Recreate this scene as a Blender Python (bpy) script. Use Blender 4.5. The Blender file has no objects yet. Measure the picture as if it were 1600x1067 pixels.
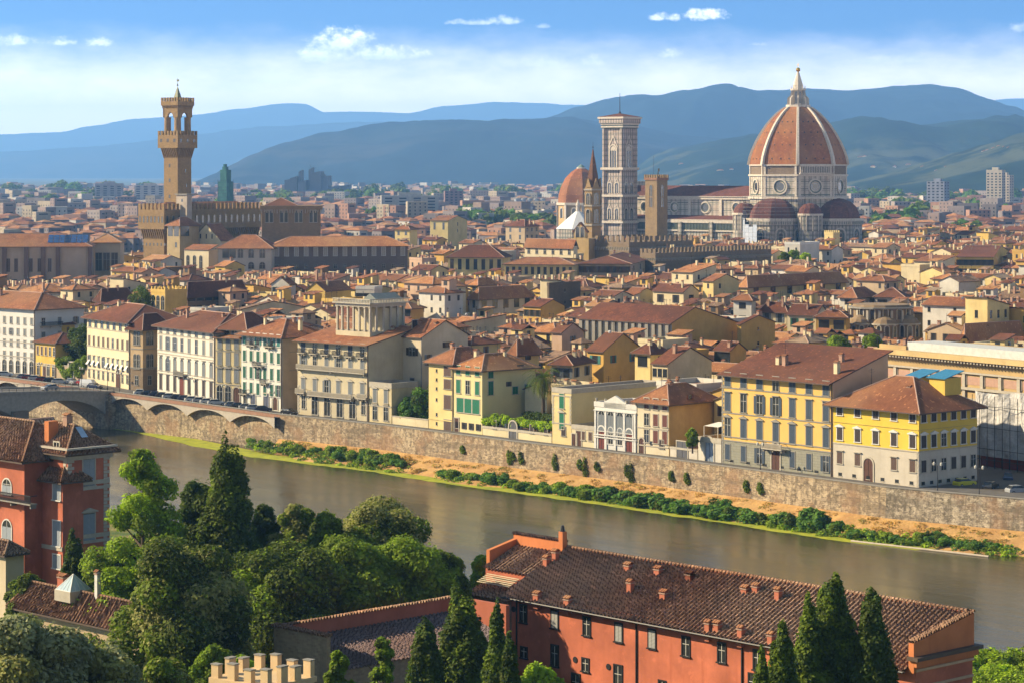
import bpy, math, random
import numpy as np
from mathutils import Vector, Matrix, noise
R = math.radians
sc = bpy.context.scene
COL = sc.collection
# ------------------------------------------------------------------ camera, sky, sun, exposure
F = 3880.0; H = 56.0; HOR = 268.0
cd = bpy.data.cameras.new('camera'); cam = bpy.data.objects.new('camera', cd); COL.objects.link(cam)
cam.location = (0, 0, H); cam.rotation_euler = (R(90), 0, 0)
cd.sensor_width = 36; cd.lens = F/1600*36; cd.shift_y = -(533.5-HOR)/1600
cd.clip_start = 1; cd.clip_end = 90000
sc.camera = cam
SUN_AZ, SUN_EL = R(-83), R(30)      # azimuth from +Y, clockwise
sd = Vector((math.sin(SUN_AZ)*math.cos(SUN_EL), math.cos(SUN_AZ)*math.cos(SUN_EL), math.sin(SUN_EL)))
sl = bpy.data.lights.new('sun', 'SUN'); so = bpy.data.objects.new('sun', sl); COL.objects.link(so)
sl.energy = 5.0; sl.angle = R(0.5); sl.color = (1, .82, .55)
so.rotation_euler = sd.to_track_quat('Z', 'Y').to_euler(); so.location = (0, 0, 900)
sc.view_settings.view_transform = 'Standard'; sc.view_settings.look = 'None'
sc.view_settings.exposure = 1.18; sc.view_settings.gamma = 1
cy = sc.cycles
cy.use_denoising = True
try: cy.denoiser = 'OPENIMAGEDENOISE'
except Exception: pass
cy.max_bounces = 5; cy.diffuse_bounces = 3; cy.glossy_bounces = 2; cy.transmission_bounces = 2
cy.volume_bounces = 2; cy.transparent_max_bounces = 4
cy.caustics_reflective = False; cy.caustics_refractive = False
wd = bpy.data.worlds.new('World'); sc.world = wd; wd.use_nodes = True
def lk(t, a, b): t.links.new(a, b)
def world():
    t = wd.node_tree; t.nodes.clear(); N = t.nodes.new
    out = N('ShaderNodeOutputWorld'); bg = N('ShaderNodeBackground'); bg.inputs[1].default_value = 0.15
    sky = N('ShaderNodeTexSky'); sky.sky_type = 'NISHITA'; sky.sun_disc = False
    sky.sun_elevation = SUN_EL; sky.sun_rotation = SUN_AZ; sky.altitude = 100; sky.dust_density = 1.0; sky.ozone_density = 3.0
    tc = N('ShaderNodeTexCoord'); sep = N('ShaderNodeSeparateXYZ'); lk(t, tc.outputs['Generated'], sep.inputs[0])
    # clouds live on the sky sphere: azimuth / elevation noise
    def math_(op, a, b=None, c=None):
        n = N('ShaderNodeMath'); n.operation = op
        for i, v in enumerate((a, b, c)):
            if v is None: continue
            if isinstance(v, (int, float)): n.inputs[i].default_value = v
            else: lk(t, v, n.inputs[i])
        return n.outputs[0]
    # bluer zenith colour reached quickly above the horizon
    zz = math_('MULTIPLY_ADD', sep.outputs[2], 3.6, 0.11)
    comb0 = N('ShaderNodeCombineXYZ'); lk(t, sep.outputs[0], comb0.inputs[0]); lk(t, sep.outputs[1], comb0.inputs[1]); lk(t, zz, comb0.inputs[2])
    nrm = N('ShaderNodeVectorMath'); nrm.operation = 'NORMALIZE'; lk(t, comb0.outputs[0], nrm.inputs[0]); lk(t, nrm.outputs[0], sky.inputs[0])
    az = math_('ARCTAN2', sep.outputs[0], sep.outputs[1]); el = math_('ARCTAN2', sep.outputs[2], math_('SQRT', math_('SUBTRACT', 1.0, math_('MULTIPLY', sep.outputs[2], sep.outputs[2]))))
    comb = N('ShaderNodeCombineXYZ'); lk(t, math_('MULTIPLY', az, 38.0), comb.inputs[0]); lk(t, math_('MULTIPLY', el, 95.0), comb.inputs[1])
    ns = N('ShaderNodeTexNoise'); ns.inputs['Scale'].default_value = 1.0; ns.inputs['Detail'].default_value = 7; ns.inputs['Roughness'].default_value = .6
    lk(t, comb.outputs[0], ns.inputs['Vector'])
    comb2 = N('ShaderNodeCombineXYZ'); lk(t, math_('MULTIPLY', az, 200.0), comb2.inputs[0]); lk(t, math_('MULTIPLY', el, 260.0), comb2.inputs[1])
    ns2 = N('ShaderNodeTexNoise'); ns2.inputs['Scale'].default_value = 1.0; ns2.inputs['Detail'].default_value = 5; ns2.inputs['Roughness'].default_value = .62
    lk(t, comb2.outputs[0], ns2.inputs['Vector'])
    def sst(x, a, b):
        m = N('ShaderNodeMapRange'); m.interpolation_type = 'SMOOTHSTEP'; lk(t, x, m.inputs[0]); m.inputs[1].default_value = a; m.inputs[2].default_value = b
        return m.outputs[0]
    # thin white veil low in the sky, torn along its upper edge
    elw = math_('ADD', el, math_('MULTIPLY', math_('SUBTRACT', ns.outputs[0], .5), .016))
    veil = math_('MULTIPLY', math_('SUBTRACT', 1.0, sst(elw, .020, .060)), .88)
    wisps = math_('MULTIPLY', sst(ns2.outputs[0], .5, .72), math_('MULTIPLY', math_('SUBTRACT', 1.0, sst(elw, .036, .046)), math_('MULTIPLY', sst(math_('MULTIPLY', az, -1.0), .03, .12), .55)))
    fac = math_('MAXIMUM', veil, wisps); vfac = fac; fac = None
    shade = None
    # cumulus puffs: (pixel x, pixel y, half width, half height, strength)
    for (px, py, hw, hh, st) in [(530, 72, 60, 36, 1.0), (505, 88, 52, 22, 1.0), (605, 86, 78, 18, .95), (560, 62, 36, 20, .9), (95, 70, 30, 12, .8), (155, 70, 34, 12, .75), (20, 70, 40, 14, .65), (1040, 30, 36, 10, .85), (1102, 26, 44, 16, .95), (740, 36, 50, 8, .5), (785, 34, 36, 12, .5), (1045, 86, 24, 12, .6), (925, 98, 26, 14, .45), (1185, 71, 18, 5, .4), (850, 42, 20, 6, .3), (430, 125, 50, 20, .5), (370, 140, 60, 22, .4), (45, 150, 70, 28, .4), (860, 100, 60, 16, .35), (1590, 50, 16, 14, .4), (1400, 97, 80, 12, .25)]:
        a0 = math.atan((px-800)/F); e0 = math.atan((HOR-py)/F)
        dx = math_('MULTIPLY', math_('SUBTRACT', az, a0), F/hw); dy = math_('MULTIPLY', math_('SUBTRACT', el, e0), F/hh)
        # flatter base: squash the lower half
        dy = math_('MINIMUM', dy, math_('MULTIPLY', dy, 1.0)); dyl = math_('MULTIPLY', math_('MINIMUM', dy, 0.0), .8); dy = math_('ADD', dy, dyl)
        r2 = math_('ADD', math_('MULTIPLY', dx, dx), math_('MULTIPLY', dy, dy))
        v = math_('SUBTRACT', math_('MULTIPLY_ADD', ns2.outputs[0], 3.1, -.85), r2)
        pf = math_('MULTIPLY', sst(v, -.15, 1.15), st)
        fac = pf if fac is None else math_('MAXIMUM', fac, pf)
        if st >= .95 and px < 700:
            s_ = math_('MULTIPLY', pf, sst(math_('MULTIPLY', dy, -1.0), -.5, .6)); shade = s_ if shade is None else math_('MAXIMUM', shade, s_)
    cc = N('ShaderNodeMix'); cc.data_type = 'RGBA'; cc.inputs[6].default_value = (8.6, 8.4, 8.2, 1); cc.inputs[7].default_value = (3.6, 4.4, 5.6, 1); lk(t, math_('MULTIPLY', shade, .8), cc.inputs[0])
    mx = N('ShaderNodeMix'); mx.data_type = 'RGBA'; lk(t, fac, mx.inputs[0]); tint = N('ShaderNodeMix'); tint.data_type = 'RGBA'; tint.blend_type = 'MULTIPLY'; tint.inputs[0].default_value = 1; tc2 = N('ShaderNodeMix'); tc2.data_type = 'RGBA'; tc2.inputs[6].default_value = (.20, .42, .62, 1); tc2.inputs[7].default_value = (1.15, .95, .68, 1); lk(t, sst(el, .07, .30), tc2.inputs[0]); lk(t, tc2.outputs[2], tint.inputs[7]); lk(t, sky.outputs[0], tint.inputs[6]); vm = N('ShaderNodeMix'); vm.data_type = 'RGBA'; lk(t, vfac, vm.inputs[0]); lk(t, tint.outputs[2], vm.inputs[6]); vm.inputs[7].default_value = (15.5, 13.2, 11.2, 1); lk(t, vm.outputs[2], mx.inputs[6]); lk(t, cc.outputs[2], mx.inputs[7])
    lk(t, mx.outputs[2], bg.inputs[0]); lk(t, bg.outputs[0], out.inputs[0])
world()
# ------------------------------------------------------------------ helpers
def PX(px, Y): return (px-800.0)*Y/F
def ZP(py, Y): return H-(py-HOR)*Y/F
def YP(py, z): return F*(H-z)/(py-HOR)
rnd = random.Random(7)
MC = {}
class NT:
    def __init__(s, name, rough=.9, spec=.25):
        m = bpy.data.materials.new(name); m.use_nodes = True; s.m = m; s.t = m.node_tree
        s.b = s.t.nodes['Principled BSDF']; s.b.inputs['Roughness'].default_value = rough
        s.b.inputs['Specular IOR Level'].default_value = spec
    def n(s, typ, **kw):
        x = s.t.nodes.new('ShaderNode'+typ)
        for k, v in kw.items(): setattr(x, k, v)
        return x
    def put(s, sock, v):
        if isinstance(v, bpy.types.NodeSocket): s.t.links.new(v, sock)
        elif isinstance(v, (tuple, list)) and len(v) == 3 and sock.type == 'RGBA': sock.default_value = (*v, 1)
        else: sock.default_value = v
    def ma(s, op, a, b=0.0, c=0.0):
        x = s.n('Math', operation=op)
        for i, v in enumerate((a, b, c)): s.put(x.inputs[i], v)
        return x.outputs[0]
    def uv(s): return s.n('UVMap', uv_map='uv').outputs[0]
    def obj(s): return s.n('TexCoord').outputs['Object']
    def pos(s): return s.n('NewGeometry').outputs['Position']
    def mp(s, v, sc_=(1, 1, 1), loc=(0, 0, 0)):
        x = s.n('Mapping'); s.put(x.inputs[0], v); x.inputs['Scale'].default_value = sc_; x.inputs['Location'].default_value = loc; return x.outputs[0]
    def noise(s, v, scale, detail=3, rough=.55, out=0):
        x = s.n('TexNoise'); s.put(x.inputs['Vector'], v); x.inputs['Scale'].default_value = scale
        x.inputs['Detail'].default_value = detail; x.inputs['Roughness'].default_value = rough; return x.outputs[out]
    def mix(s, f, a, b, bt='MIX'):
        x = s.n('Mix', data_type='RGBA', blend_type=bt); s.put(x.inputs[0], f); s.put(x.inputs[6], a); s.put(x.inputs[7], b); return x.outputs[2]
    def rng(s, v, a, b, c=0.0, d=1.0):
        x = s.n('MapRange'); s.put(x.inputs[0], v)
        for i, q in enumerate((a, b, c, d)): x.inputs[i+1].default_value = q
        return x.outputs[0]
    def bump(s, h, st=.3, dist=.05):
        x = s.n('Bump'); s.put(x.inputs['Height'], h); x.inputs['Strength'].default_value = st; x.inputs['Distance'].default_value = dist
        s.t.links.new(x.outputs[0], s.b.inputs['Normal'])
    def base(s, c, k=.76): s.put(s.b.inputs['Base Color'], s.mix(1.0, c, (k, k, k), 'MULTIPLY')); return s.m
def sc3(c, k): return tuple(min(1, x*k) for x in c)
def plaster(c, dirt=.4):
    k = ('pl', c, dirt)
    if k in MC: return MC[k]
    a = NT('plaster'); p = a.pos(); u = a.uv()
    n1 = a.noise(p, .22, 4, .6); n2 = a.noise(a.mp(u, (1.1, .12, 1)), 1.0, 4, .6); n3 = a.noise(p, 2.6, 3)
    col = a.mix(a.rng(n1, .3, .7), sc3(c, 1-.28*dirt*2), sc3(c, 1.07))
    col = a.mix(a.ma('MULTIPLY', a.rng(n2, .52, .78), dirt), col, sc3((c[0]*.62, c[1]*.56, c[2]*.5), 1))
    col = a.mix(a.ma('MULTIPLY', a.rng(n3, .45, .75), dirt*.5), col, sc3(c, .72))
    n4 = a.noise(p, .9, 5, .7); col = a.mix(a.ma('MULTIPLY', a.rng(n4, .58, .66), dirt*.5), col, sc3((c[0]*1.05, c[1]*1.02, c[2]), 1.12)); a.bump(n3, .12, .04)
    MC[k] = a.base(col); return MC[k]
def tile(c1, c2, c3, per=.36, key='t', groove=.7):
    k = ('ti', c1, c2, per, groove)
    if k in MC: return MC[k]
    a = NT('roof_tile', .92); u = a.uv(); sp = a.n('SeparateXYZ'); a.put(sp.inputs[0], u)
    U = a.ma('DIVIDE', sp.outputs[0], per); V = a.ma('DIVIDE', sp.outputs[1], .42)
    cb = a.n('CombineXYZ'); a.put(cb.inputs[0], a.ma('FLOOR', U)); a.put(cb.inputs[1], a.ma('FLOOR', V))
    wn = a.n('TexWhiteNoise', noise_dimensions='2D'); a.put(wn.inputs['Vector'], cb.outputs[0])
    big = a.noise(a.pos(), .35, 4, .6)
    col = a.mix(a.rng(wn.outputs[0], .0, 1.0), c1, c2); col = a.mix(a.rng(big, .42, .72), col, c3); hb = a.n('SeparateXYZ'); a.put(hb.inputs[0], a.noise(a.pos(), .045, 2, .5, 1)); col = a.mix(a.rng(hb.outputs[0], .42, .62, 0, .55), col, sc3((c2[0], c2[1]*1.35, c2[2]*1.6), .8)); col = a.mix(a.rng(hb.outputs[1], .45, .65, 0, .6), col, sc3(c3, .75))
    col = a.mix(a.ma('MULTIPLY', a.ma('GREATER_THAN', wn.outputs[0], .96), .5), col, sc3(c2, 1.35))
    gr = a.ma('ABSOLUTE', a.ma('SUBTRACT', a.ma('FRACT', U), .5))
    gr = a.rng(gr, .25, .5)
    st = a.rng(a.ma('FRACT', V), 0, .16, 1, 0)
    col = a.mix(a.ma('MULTIPLY', a.ma('MAXIMUM', gr, a.ma('MULTIPLY', st, .6)), groove), col, sc3(c1, .34))
    a.bump(a.ma('SUBTRACT', 1.0, a.ma('MULTIPLY', gr, gr)), .9, .12)
    MC[k] = a.base(col); return MC[k]
def plain(name, c, rough=.7, metal=0.0, var=.15, spec=.3):
    k = ('p', name, c, rough)
    if k in MC: return MC[k]
    a = NT(name, rough, spec); n1 = a.noise(a.obj(), 1.3, 4, .6)
    a.b.inputs['Metallic'].default_value = metal
    MC[k] = a.base(a.mix(a.rng(n1, .3, .7), sc3(c, 1-var), sc3(c, 1+var*.6))); return MC[k]
def stone(c, c2, bw=.7, bh=.3, mortar=None, name='stone', vary=.5):
    k = ('s', c, c2, bw, bh)
    if k in MC: return MC[k]
    a = NT(name, .92); u = a.uv()
    br = a.n('TexBrick'); a.put(br.inputs['Vector'], u); a.put(br.inputs['Color1'], c); a.put(br.inputs['Color2'], c2)
    a.put(br.inputs['Mortar'], mortar or sc3(c, .55)); br.inputs['Scale'].default_value = 1
    br.inputs['Brick Width'].default_value = bw; br.inputs['Row Height'].default_value = bh; br.inputs['Mortar Size'].default_value = .022; br.inputs['Bias'].default_value = 0
    n1 = a.noise(a.pos(), .3, 5, .65); n2 = a.noise(a.mp(u, (1., .1, 1)), .9, 4, .6); n3 = a.noise(a.pos(), 1.7, 4, .6)
    col = a.mix(a.ma('MULTIPLY', a.rng(n1, .4, .7), vary), br.outputs[0], sc3(c, .5))
    col = a.mix(a.ma('MULTIPLY', a.rng(n2, .5, .75), vary), col, sc3(c, .42))
    col = a.mix(a.ma('MULTIPLY', a.rng(n3, .4, .75), .5), col, sc3(c2, 1.25))
    a.bump(a.ma('ADD', br.outputs[1], n3), .5, .05)
    MC[k] = a.base(col); return MC[k]
def glass_dark():
    if 'gd' in MC: return MC['gd']
    a = NT('window_glass', .12, .6); n1 = a.noise(a.obj(), .9, 2)
    MC['gd'] = a.base(a.mix(n1, (.012, .014, .016), (.05, .055, .055))); return MC['gd']
def louver(c):
    k = ('lv', c)
    if k in MC: return MC[k]
    a = NT('shutter_paint', .65); sp = a.n('SeparateXYZ'); a.put(sp.inputs[0], a.uv())
    g = a.ma('GREATER_THAN', a.ma('FRACT', a.ma('MULTIPLY', sp.outputs[1], 7.0)), .62)
    MC[k] = a.base(a.mix(g, c, sc3(c, .55))); return MC[k]

def wall_stone(c, c2, bw, bh):
    a = NT('embankment_stone', .95); u = a.uv(); br = a.n('TexBrick'); a.put(br.inputs['Vector'], u); a.put(br.inputs['Color1'], c); a.put(br.inputs['Color2'], c2); a.put(br.inputs['Mortar'], sc3(c2, .6)); br.inputs['Scale'].default_value = 1
    br.inputs['Brick Width'].default_value = bw; br.inputs['Row Height'].default_value = bh; br.inputs['Mortar Size'].default_value = .04
    p = a.pos(); n1 = a.noise(p, .16, 4, .6); n2 = a.noise(a.mp(u, (.9, .14, 1)), 1.0, 5, .7); n3 = a.noise(p, 1.1, 5, .75); n4 = a.noise(a.mp(u, (.05, .5, 1)), 1, 4, .6); vo = a.n('TexVoronoi'); a.put(vo.inputs['Vector'], a.mp(u, (1.6, 2.6, 1))); vo.inputs['Scale'].default_value = 1
    vr = a.n('SeparateXYZ'); a.put(vr.inputs[0], vo.outputs['Color'])
    col = a.mix(a.rng(vr.outputs[0], .2, .9, 0, .6), br.outputs[0], sc3(c, 1.45)); col = a.mix(a.ma('MULTIPLY', a.ma('GREATER_THAN', vr.outputs[1], .72), .65), col, sc3(c2, .55))
    col = a.mix(a.rng(n2, .46, .60, 0, .75), col, sc3(c2, .5)); col = a.mix(a.rng(n3, .5, .62, 0, .6), col, sc3(c, 1.25)); col = a.mix(a.rng(n1, .5, .62, 0, .55), col, (.30, .17, .09)); col = a.mix(a.rng(n4, .52, .62, 0, .6), col, sc3(c2, .6))
    a.bump(a.ma('ADD', n3, vr.outputs[0]), .8, .12); return a.base(col, .8)
class MB:
    def __init__(s): s.v = []; s.f = []; s.m = []; s.mats = []
    def mi(s, mat):
        if mat not in s.mats: s.mats.append(mat)
        return s.mats.index(mat)
    def poly(s, pts, mat):
        b = len(s.v); s.v += [tuple(p) for p in pts]; s.f.append(tuple(range(b, b+len(pts)))); s.m.append(s.mi(mat)); return s
    def mesh(s, vs, fs, mat):
        b = len(s.v); s.v += [tuple(p) for p in vs]; k = s.mi(mat)
        for f in fs: s.f.append(tuple(b+i for i in f)); s.m.append(k)
        return s
    def box(s, x0, x1, y0, y1, z0, z1, mat):
        v = [(x0, y0, z0), (x1, y0, z0), (x1, y1, z0), (x0, y1, z0), (x0, y0, z1), (x1, y0, z1), (x1, y1, z1), (x0, y1, z1)]
        return s.mesh(v, [(0, 3, 2, 1), (4, 5, 6, 7), (0, 1, 5, 4), (1, 2, 6, 5), (2, 3, 7, 6), (3, 0, 4, 7)], mat)
    def cyl(s, cx, cy, z0, z1, r0, r1, n, mat, a0=0.0, cap=True):
        b = []; t = []
        for i in range(n):
            a = a0+2*math.pi*i/n; b.append((cx+r0*math.cos(a), cy+r0*math.sin(a), z0)); t.append((cx+r1*math.cos(a), cy+r1*math.sin(a), z1))
        fs = [(i, (i+1) % n, n+(i+1) % n, n+i) for i in range(n)]
        if cap:
            if r1 > 1e-4: fs.append(tuple(range(n, 2*n)))
            fs.append(tuple(range(n-1, -1, -1)))
        return s.mesh(b+t, fs, mat)
    def lathe(s, cx, cy, prof, n, mat, a0=0.0):
        for (r0, z0), (r1, z1) in zip(prof, prof[1:]): s.cyl(cx, cy, z0, z1, r0, r1, n, mat, a0, False)
        return s
    def tube(s, p, q, r, n, mat, r2=None):
        p = Vector(p); q = Vector(q); d = (q-p)
        if d.length < 1e-6: return s
        M = d.to_track_quat('Z', 'Y').to_matrix(); r2 = r if r2 is None else r2; a = []; b = []
        for i in range(n):
            w = 2*math.pi*i/n; o = M @ Vector((math.cos(w), math.sin(w), 0)); a.append(p+o*r); b.append(q+o*r2)
        return s.mesh(a+b, [(i, (i+1) % n, n+(i+1) % n, n+i) for i in range(n)]+[tuple(range(n-1, -1, -1)), tuple(range(n, 2*n))], mat)
    def arch(s, x, w, z0, z1, y, mat, n=8, yb=None):
        """flat arched opening facing -y; z1 is the crown"""
        r = w/2; zs = z1-r; pts = [(x-r, y, z0), (x+r, y, z0)]
        for i in range(n+1):
            a = math.pi*i/n; pts.append((x+r*math.cos(a), y, zs+r*math.sin(a)))
        if yb is None: return s.poly(pts, mat)
        m = len(pts); bk = [(p[0], yb, p[2]) for p in pts]
        return s.mesh(pts+bk, [tuple(range(m))]+[(i, m+i, m+(i+1) % m, (i+1) % m) for i in range(m)], mat)
    def archring(s, x, w, z0, z1, y, t, d, mat, n=8):
        """surround strip of thickness t standing d proud of plane y (towards -y)"""
        r = w/2; zs = z1-r; I = [(x+r, z0)]; O = [(x+r+t, z0)]
        for i in range(n+1):
            a = math.pi*i/n; I.append((x+r*math.cos(a), zs+r*math.sin(a))); O.append((x+(r+t)*math.cos(a), zs+(r+t)*math.sin(a)))
        I.append((x-r, z0)); O.append((x-r-t, z0))
        for (a, b, c, e) in zip(I, I[1:], O[1:], O):
            s.poly([(a[0], y-d, a[1]), (e[0], y-d, e[1]), (c[0], y-d, c[1]), (b[0], y-d, b[1])], mat)
            s.poly([(a[0], y-d, a[1]), (b[0], y-d, b[1]), (b[0], y, b[1]), (a[0], y, a[1])], mat)
            s.poly([(e[0], y-d, e[1]), (e[0], y, e[1]), (c[0], y, c[1]), (c[0], y-d, c[1])], mat)
        return s
    def prism(s, pts, z0, z1, mat, mtop=None):
        n = len(pts); v = [(x, y, z0) for x, y in pts]+[(x, y, z1) for x, y in pts]
        s.mesh(v, [(i, (i+1) % n, n+(i+1) % n, n+i) for i in range(n)]+[tuple(range(n-1, -1, -1))], mat)
        return s.poly([(x, y, z1) for x, y in pts], mtop or mat)
    def shell(s, polys, t, mat, side=None, under=None):
        """roof slopes with thickness; outer edges closed"""
        side = side or mat; under = under or side; E = {}
        key = lambda p: (round(p[0], 3), round(p[1], 3), round(p[2], 3))
        for P in polys:
            s.poly(P, mat); s.poly([(x, y, z-t) for x, y, z in reversed(P)], under)
            for a, b in zip(P, P[1:]+P[:1]):
                k = (key(a), key(b))
                if (k[1], k[0]) in E: E.pop((k[1], k[0]))
                else: E[k] = (a, b)
        for a, b in E.values():
            s.poly([a, (a[0], a[1], a[2]-t), (b[0], b[1], b[2]-t), b], side)
        return s
    def data(s, name, smooth=False):
        me = bpy.data.meshes.new(name)
        V = np.array(s.v, dtype=np.float32).reshape(-1, 3); nf = len(s.f)
        L = np.fromiter((len(f) for f in s.f), dtype=np.int32, count=nf); idx = np.concatenate([np.array(f, dtype=np.int32) for f in s.f])
        me.vertices.add(len(V)); me.vertices.foreach_set('co', V.ravel())
        me.loops.add(len(idx)); me.loops.foreach_set('vertex_index', idx)
        st = np.zeros(nf, np.int32); st[1:] = np.cumsum(L)[:-1]
        me.polygons.add(nf); me.polygons.foreach_set('loop_start', st)
        me.polygons.foreach_set('material_index', np.array(s.m, np.int32))
        me.polygons.foreach_set('use_smooth', np.full(nf, smooth))
        for m in s.mats: me.materials.append(m)
        # metric uv per face: u level, v up the face
        P = V[idx]; nx = np.empty_like(P); end = st+L-1
        nxt = np.arange(len(idx))+1; nxt[end] = st; Q = P[nxt]
        cr = np.cross(P-P[np.repeat(st, L)], Q-P[np.repeat(st, L)]); nr = np.add.reduceat(cr, st, axis=0)
        ln = np.linalg.norm(nr, axis=1, keepdims=True); nr = nr/np.maximum(ln, 1e-12)
        t = np.stack([-nr[:, 1], nr[:, 0], np.zeros(nf)], 1); tl = np.linalg.norm(t, axis=1); fl = tl < 1e-3; t[fl] = (1, 0, 0); tl[fl] = 1; t /= tl[:, None]
        b = np.cross(nr, t); T = np.repeat(t, L, 0); B = np.repeat(b, L, 0)
        uv = np.stack([(P*T).sum(1), (P*B).sum(1)], 1).astype(np.float32)
        l = me.uv_layers.new(name='uv'); l.data.foreach_set('uv', uv.ravel())
        me.update(calc_edges=True); me.validate(); return me
    def build(s, name, parent=None, loc=(0, 0, 0), rz=0, smooth=False):
        return inst(name, s.data(name, smooth), parent, loc, rz)
def inst(name, me, parent=None, loc=(0, 0, 0), rz=0, scale=None):
    o = bpy.data.objects.new(name, me); COL.objects.link(o); o.parent = parent; o.location = loc; o.rotation_euler = (0, 0, rz)
    if scale: o.scale = scale
    return o
def tag(o, label=None, cat=None, group=None, kind=None):
    if label: o['label'] = label
    if cat: o['category'] = cat
    if group: o['group'] = group
    if kind: o['kind'] = kind
    return o
def thing(name, label, cat, loc=(0, 0, 0), rz=0, group=None):
    o = bpy.data.objects.new(name, None); COL.objects.link(o); o.location = loc; o.rotation_euler = (0, 0, rz); o.empty_display_size = .5
    return tag(o, label, cat, group)
def kids(o): return [c for c in COL.objects if c.parent is o]
def dup(o, loc, rz, label, parts):
    r = o.copy(); COL.objects.link(r); r.location = loc; r.rotation_euler = (0, 0, rz)
    if label: r['label'] = label
    m = {o: r}
    for p in parts:
        c = p.copy(); COL.objects.link(c); c.parent = m[p.parent]; m[p] = c
    return r, m
# palette (real base colours)
OCH = (.66, .41, .11); YEL = (.74, .50, .13); LYE = (.74, .58, .25); CRM = (.72, .61, .38); WHI = (.66, .62, .53); TAN = (.50, .38, .24); PNK = (.60, .41, .28)
BRN = (.30, .19, .10); GRY = (.40, .38, .34); REDW = (.50, .085, .035)
T_DK = tile((.18, .055, .028), (.27, .095, .045), (.11, .04, .025)); T_MD = tile((.34, .115, .045), (.47, .20, .085), (.20, .07, .035)); T_OR = tile((.52, .20, .065), (.66, .33, .14), (.34, .13, .05)); T_GR = tile((.34, .19, .11), (.50, .31, .18), (.20, .11, .07))
S_TRIM = plain('pale_stone_trim', (.46, .41, .32)); S_GREY = plain('grey_stone_trim', (.27, .25, .21)); S_WHITE = plain('white_trim', (.66, .64, .58)); M_IRON = plain('dark_iron', (.02, .02, .022), .5)
M_RIDGE = plain('ridge_mortar', (.42, .27, .2)); M_EAVE = plain('eave_timber', (.10, .065, .045)); M_CHIM = plain('chimney_brick', (.42, .25, .17)); M_DOOR = plain('dark_wood_door', (.09, .035, .02)); GL = glass_dark()
SH_BR = louver((.12, .07, .05)); SH_GN = louver((.02, .12, .07)); SH_GY = louver((.20, .22, .23)); SH_DK = louver((.05, .035, .03)); SH_BL = louver((.05, .075, .11)); SH_TL = louver((.05, .22, .20))
# ------------------------------------------------------------------ building kit
WC = {}
def window_mesh(w, h, style, frame, sh):
    """returns (surround, pane, shutter or None) meshes centred on x, z=0 at the sill, facade plane y=0, outside -y"""
    k = (round(w, 2), round(h, 2), style, frame.name, sh.name if sh else '')
    if k in WC: return WC[k]
    f = MB(); t = .16
    arched = 'arch' in style
    if arched:
        f.archring(0, w, 0, h, 0, t, .09, frame)
    else:
        f.box(-w/2-t, -w/2, -.08, 0, 0, h, frame); f.box(w/2, w/2+t, -.08, 0, 0, h, frame); f.box(-w/2-t, w/2+t, -.09, 0, h, h+t, frame)
    f.box(-w/2-t-.08, w/2+t+.08, -.2, 0, -.14, 0, frame)
    if 'ped' in style:
        a = w/2+t+.22; z = h+t+.14
        f.box(-a, a, -.3, 0, h+t, z, frame)
        v = [(-a, -.3, z), (a, -.3, z), (0, -.3, z+.42), (-a, 0, z), (a, 0, z), (0, 0, z+.42)]
        f.mesh(v, [(0, 1, 2), (0, 2, 5, 3), (1, 4, 5, 2)], frame)
    if 'hood' in style: f.box(-w/2-t-.14, w/2+t+.14, -.34, 0, h+t+.04, h+t+.16, frame)
    if 'rust' in style:
        for i in range(int(h/.5)):
            if i % 2 == 0: f.box(-w/2-t-.12, -w/2-t, -.1, 0, i*.5, i*.5+.46, frame); f.box(w/2+t, w/2+t+.12, -.1, 0, i*.5, i*.5+.46, frame)
    p = MB()
    if arched: p.arch(0, w, 0, h, -.015, GL)
    else: p.poly([(-w/2, -.015, 0), (w/2, -.015, 0), (w/2, -.015, h), (-w/2, -.015, h)], GL)
    p.box(-.03, .03, -.05, -.015, 0, h*.98, S_WHITE)
    p.box(-w/2, w/2, -.045, -.015, h*.62, h*.62+.05, S_WHITE)
    s = None
    if sh:
        s = MB()
        s.box(-w/4+.02, w/4-.02, -.075, -.05, .03, h-.05 if not arched else h-w*.42, sh)
        s = s.data('shutter')
    WC[k] = (f.data('window'), p.data('pane'), s); return WC[k]
SW = {}
def small_window(w, h, sh):
    k = (round(w, 1), round(h, 1), sh.name)
    if k in SW: return SW[k]
    f = MB(); w, h = k[0], k[1]
    f.poly([(-w/2, -.02, 0), (w/2, -.02, 0), (w/2, -.02, h), (-w/2, -.02, h)], GL)
    if sh is not GL: f.box(-w/2-w*.45, -w/2, -.07, 0, 0, h, sh); f.box(w/2, w/2+w*.45, -.07, 0, 0, h, sh)
    f.box(-w/2-.1, w/2+.1, -.1, 0, -.1, 0, S_TRIM)
    SW[k] = f.data('window'); return SW[k]
KEEP = []      # (px0, px1, y_limit, Y) stretches of the view that lower houses in front must leave clear
FOOT = []      # occupied footprints, as (corner, u, v, w, d)
def corners(o, u, v, w, d): return [o, o+u*w, o+u*w+v*d, o+v*d]
def overlaps(A, B):
    for P in (A, B):
        for i in range(4):
            e = P[(i+1) % 4]-P[i]; n = Vector((e.y, -e.x)); a = [n.dot(q) for q in A]; b = [n.dot(q) for q in B]
            if max(a) <= min(b)+1e-6 or max(b) <= min(a)+1e-6: return False
    return True
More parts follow.
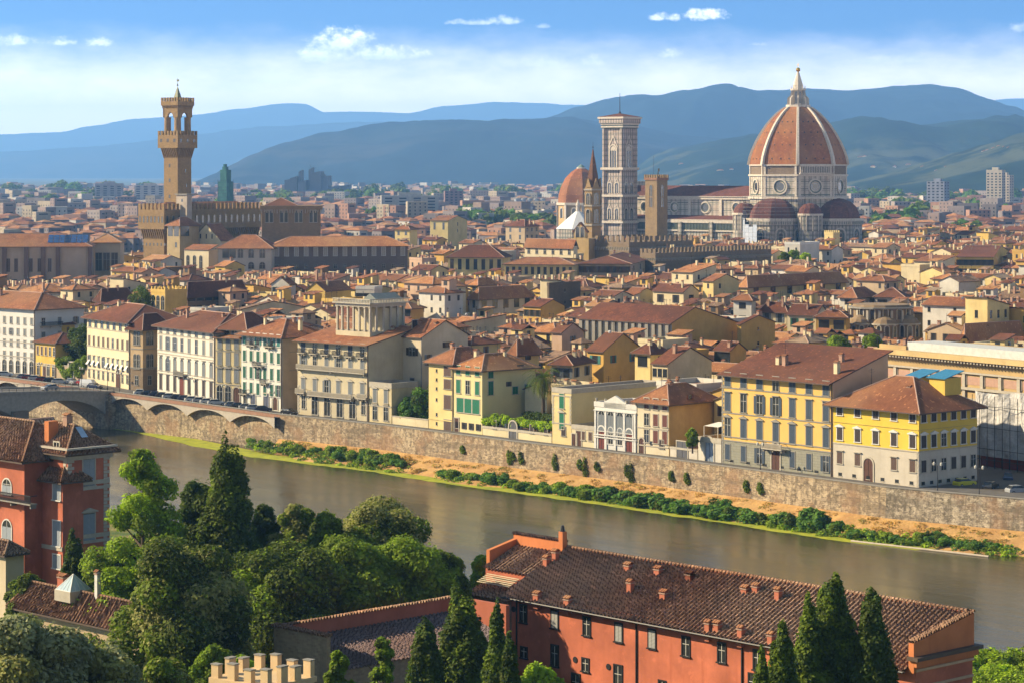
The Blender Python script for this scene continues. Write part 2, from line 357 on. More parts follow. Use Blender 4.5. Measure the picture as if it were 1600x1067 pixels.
class Bld:
    def __init__(s, name, label, cat, o, ang, w, d, h, z0=0.0, group=None, foot=True):
        s.r = thing(name, label, cat, (o[0], o[1], z0), ang, group); s.w, s.d, s.h, s.z0 = w, d, h, z0
        s.o = Vector((o[0], o[1])); s.u = Vector((math.cos(ang), math.sin(ang))); s.v = Vector((-math.sin(ang), math.cos(ang))); s.ang = ang
        if foot: FOOT.append(corners(s.o, s.u, s.v, w, d))
        s.gx = s.gy = None
    def face(s, f, x, z, out=0.0):
        """location + rotation of a point on a face: f front r right l left b back"""
        if f == 'f': return (x, -out, z), 0
        if f == 'r': return (s.w+out, x, z), R(90)
        if f == 'l': return (-out, s.d-x, z), R(-90)
        return (s.w-x, s.d+out, z), R(180)
    def flen(s, f): return s.w if f in 'fb' else s.d
    def walls(s, bands, base=-1.0, gable=None, rise=0.0):
        """bands: [(z_top, mat)...] from below; gable 'x' = ridge along x (triangles on the sides), 'y' = ridge along y; 'sf' shed falling to the front"""
        m = MB(); z = base; w, d = s.w, s.d
        for zt, mat in bands:
            zt = min(zt, s.h)
            for a, b in (((0, 0), (w, 0)), ((w, 0), (w, d)), ((w, d), (0, d)), ((0, d), (0, 0))):
                m.poly([(a[0], a[1], z), (b[0], b[1], z), (b[0], b[1], zt), (a[0], a[1], zt)], mat)
            z = zt
        mat = bands[-1][1]; h = s.h
        if gable == 'x':
            m.poly([(w, 0, h), (w, d, h), (w, d/2, h+rise)], mat); m.poly([(0, d, h), (0, 0, h), (0, d/2, h+rise)], mat)
        elif gable == 'y':
            m.poly([(0, 0, h), (w, 0, h), (w/2, 0, h+rise)], mat); m.poly([(w, d, h), (0, d, h), (w/2, d, h+rise)], mat)
        elif gable == 'sf':
            m.poly([(w, 0, h), (w, d, h), (w, d, h+rise)], mat); m.poly([(0, d, h), (0, 0, h), (0, d, h+rise)], mat); m.poly([(w, d, h), (0, d, h), (0, d, h+rise), (w, d, h+rise)], mat)
        elif gable == 'sb':
            m.poly([(w, 0, h), (w, d, h), (w, 0, h+rise)], mat); m.poly([(0, d, h), (0, 0, h), (0, 0, h+rise)], mat); m.poly([(0, 0, h), (w, 0, h), (w, 0, h+rise), (0, 0, h+rise)], mat)
        else: m.poly([(0, 0, h), (w, 0, h), (w, d, h), (0, d, h)], mat)
        s.wall = m.build('wall', s.r); return s.wall
    def roof(s, typ, rise, over=.7, mat=None, t=.22, z=None, caps=True, rng=None, parent=None, ridge=None):
        mat = mat or T_DK; w, d = s.w, s.d; h = (s.h if z is None else z)+.03; x0 = y0 = 0.0; x1, y1 = w, d
        if rng: x0, x1, y0, y1 = rng
        W = x1-x0; D = y1-y0; o = over
        if typ == 'hip':
            k = rise/(min(W, D)/2); e = h-k*o
            a, b, c, f = (x0-o, y0-o, e), (x1+o, y0-o, e), (x1+o, y1+o, e), (x0-o, y1+o, e); q = min(W, D)/2
            if W >= D: p, r_ = (x0+q, (y0+y1)/2, h+rise), (x1-q, (y0+y1)/2, h+rise); P = [[a, b, r_, p], [b, c, r_], [c, f, p, r_], [f, a, p]]
            else: p, r_ = ((x0+x1)/2, y0+q, h+rise), ((x0+x1)/2, y1-q, h+rise); P = [[a, b, p], [b, c, r_, p], [c, f, r_], [f, a, p, r_]]
            if abs(W-D) < 1e-6: P = [[a, b, p], [b, c, p], [c, f, p], [f, a, p]]
            ln = [(p, r_), (a, p), (f, p if W >= D else r_), (b, r_ if W >= D else p), (c, r_)]
        elif typ in ('gx', 'gy'):
            if typ == 'gx':
                k = rise/(D/2); e = h-k*o; ym = (y0+y1)/2
                p, r_ = (x0-o*.5, ym, h+rise), (x1+o*.5, ym, h+rise)
                P = [[(x0-o*.5, y0-o, e), (x1+o*.5, y0-o, e), r_, p], [(x1+o*.5, y1+o, e), (x0-o*.5, y1+o, e), p, r_]]
            else:
                k = rise/(W/2); e = h-k*o; xm = (x0+x1)/2
                p, r_ = (xm, y0-o*.5, h+rise), (xm, y1+o*.5, h+rise)
                P = [[(x1+o, y0-o*.5, e), (x1+o, y1+o*.5, e), r_, p], [(x0-o, y1+o*.5, e), (x0-o, y0-o*.5, e), p, r_]]
            ln = [(p, r_)]
        elif typ in ('sf', 'sb'):
            k = rise/D; lo, hi = (h-k*o, h+rise+k*o) if typ == 'sf' else (h+rise+k*o, h-k*o)
            P = [[(x0-.3, y0-o, lo), (x1+.3, y0-o, lo), (x1+.3, y1+o, hi), (x0-.3, y1+o, hi)]]; ln = []
        m = MB(); m.shell(P, t, mat, M_EAVE)
        if caps:
            for a, b in ln:
                if (Vector(a)-Vector(b)).length > .2: m.tube((a[0], a[1], a[2]+.02), (b[0], b[1], b[2]+.02), .13, 5, ridge or M_RIDGE)
        return m.build('roof', parent or s.r)
    def flat(s, ph=.9, mat=None, floor=None, t=.3):
        mat = mat or S_TRIM; m = MB(); w, d, h = s.w, s.d, s.h+.02
        m.box(-.1, w+.1, -.1, t, h, h+ph, mat); m.box(-.1, w+.1, d-t, d+.1, h, h+ph, mat); m.box(-.1, t, t, d-t, h, h+ph, mat); m.box(w-t, w+.1, t, d-t, h, h+ph, mat)
        m.poly([(t, t, h+.03), (w-t, t, h+.03), (w-t, d-t, h+.03), (t, d-t, h+.03)], floor or plain('terrace_floor', (.33, .2, .14)))
        return m.build('parapet', s.r)
    def win(s, f, x, z, w, h, style='', frame=None, sh=None, opened=0.0, label=None):
        fm, pm, sm = window_mesh(w, h, style, frame or S_TRIM, sh); l, rz = s.face(f, x, z)
        o = inst('window', fm, s.r, l, rz); inst('pane', pm, o)
        if sm:
            if opened > .5:
                inst('shutter', sm, o, (-w*.78, -.02, 0)); inst('shutter', sm, o, (w*.78, -.02, 0))
            else: inst('shutter', sm, o, (-w/4, 0, 0)); inst('shutter', sm, o, (w/4, 0, 0))
        return o
    def swin(s, f, x, z, w, h, sh=None):
        l, rz = s.face(f, x, z); return inst('window', small_window(w, h, sh or GL), s.r, l, rz)
    def row(s, f, n, z, w, h, style='', frame=None, sh=None, x0=None, x1=None, op=.3, skip=()):
        L = s.flen(f); x0 = L/(2*n) if x0 is None else x0; x1 = L-L/(2*n) if x1 is None else x1
        for i in range(n):
            if i in skip: continue
            x = (x0+x1)/2 if n == 1 else x0+(x1-x0)*i/(n-1)
            s.win(f, x, z, w, h, style, frame, sh if (sh is None or rnd.random() < .93) else None, rnd.random() if rnd.random() < op else 0)
    def srow(s, f, n, z, w, h, sh=None, x0=None, x1=None, skip=()):
        L = s.flen(f); x0 = L/(2*n) if x0 is None else x0; x1 = L-L/(2*n) if x1 is None else x1
        for i in range(n):
            if i not in skip: s.swin(f, (x0+x1)/2 if n == 1 else x0+(x1-x0)*i/(n-1), z, w, h, sh)
    def band(s, f, z, h=.22, out=.12, mat=None, x0=0.0, x1=None, name='string_course'):
        L = s.flen(f) if x1 is None else x1; m = MB(); m.box(x0, L, -out, 0, 0, h, mat or S_TRIM); l, rz = s.face(f, 0, z); l2 = l
        return m.build(name, s.r, l2, rz)
    def bands(s, zs, faces='fr', **k):
        for f in faces:
            for z in zs: s.band(f, z, **k)
    def door(s, f, x, w, h, arch=True, mat=None, frame=None, z=0.0):
        m = MB(); fr = frame or S_TRIM
        if arch: m.archring(0, w, 0, h, 0, .3, .12, fr, 10)
        else: m.box(-w/2-.2, -w/2, -.1, 0, 0, h, fr); m.box(w/2, w/2+.2, -.1, 0, 0, h, fr); m.box(-w/2-.2, w/2+.2, -.12, 0, h, h+.22, fr)
        l, rz = s.face(f, x, z); o = m.build('door', s.r, l, rz); q = MB()
        if arch: q.arch(0, w, 0, h, -.02, mat or M_DOOR, 10)
        else: q.poly([(-w/2, -.02, 0), (w/2, -.02, 0), (w/2, -.02, h), (-w/2, -.02, h)], mat or M_DOOR)
        q.box(-.02, .02, -.05, -.02, 0, h*.98, M_IRON); q.build('door_leaf', o); return o
    def balcony(s, f, x, z, w, d=.9, mat=None, iron=True):
        m = MB(); st = mat or S_TRIM; m.box(-w/2, w/2, -d, 0, -.18, 0, st)
        for k in (-w/2+.2, 0, w/2-.4): m.box(k, k+.2, -d*.8, 0, -.6, -.18, st)
        l, rz = s.face(f, x, z); o = m.build('balcony', s.r, l, rz); q = MB(); rm = M_IRON if iron else st; r_ = .025 if iron else .07
        q.box(-w/2, w/2, -d, -d+.07, .9, 1.0, rm); q.box(-w/2, -w/2+.07, -d+.07, 0, .9, 1.0, rm); q.box(w/2-.07, w/2, -d+.07, 0, .9, 1.0, rm)
        n = max(3, int(w/(.16 if iron else .3)))
        for i in range(n+1):
            xx = -w/2+r_+(w-2*r_)*i/n; q.box(xx-r_, xx+r_, -d+.01, -d+.01+2*r_, 0, .9, rm)
        q.build('railing', o); return o
    def quoins(s, f, x, z0, z1, mat=None, wd=.7, side=1):
        m = MB(); z = z0; i = 0
        while z < z1-.3:
            q = wd if i % 2 else wd*.62; m.box(0 if side > 0 else -q, q if side > 0 else 0, -.06, 0, z, z+.36, mat or S_TRIM); z += .42; i += 1
        l, rz = s.face(f, x, 0); return m.build('quoins', s.r, l, rz)
    def chimney(s, x, y, z, h=1.6, w=.6, mat=None):
        k = ('ch', round(h, 1), round(w, 1), (mat or M_CHIM).name+str((mat or M_CHIM).as_pointer()))
        if k not in SW:
            m = MB(); m.box(-w/2, w/2, -w/2, w/2, -1.2, h-.3, mat or M_CHIM); m.box(-w/2-.08, w/2+.08, -w/2-.08, w/2+.08, h-.3, h-.2, M_RIDGE)
            for a in (-1, 1): m.box(a*w*.32-.06, a*w*.32+.06, -w*.38, w*.38, h-.2, h, mat or M_CHIM)
            m.shell([[(-w/2-.1, -w/2-.1, h), (w/2+.1, -w/2-.1, h), (w/2+.1, 0, h+.22), (-w/2-.1, 0, h+.22)], [(w/2+.1, w/2+.1, h), (-w/2-.1, w/2+.1, h), (-w/2-.1, 0, h+.22), (w/2+.1, 0, h+.22)]], .06, T_MD)
            SW[k] = m.data('chimney')
        return inst('chimney', SW[k], s.r, (x, y, z))
    def antenna(s, x, y, z, h=2.6):
        k = ('an', round(h, 0))
        if k not in SW:
            m = MB(); m.box(-.035, .035, -.035, .035, -.8, h, M_IRON)
            for q, l in ((h-.2, .5), (h-.5, .65), (h-.8, .4)): m.box(-l, l, -.02, .02, q, q+.04, M_IRON)
            SW[k] = m.data('antenna')
        return inst('antenna', SW[k], s.r, (x, y, z), rnd.random()*3)
    def dish(s, x, y, z):
        if 'dish' not in SW:
            m = MB(); w_ = plain('white_enamel', (.75, .75, .73)); m.lathe(0, 0, [(0, -.1), (.25, -.05), (.45, .06)], 10, w_)
            me = m.data('satellite_dish'); SW['dish'] = me
        o = inst('satellite_dish', SW['dish'], s.r, (x, y, z)); o.rotation_euler = (R(70), 0, R(200)+rnd.random()); return o
    def keep(s, ybot):
        c = corners(s.o, s.u, s.v, s.w, s.d); xs = [800+F*p.x/p.y for p in c]; KEEP.append((min(xs), max(xs), ybot, min(p.y for p in c)))
# ------------------------------------------------------------------ the setting: embankment line, ground, water, hills, haze
WZ = -6.9; PH = .62
PPX = [(-420, 531, 2.4), (-120, 572, 2.2), (0, 588, 2.1), (178, 612, 2.0), (300, 628.5, 1.5), (437, 647, 1.05), (600, 664, 1), (800, 689, 1), (1000, 711.5, 1), (1200, 737, 1), (1385, 761, 1), (1600, 780, 1), (1900, 806, 1), (2600, 868, 1)]
PP = [Vector((PX(x, YP(y, z)), YP(y, z), z)) for x, y, z in PPX]
def off(pl, d):
    """offset a polyline to the far side (+) or the river side (-)"""
    out = []
    for i, p in enumerate(pl):
        a = pl[max(i-1, 0)]; b = pl[min(i+1, len(pl)-1)]; t = Vector((b.x-a.x, b.y-a.y)).normalized(); n = Vector((-t.y, t.x))
        out.append(Vector((p.x+n.x*d, p.y+n.y*d, p.z)))
    return out
def resample(pl, step):
    out = []
    for a, b in zip(pl, pl[1:]):
        n = max(1, int((Vector((a.x, a.y))-Vector((b.x, b.y))).length/step))
        out += [a.lerp(b, i/n) for i in range(n)]
    return out+[pl[-1]]
def strip(rows, mat, name, kind='structure', closed=False):
    m = MB()
    for r0, r1 in zip(rows, rows[1:]):
        for i in range(len(r0)-1): m.poly([r0[i], r0[i+1], r1[i+1], r1[i]], mat)
    o = m.build(name); o['kind'] = kind; return o
def asphalt():
    a = NT('asphalt', .9); n1 = a.noise(a.pos(), .5, 5, .6); n2 = a.noise(a.pos(), 6, 3)
    c = a.mix(a.rng(n1, .3, .7), (.10, .09, .08), (.17, .155, .135)); return a.base(a.mix(a.ma('MULTIPLY', n2, .3), c, (.07, .065, .06)))
M_ASPH = asphalt()
def gmat():
    a = NT('city_ground', .95); p = a.pos(); n1 = a.noise(p, .004, 5, .6); n2 = a.noise(p, .03, 4, .6)
    c = a.mix(a.rng(n2, .35, .65), (.09, .075, .06), (.16, .13, .10)); y = a.n('SeparateXYZ'); a.put(y.inputs[0], p)
    far = a.mix(a.rng(n1, .42, .58), (.05, .075, .03), (.15, .14, .09)); return a.base(a.mix(a.rng(y.outputs[1], 2600, 5200), c, far))
P0 = PP; gz = lambda L: [Vector((p.x, p.y, p.z-PH)) for p in L]
farrow = [Vector((-13000+26000*i/(len(PP)-1), 34500, 0)) for i in range(len(PP))]
midrow = [Vector((p.x*1.02, p.y+260, 0)) for p in PP]; m2 = [Vector((-4500+9000*i/(len(PP)-1), 5200, 0)) for i in range(len(PP))]
strip([gz(PP), gz(off(PP, 60)), midrow, m2, farrow], gmat(), 'ground')
def rise(L, dz): return [Vector((p.x, p.y, p.z-PH+dz)) for p in L]
strip([rise(off(PP, 1.9), .006), rise(off(PP, 12), .006)], M_ASPH, 'riverside_road')
pv = stone((.30, .27, .22), (.24, .215, .18), .8, .5, name='paving')
strip([rise(off(PP, .5), .12), rise(off(PP, 1.9), .12), rise(off(PP, 1.9), .0)], pv, 'pavement')
# river
def water():
    a = NT('river_water', .09, .5); a.b.inputs['IOR'].default_value = 1.33; p = a.pos()
    rot = a.n('Mapping'); a.put(rot.inputs[0], p); rot.inputs['Rotation'].default_value = (0, 0, R(46)); q = rot.outputs[0]
    n1 = a.noise(a.mp(q, (.016, .11, 1)), 1, 4, .6); n2 = a.noise(a.mp(q, (.9, .9, 1)), 1, 4, .6); n3 = a.noise(a.mp(q, (.05, .25, 1)), 1, 3)
    c = a.mix(a.rng(n1, .35, .68), (.045, .04, .015), (.08, .064, .028)); c = a.mix(a.rng(n3, .5, .75, 0, .6), c, (.035, .035, .018))
    x = a.n('Bump'); a.put(x.inputs['Height'], a.ma('ADD', n2, a.ma('MULTIPLY', n3, 2.0))); x.inputs['Strength'].default_value = .34; x.inputs['Distance'].default_value = .12
    a.t.links.new(x.outputs[0], a.b.inputs['Normal']); a.put(a.b.inputs['Roughness'], a.rng(n1, .35, .7, .11, .26)); return a.base(c)
M_WAT = water()
m = MB(); m.poly([(-900, 150, WZ), (900, 60, WZ), (900, 700, WZ), (-900, 1500, WZ)], M_WAT); o = m.build('river_water'); o['kind'] = 'structure'
# embankment wall
ST_WALL = wall_stone((.42, .33, .21), (.25, .19, .125), .8, .35); ST_RUB = wall_stone((.46, .39, .28), (.24, .20, .145), .55, .3); BR_PAR = stone((.46, .22, .13), (.38, .18, .11), .3, .09, (.38, .25, .17))
def wall_run(i0, i1, mat, name, label, zcap=0.0, brick=False, base=-8.2, batter=.5, parapet=None):
    L = PP[i0:i1+1]; A = off(PP, 0.0)[i0:i1+1]; O = off(PP, .5)[i0:i1+1]; B = off(PP, -batter)[i0:i1+1]
    t = thing(name, label, 'embankment wall', (L[0].x, L[0].y, 0)); o3 = Vector((L[0].x, L[0].y, 0)); m = MB(); q = MB()
    for i in range(len(L)-1):
        a, b = A[i], A[i+1]; zt = (a.z-PH, b.z-PH)
        m.poly([Vector((B[i].x, B[i].y, base))-o3, Vector((B[i+1].x, B[i+1].y, base))-o3, Vector((b.x, b.y, zt[1]))-o3, Vector((a.x, a.y, zt[0]))-o3], mat)
        pm = parapet or mat
        q.poly([Vector((a.x, a.y, zt[0]))-o3, Vector((b.x, b.y, zt[1]))-o3, b-o3, a-o3], pm); c, d = O[i], O[i+1]
        q.poly([Vector((d.x, d.y, zt[1]))-o3, Vector((c.x, c.y, zt[0]))-o3, c-o3, d-o3], pm)
    m.build('wall_face', t); q.build('parapet', t); c = MB()
    E0 = off(PP, -.1)[i0:i1+1]; E1 = off(PP, .6)[i0:i1+1]
    for i in range(len(L)-1):
        up = Vector((0, 0, .16)); p = [E0[i]-o3, E0[i+1]-o3, E1[i+1]-o3, E1[i]-o3]; u = [x+up for x in p]
        c.poly(u, S_GREY); c.poly([p[0], p[1], u[1], u[0]], S_GREY); c.poly([p[2], p[3], u[3], u[2]], S_GREY)
    c.build('coping', t); return t, o3
tw, o3 = wall_run(5, 10, ST_WALL, 'embankment_wall', 'long weathered brown stone embankment wall below the yellow riverside houses')
wall_run(10, 13, ST_RUB, 'embankment_wall', 'grey rubble stone embankment wall at the right end of the river')
# left: brick parapet carried on arched corbels
tl, o3 = wall_run(0, 5, ST_WALL, 'embankment_wall', 'embankment wall under the red brick parapet with arched corbels beside the bridge', parapet=BR_PAR)
def corbels():
    m = MB(); L = PP[2:6]; D = []
    S = [(a.x, a.y, a.z) for a in L]
    seg = [(Vector(S[i]), Vector(S[i+1])) for i in range(3)]
    for si, (a, b) in enumerate(seg):
        dxy = Vector((b.x-a.x, b.y-a.y)); Ln = dxy.length; t = dxy/Ln; n = Vector((-t.y, t.x)); k = max(1, round(Ln/13.5)); sp = Ln/k
        def Pt(s_, z, o_):
            zz = a.z-PH+(b.z-a.z)*s_/Ln+z; return Vector((a.x+t.x*s_-n.x*o_, a.y+t.y*s_-n.y*o_, zz))-o3
        for j in range(k):
            s0 = j*sp; pts = []
            N = 12
            for i in range(N+1):
                x = s0+sp*i/N; u_ = (i/N-.5)*2; pts.append((x, -.35-2.1*abs(u_)**2.4))
            for (x0, z0), (x1, z1) in zip(pts, pts[1:]):
                m.poly([Pt(x0, z0, 1.5), Pt(x1, z1, 1.5), Pt(x1, 0, 1.5), Pt(x0, 0, 1.5)], S_PALE)   # spandrel
                m.poly([Pt(x0, z0, .0), Pt(x1, z1, .0), Pt(x1, z1, 1.5), Pt(x0, z0, 1.5)], ST_WALL)     # soffit
        N = 8
        for i in range(N):
            x0, x1 = Ln*i/N, Ln*(i+1)/N
            D.append([Pt(x0, 0, 1.6), Pt(x1, 0, 1.6), Pt(x1, PH, 1.6), Pt(x0, PH, 1.6)]); D.append([Pt(x0, PH, 1.6), Pt(x1, PH, 1.6), Pt(x1, PH, 1.15), Pt(x0, PH, 1.15)])
            m.poly([Pt(x0, .02, 1.6), Pt(x1, .02, 1.6), Pt(x1, .02, 0), Pt(x0, .02, 0)], pv)
    m.build('arched_corbels', tl); q = MB()
    for p in D: q.poly(p, BR_PAR)
    q.build('brick_parapet', tl)
S_PALE = plain('pale_concrete', (.46, .40, .32)); corbels()
# dry bank, algae
def bankmat():
    a = NT('dry_grass', .97); p = a.pos(); n1 = a.noise(p, .25, 5, .65); n2 = a.noise(p, 1.8, 4, .7)
    c = a.mix(a.rng(n1, .35, .65), (.62, .37, .13), (.46, .25, .09)); c = a.mix(a.rng(n2, .55, .8, 0, .8), c, (.17, .16, .05)); a.bump(n2, .8, .3); return a.base(c)
def algmat():
    a = NT('river_algae', .9); p = a.pos(); n1 = a.noise(p, .5, 5, .7); return a.base(a.mix(a.rng(n1, .35, .7), (.42, .42, .02), (.20, .24, .02)))
BK = resample(PP[5:13], 2.0)
def bw(i):
    f = i/len(BK); return max(.2, min(1, f*14))*(10.2+1.4*math.sin(i*.21)+.9*math.sin(i*.53+1))
rows = []
for k in range(6):
    r = []
    for i in range(len(BK)):
        w = bw(i)*k/5; a = BK[max(i-1, 0)]; b = BK[min(i+1, len(BK)-1)]; t = Vector((b.x-a.x, b.y-a.y)).normalized(); n = Vector((-t.y, t.x))
        z = -4.5+(-7.0+4.5)*(k/5)**1.3; x, y = BK[i].x-n.x*(w+.15), BK[i].y-n.y*(w+.15); z += .35*noise.noise((x*.25, y*.25, 1))*(0 if k in (0, 5) else 1)
        r.append(Vector((x, y, z if k else -4.3)))
    rows.append(r)
strip(rows[::-1], bankmat(), 'river_bank')
a = []; b = []
AL = resample(PP[3:13], 1.2)
for i, p in enumerate(AL):
    q0 = AL[max(i-1, 0)]; q1 = AL[min(i+1, len(AL)-1)]; t = Vector((q1.x-q0.x, q1.y-q0.y)).normalized(); n = Vector((-t.y, t.x)); px = 800+F*p.x/p.y
    w = 9.6 if px > 470 else max(.3, 9.6-(470-px)*.045)
    o = w+4.4+1.5*noise.noise((i*.06, 3, 0))+.8*noise.noise((i*.3, 7, 0))
    if px < 470: o = w+.6+min(4.5, (px-200)*.06 if px > 200 else 0)+noise.noise((i*.12, 5, 0))*1.2
    if px > 1500: o = w+1+max(0, (1530-px))*.05
    a.append(Vector((p.x-n.x*(w-2), p.y-n.y*(w-2), WZ+.02))); b.append(Vector((p.x-n.x*o, p.y-n.y*o, WZ+.02)))
strip([b, a], algmat(), 'algae', kind='stuff')
# near bank and the hillside the photographer stands on
def nearmat():
    a = NT('near_grass', .97); p = a.pos(); n1 = a.noise(p, .12, 5, .65); n2 = a.noise(p, 2.4, 4, .7)
    c = a.mix(a.rng(n1, .4, .62), (.07, .13, .015), (.30, .24, .07)); c = a.mix(a.rng(n2, .5, .8, 0, .6), c, (.03, .06, .01)); a.bump(n2, .8, .4); return a.base(c)
NB = resample(PP[0:14], 8)
def hz(x, y): return max(0.0, (262-y)*.19)
L0 = off(NB, -100); rows = [[Vector((p.x, p.y, WZ-.3)) for p in L0], [Vector((p.x, p.y, -4.6)) for p in off(NB, -103)], [Vector((p.x, p.y, -3.6)) for p in off(NB, -112)], [Vector((p.x, p.y, -.2)) for p in off(NB, -118)]]
L4 = rows[-1]
for k in range(1, 15): rows.append([Vector((p.x*(1-k/14*.5), p.y+(-60-p.y)*k/14, hz(0, p.y+(-60-p.y)*k/14))) for p in L4])
strip(rows[::-1], nearmat(), 'near_bank')
# hills
def hillmat(name, forest, field, amt, fs=.0012, det=.006):
    a = NT(name, 1.0, .05); p = a.pos(); n1 = a.noise(p, fs, 6, .62); n2 = a.noise(p, det, 5, .65); n3 = a.noise(p, det*5, 4, .7)
    c = a.mix(a.rng(n2, .35, .7), sc3(forest, .6), sc3(forest, 1.25)); s_ = a.n('SeparateXYZ'); a.put(s_.inputs[0], p)
    f = a.ma('MULTIPLY', a.rng(n1, .5, .56), a.rng(n2, .40, .5)); low = a.rng(s_.outputs[2], amt*.6, amt, 1, 0)
    c = a.mix(a.ma('MULTIPLY', f, low), c, field); c = a.mix(a.rng(n3, .5, .75, 0, .55), c, sc3(forest, .4)); return a.base(c)
def interp(pts, x):
    if x <= pts[0][0]: return pts[0][1]
    for (a, b), (c, d) in zip(pts, pts[1:]):
        if x <= c:
            t = (x-a)/(c-a); t = t*t*(3-2*t)*.5+t*.5; return b+(d-b)*t
    return pts[-1][1]
def hill(name, pts, Yr, Yf, mat, nx=260, ny=40, amp=.35, px0=-250, px1=1850, lam=900, rough=6):
    m = MB(); vs = []; rows_ = int(ny*1.35)
    for j in range(rows_):
        t = j/(ny-1); Y = Yf+(Yr-Yf)*t
        for i in range(nx):
            px = px0+(px1-px0)*i/(nx-1); X = PX(px, Yr); zr = max(ZP(interp(pts, px), Yr), -20)
            s_ = math.sin(min(t, 1)*math.pi/2)**.85 if t <= 1 else 1-(t-1)*1.6
            nn = noise.fractal((X/lam, Y/lam, 3.1), 1.0, 2.0, 5); rg = 1-abs(noise.fractal((X/lam*1.3+9, Y/lam*.6, 1.7), 1.0, 2.0, 5))*2
            e = 1 if t > 1 else 4*t*(1-t)
            z = zr*s_+zr*amp*(nn*.6+rg*.35-.2)*e+rough*noise.fractal((X/160, Y/160, 2), 1.0, 2.0, 3)*min(1, zr/80.)
            if zr < 3: z = min(z, -3)
            vs.append((X, Y, min(z, 950)-4 if t < .02 else min(z, 950)))
    fs = [(j*nx+i, j*nx+i+1, (j+1)*nx+i+1, (j+1)*nx+i) for j in range(rows_-1) for i in range(nx-1)]
    m.mesh(vs, fs, mat); o = m.build(name, smooth=True); o['kind'] = 'structure'; return vs, nx, ny
hm_g = hillmat('wooded_hill', (.018, .036, .02), (.075, .085, .045), 170, .0022, .007)
hm_m = hillmat('mountain', (.014, .03, .035), (.045, .05, .045), 240, .0010, .003)
hill('near_hill', [(1290, 300), (1330, 284), (1400, 268), (1440, 254), (1500, 240), (1534, 228), (1600, 207), (1850, 160)], 5600, 4200, hm_g, 240, 34, .3, 1250, 1900, 500, 5)
HV2, HNX, HNY = hill('wooded_hills', [(950, 290), (990, 264), (1030, 243), (1060, 233), (1120, 222), (1180, 213), (1310, 195), (1340, 196), (1400, 202), (1440, 195), (1500, 188), (1600, 189), (1850, 170)], 8300, 6000, hm_g, 300, 40, .45, 930, 1900, 800, 7)
hill('mountain', [(330, 292), (370, 279), (430, 240), (470, 226), (520, 214), (600, 200), (660, 193), (760, 190), (880, 186), (960, 196), (1100, 215), (1300, 240)], 10500, 8400, hm_m, 280, 36, .32, 300, 1400, 1100, 8)
hill('mountain', [(700, 240), (850, 192), (900, 177), (940, 165), (1000, 150), (1050, 148), (1150, 148), (1200, 142), (1250, 139), (1340, 142), (1400, 135), (1450, 132), (1490, 137), (1530, 152), (1560, 165), (1620, 188), (1850, 215)], 13000, 10600, hm_m, 300, 40, .35, 650, 1900, 1500, 8)
hill('far_mountains', [(-200, 235), (0, 238), (150, 230), (300, 214), (420, 200), (560, 192), (700, 190), (1000, 200)], 22000, 19500, hm_m, 200, 24, .2, -250, 1900, 1500, 8)
hill('far_mountains', [(-200, 205), (0, 211), (100, 207), (160, 197), (220, 186), (300, 181), (380, 170), (440, 162), (480, 163), (505, 176), (560, 175), (640, 178), (700, 167), (780, 161), (900, 165), (1100, 180), (1400, 190), (1510, 172), (1560, 156), (1620, 150), (1850, 146)], 31000, 27500, hm_m, 240, 24, .15, -250, 1900, 1800, 8)
# the air
def haze():
    m = MB(); x0, x1, y0, y1, z0, z1 = -12000, 12000, -400, 34300, -12, 960
    v = [(x0, y0, z0), (x1, y0, z0), (x1, y1, z0), (x0, y1, z0), (x0, y0, z1), (x1, y0, z1), (x1, y1, z1), (x0, y1, z1)]
    mt = bpy.data.materials.new('haze'); mt.use_nodes = True; t = mt.node_tree; t.nodes.clear(); out = t.nodes.new('ShaderNodeOutputMaterial'); pv_ = t.nodes.new('ShaderNodeVolumePrincipled')
    pv_.inputs['Color'].default_value = (.24, .52, 1.0, 1); pv_.inputs['Density'].default_value = 6.6e-5; pv_.inputs['Anisotropy'].default_value = .2
    t.links.new(pv_.outputs[0], out.inputs['Volume'])
    m.mesh(v, [(0, 3, 2, 1), (4, 5, 6, 7), (0, 1, 5, 4), (1, 2, 6, 5), (2, 3, 7, 6), (3, 0, 4, 7)], mt); o = m.build('haze'); o['kind'] = 'stuff'
haze()
# facade line of the riverside row, at street level
FL = [Vector((PX(x, YP(y, z)), YP(y, z), z)) for x, y, z in [(-400, 541, 1.7), (-60, 575.5, 1.45), (0, 581.5, 1.4), (55, 587, 1.35), (137, 597, 1.3), (203, 609, 1.3), (247, 613, 1.25), (336, 630, 1), (376, 634, .8)]]
FL += [p-Vector((0, 0, PH)) for p in off(PP, 7.5)[5:]]
def front(px):
    b = (px-800)/F
    for p, q in zip(FL, FL[1:]):
        f0, f1 = p.x-b*p.y, q.x-b*q.y
        if f0 <= 0 <= f1: t = f0/(f0-f1); return p.lerp(q, t)
    raise ValueError(px)
# ------------------------------------------------------------------ riverside row
def river_b(name, label, cat, xl, xr, ye, depth, group=None, dz=0.0, keep=None, setback=0.0):
    a = front(xl); b = front(xr); d = b-a; ang = math.atan2(d.y, d.x); n = Vector((-math.sin(ang), math.cos(ang), 0))
    if setback: a = a+n*setback; b = b+n*setback
    w = math.hypot(d.x, d.y)-.04; h = ZP(ye, a.y)-a.z
    B = Bld(name, label, cat, (a.x, a.y), ang, w, depth, h, a.z-.02, group); B.Y = a.y; B.zb = a.z
    B.z = lambda py: ZP(py, B.Y)-B.zb
    if keep is not None: B.keep(keep)
    if w > 8 and h > 9: m = MB(); m.box(-.08, .08, -.2, -.04, 0, h-.1, M_PIPE); m.build('drainpipe', B.r, (w-.2, 0, 0))
    return B
M_PIPE = plain('copper_pipe', (.16, .11, .08), .6)
G = 'palaces and houses along the far river bank'
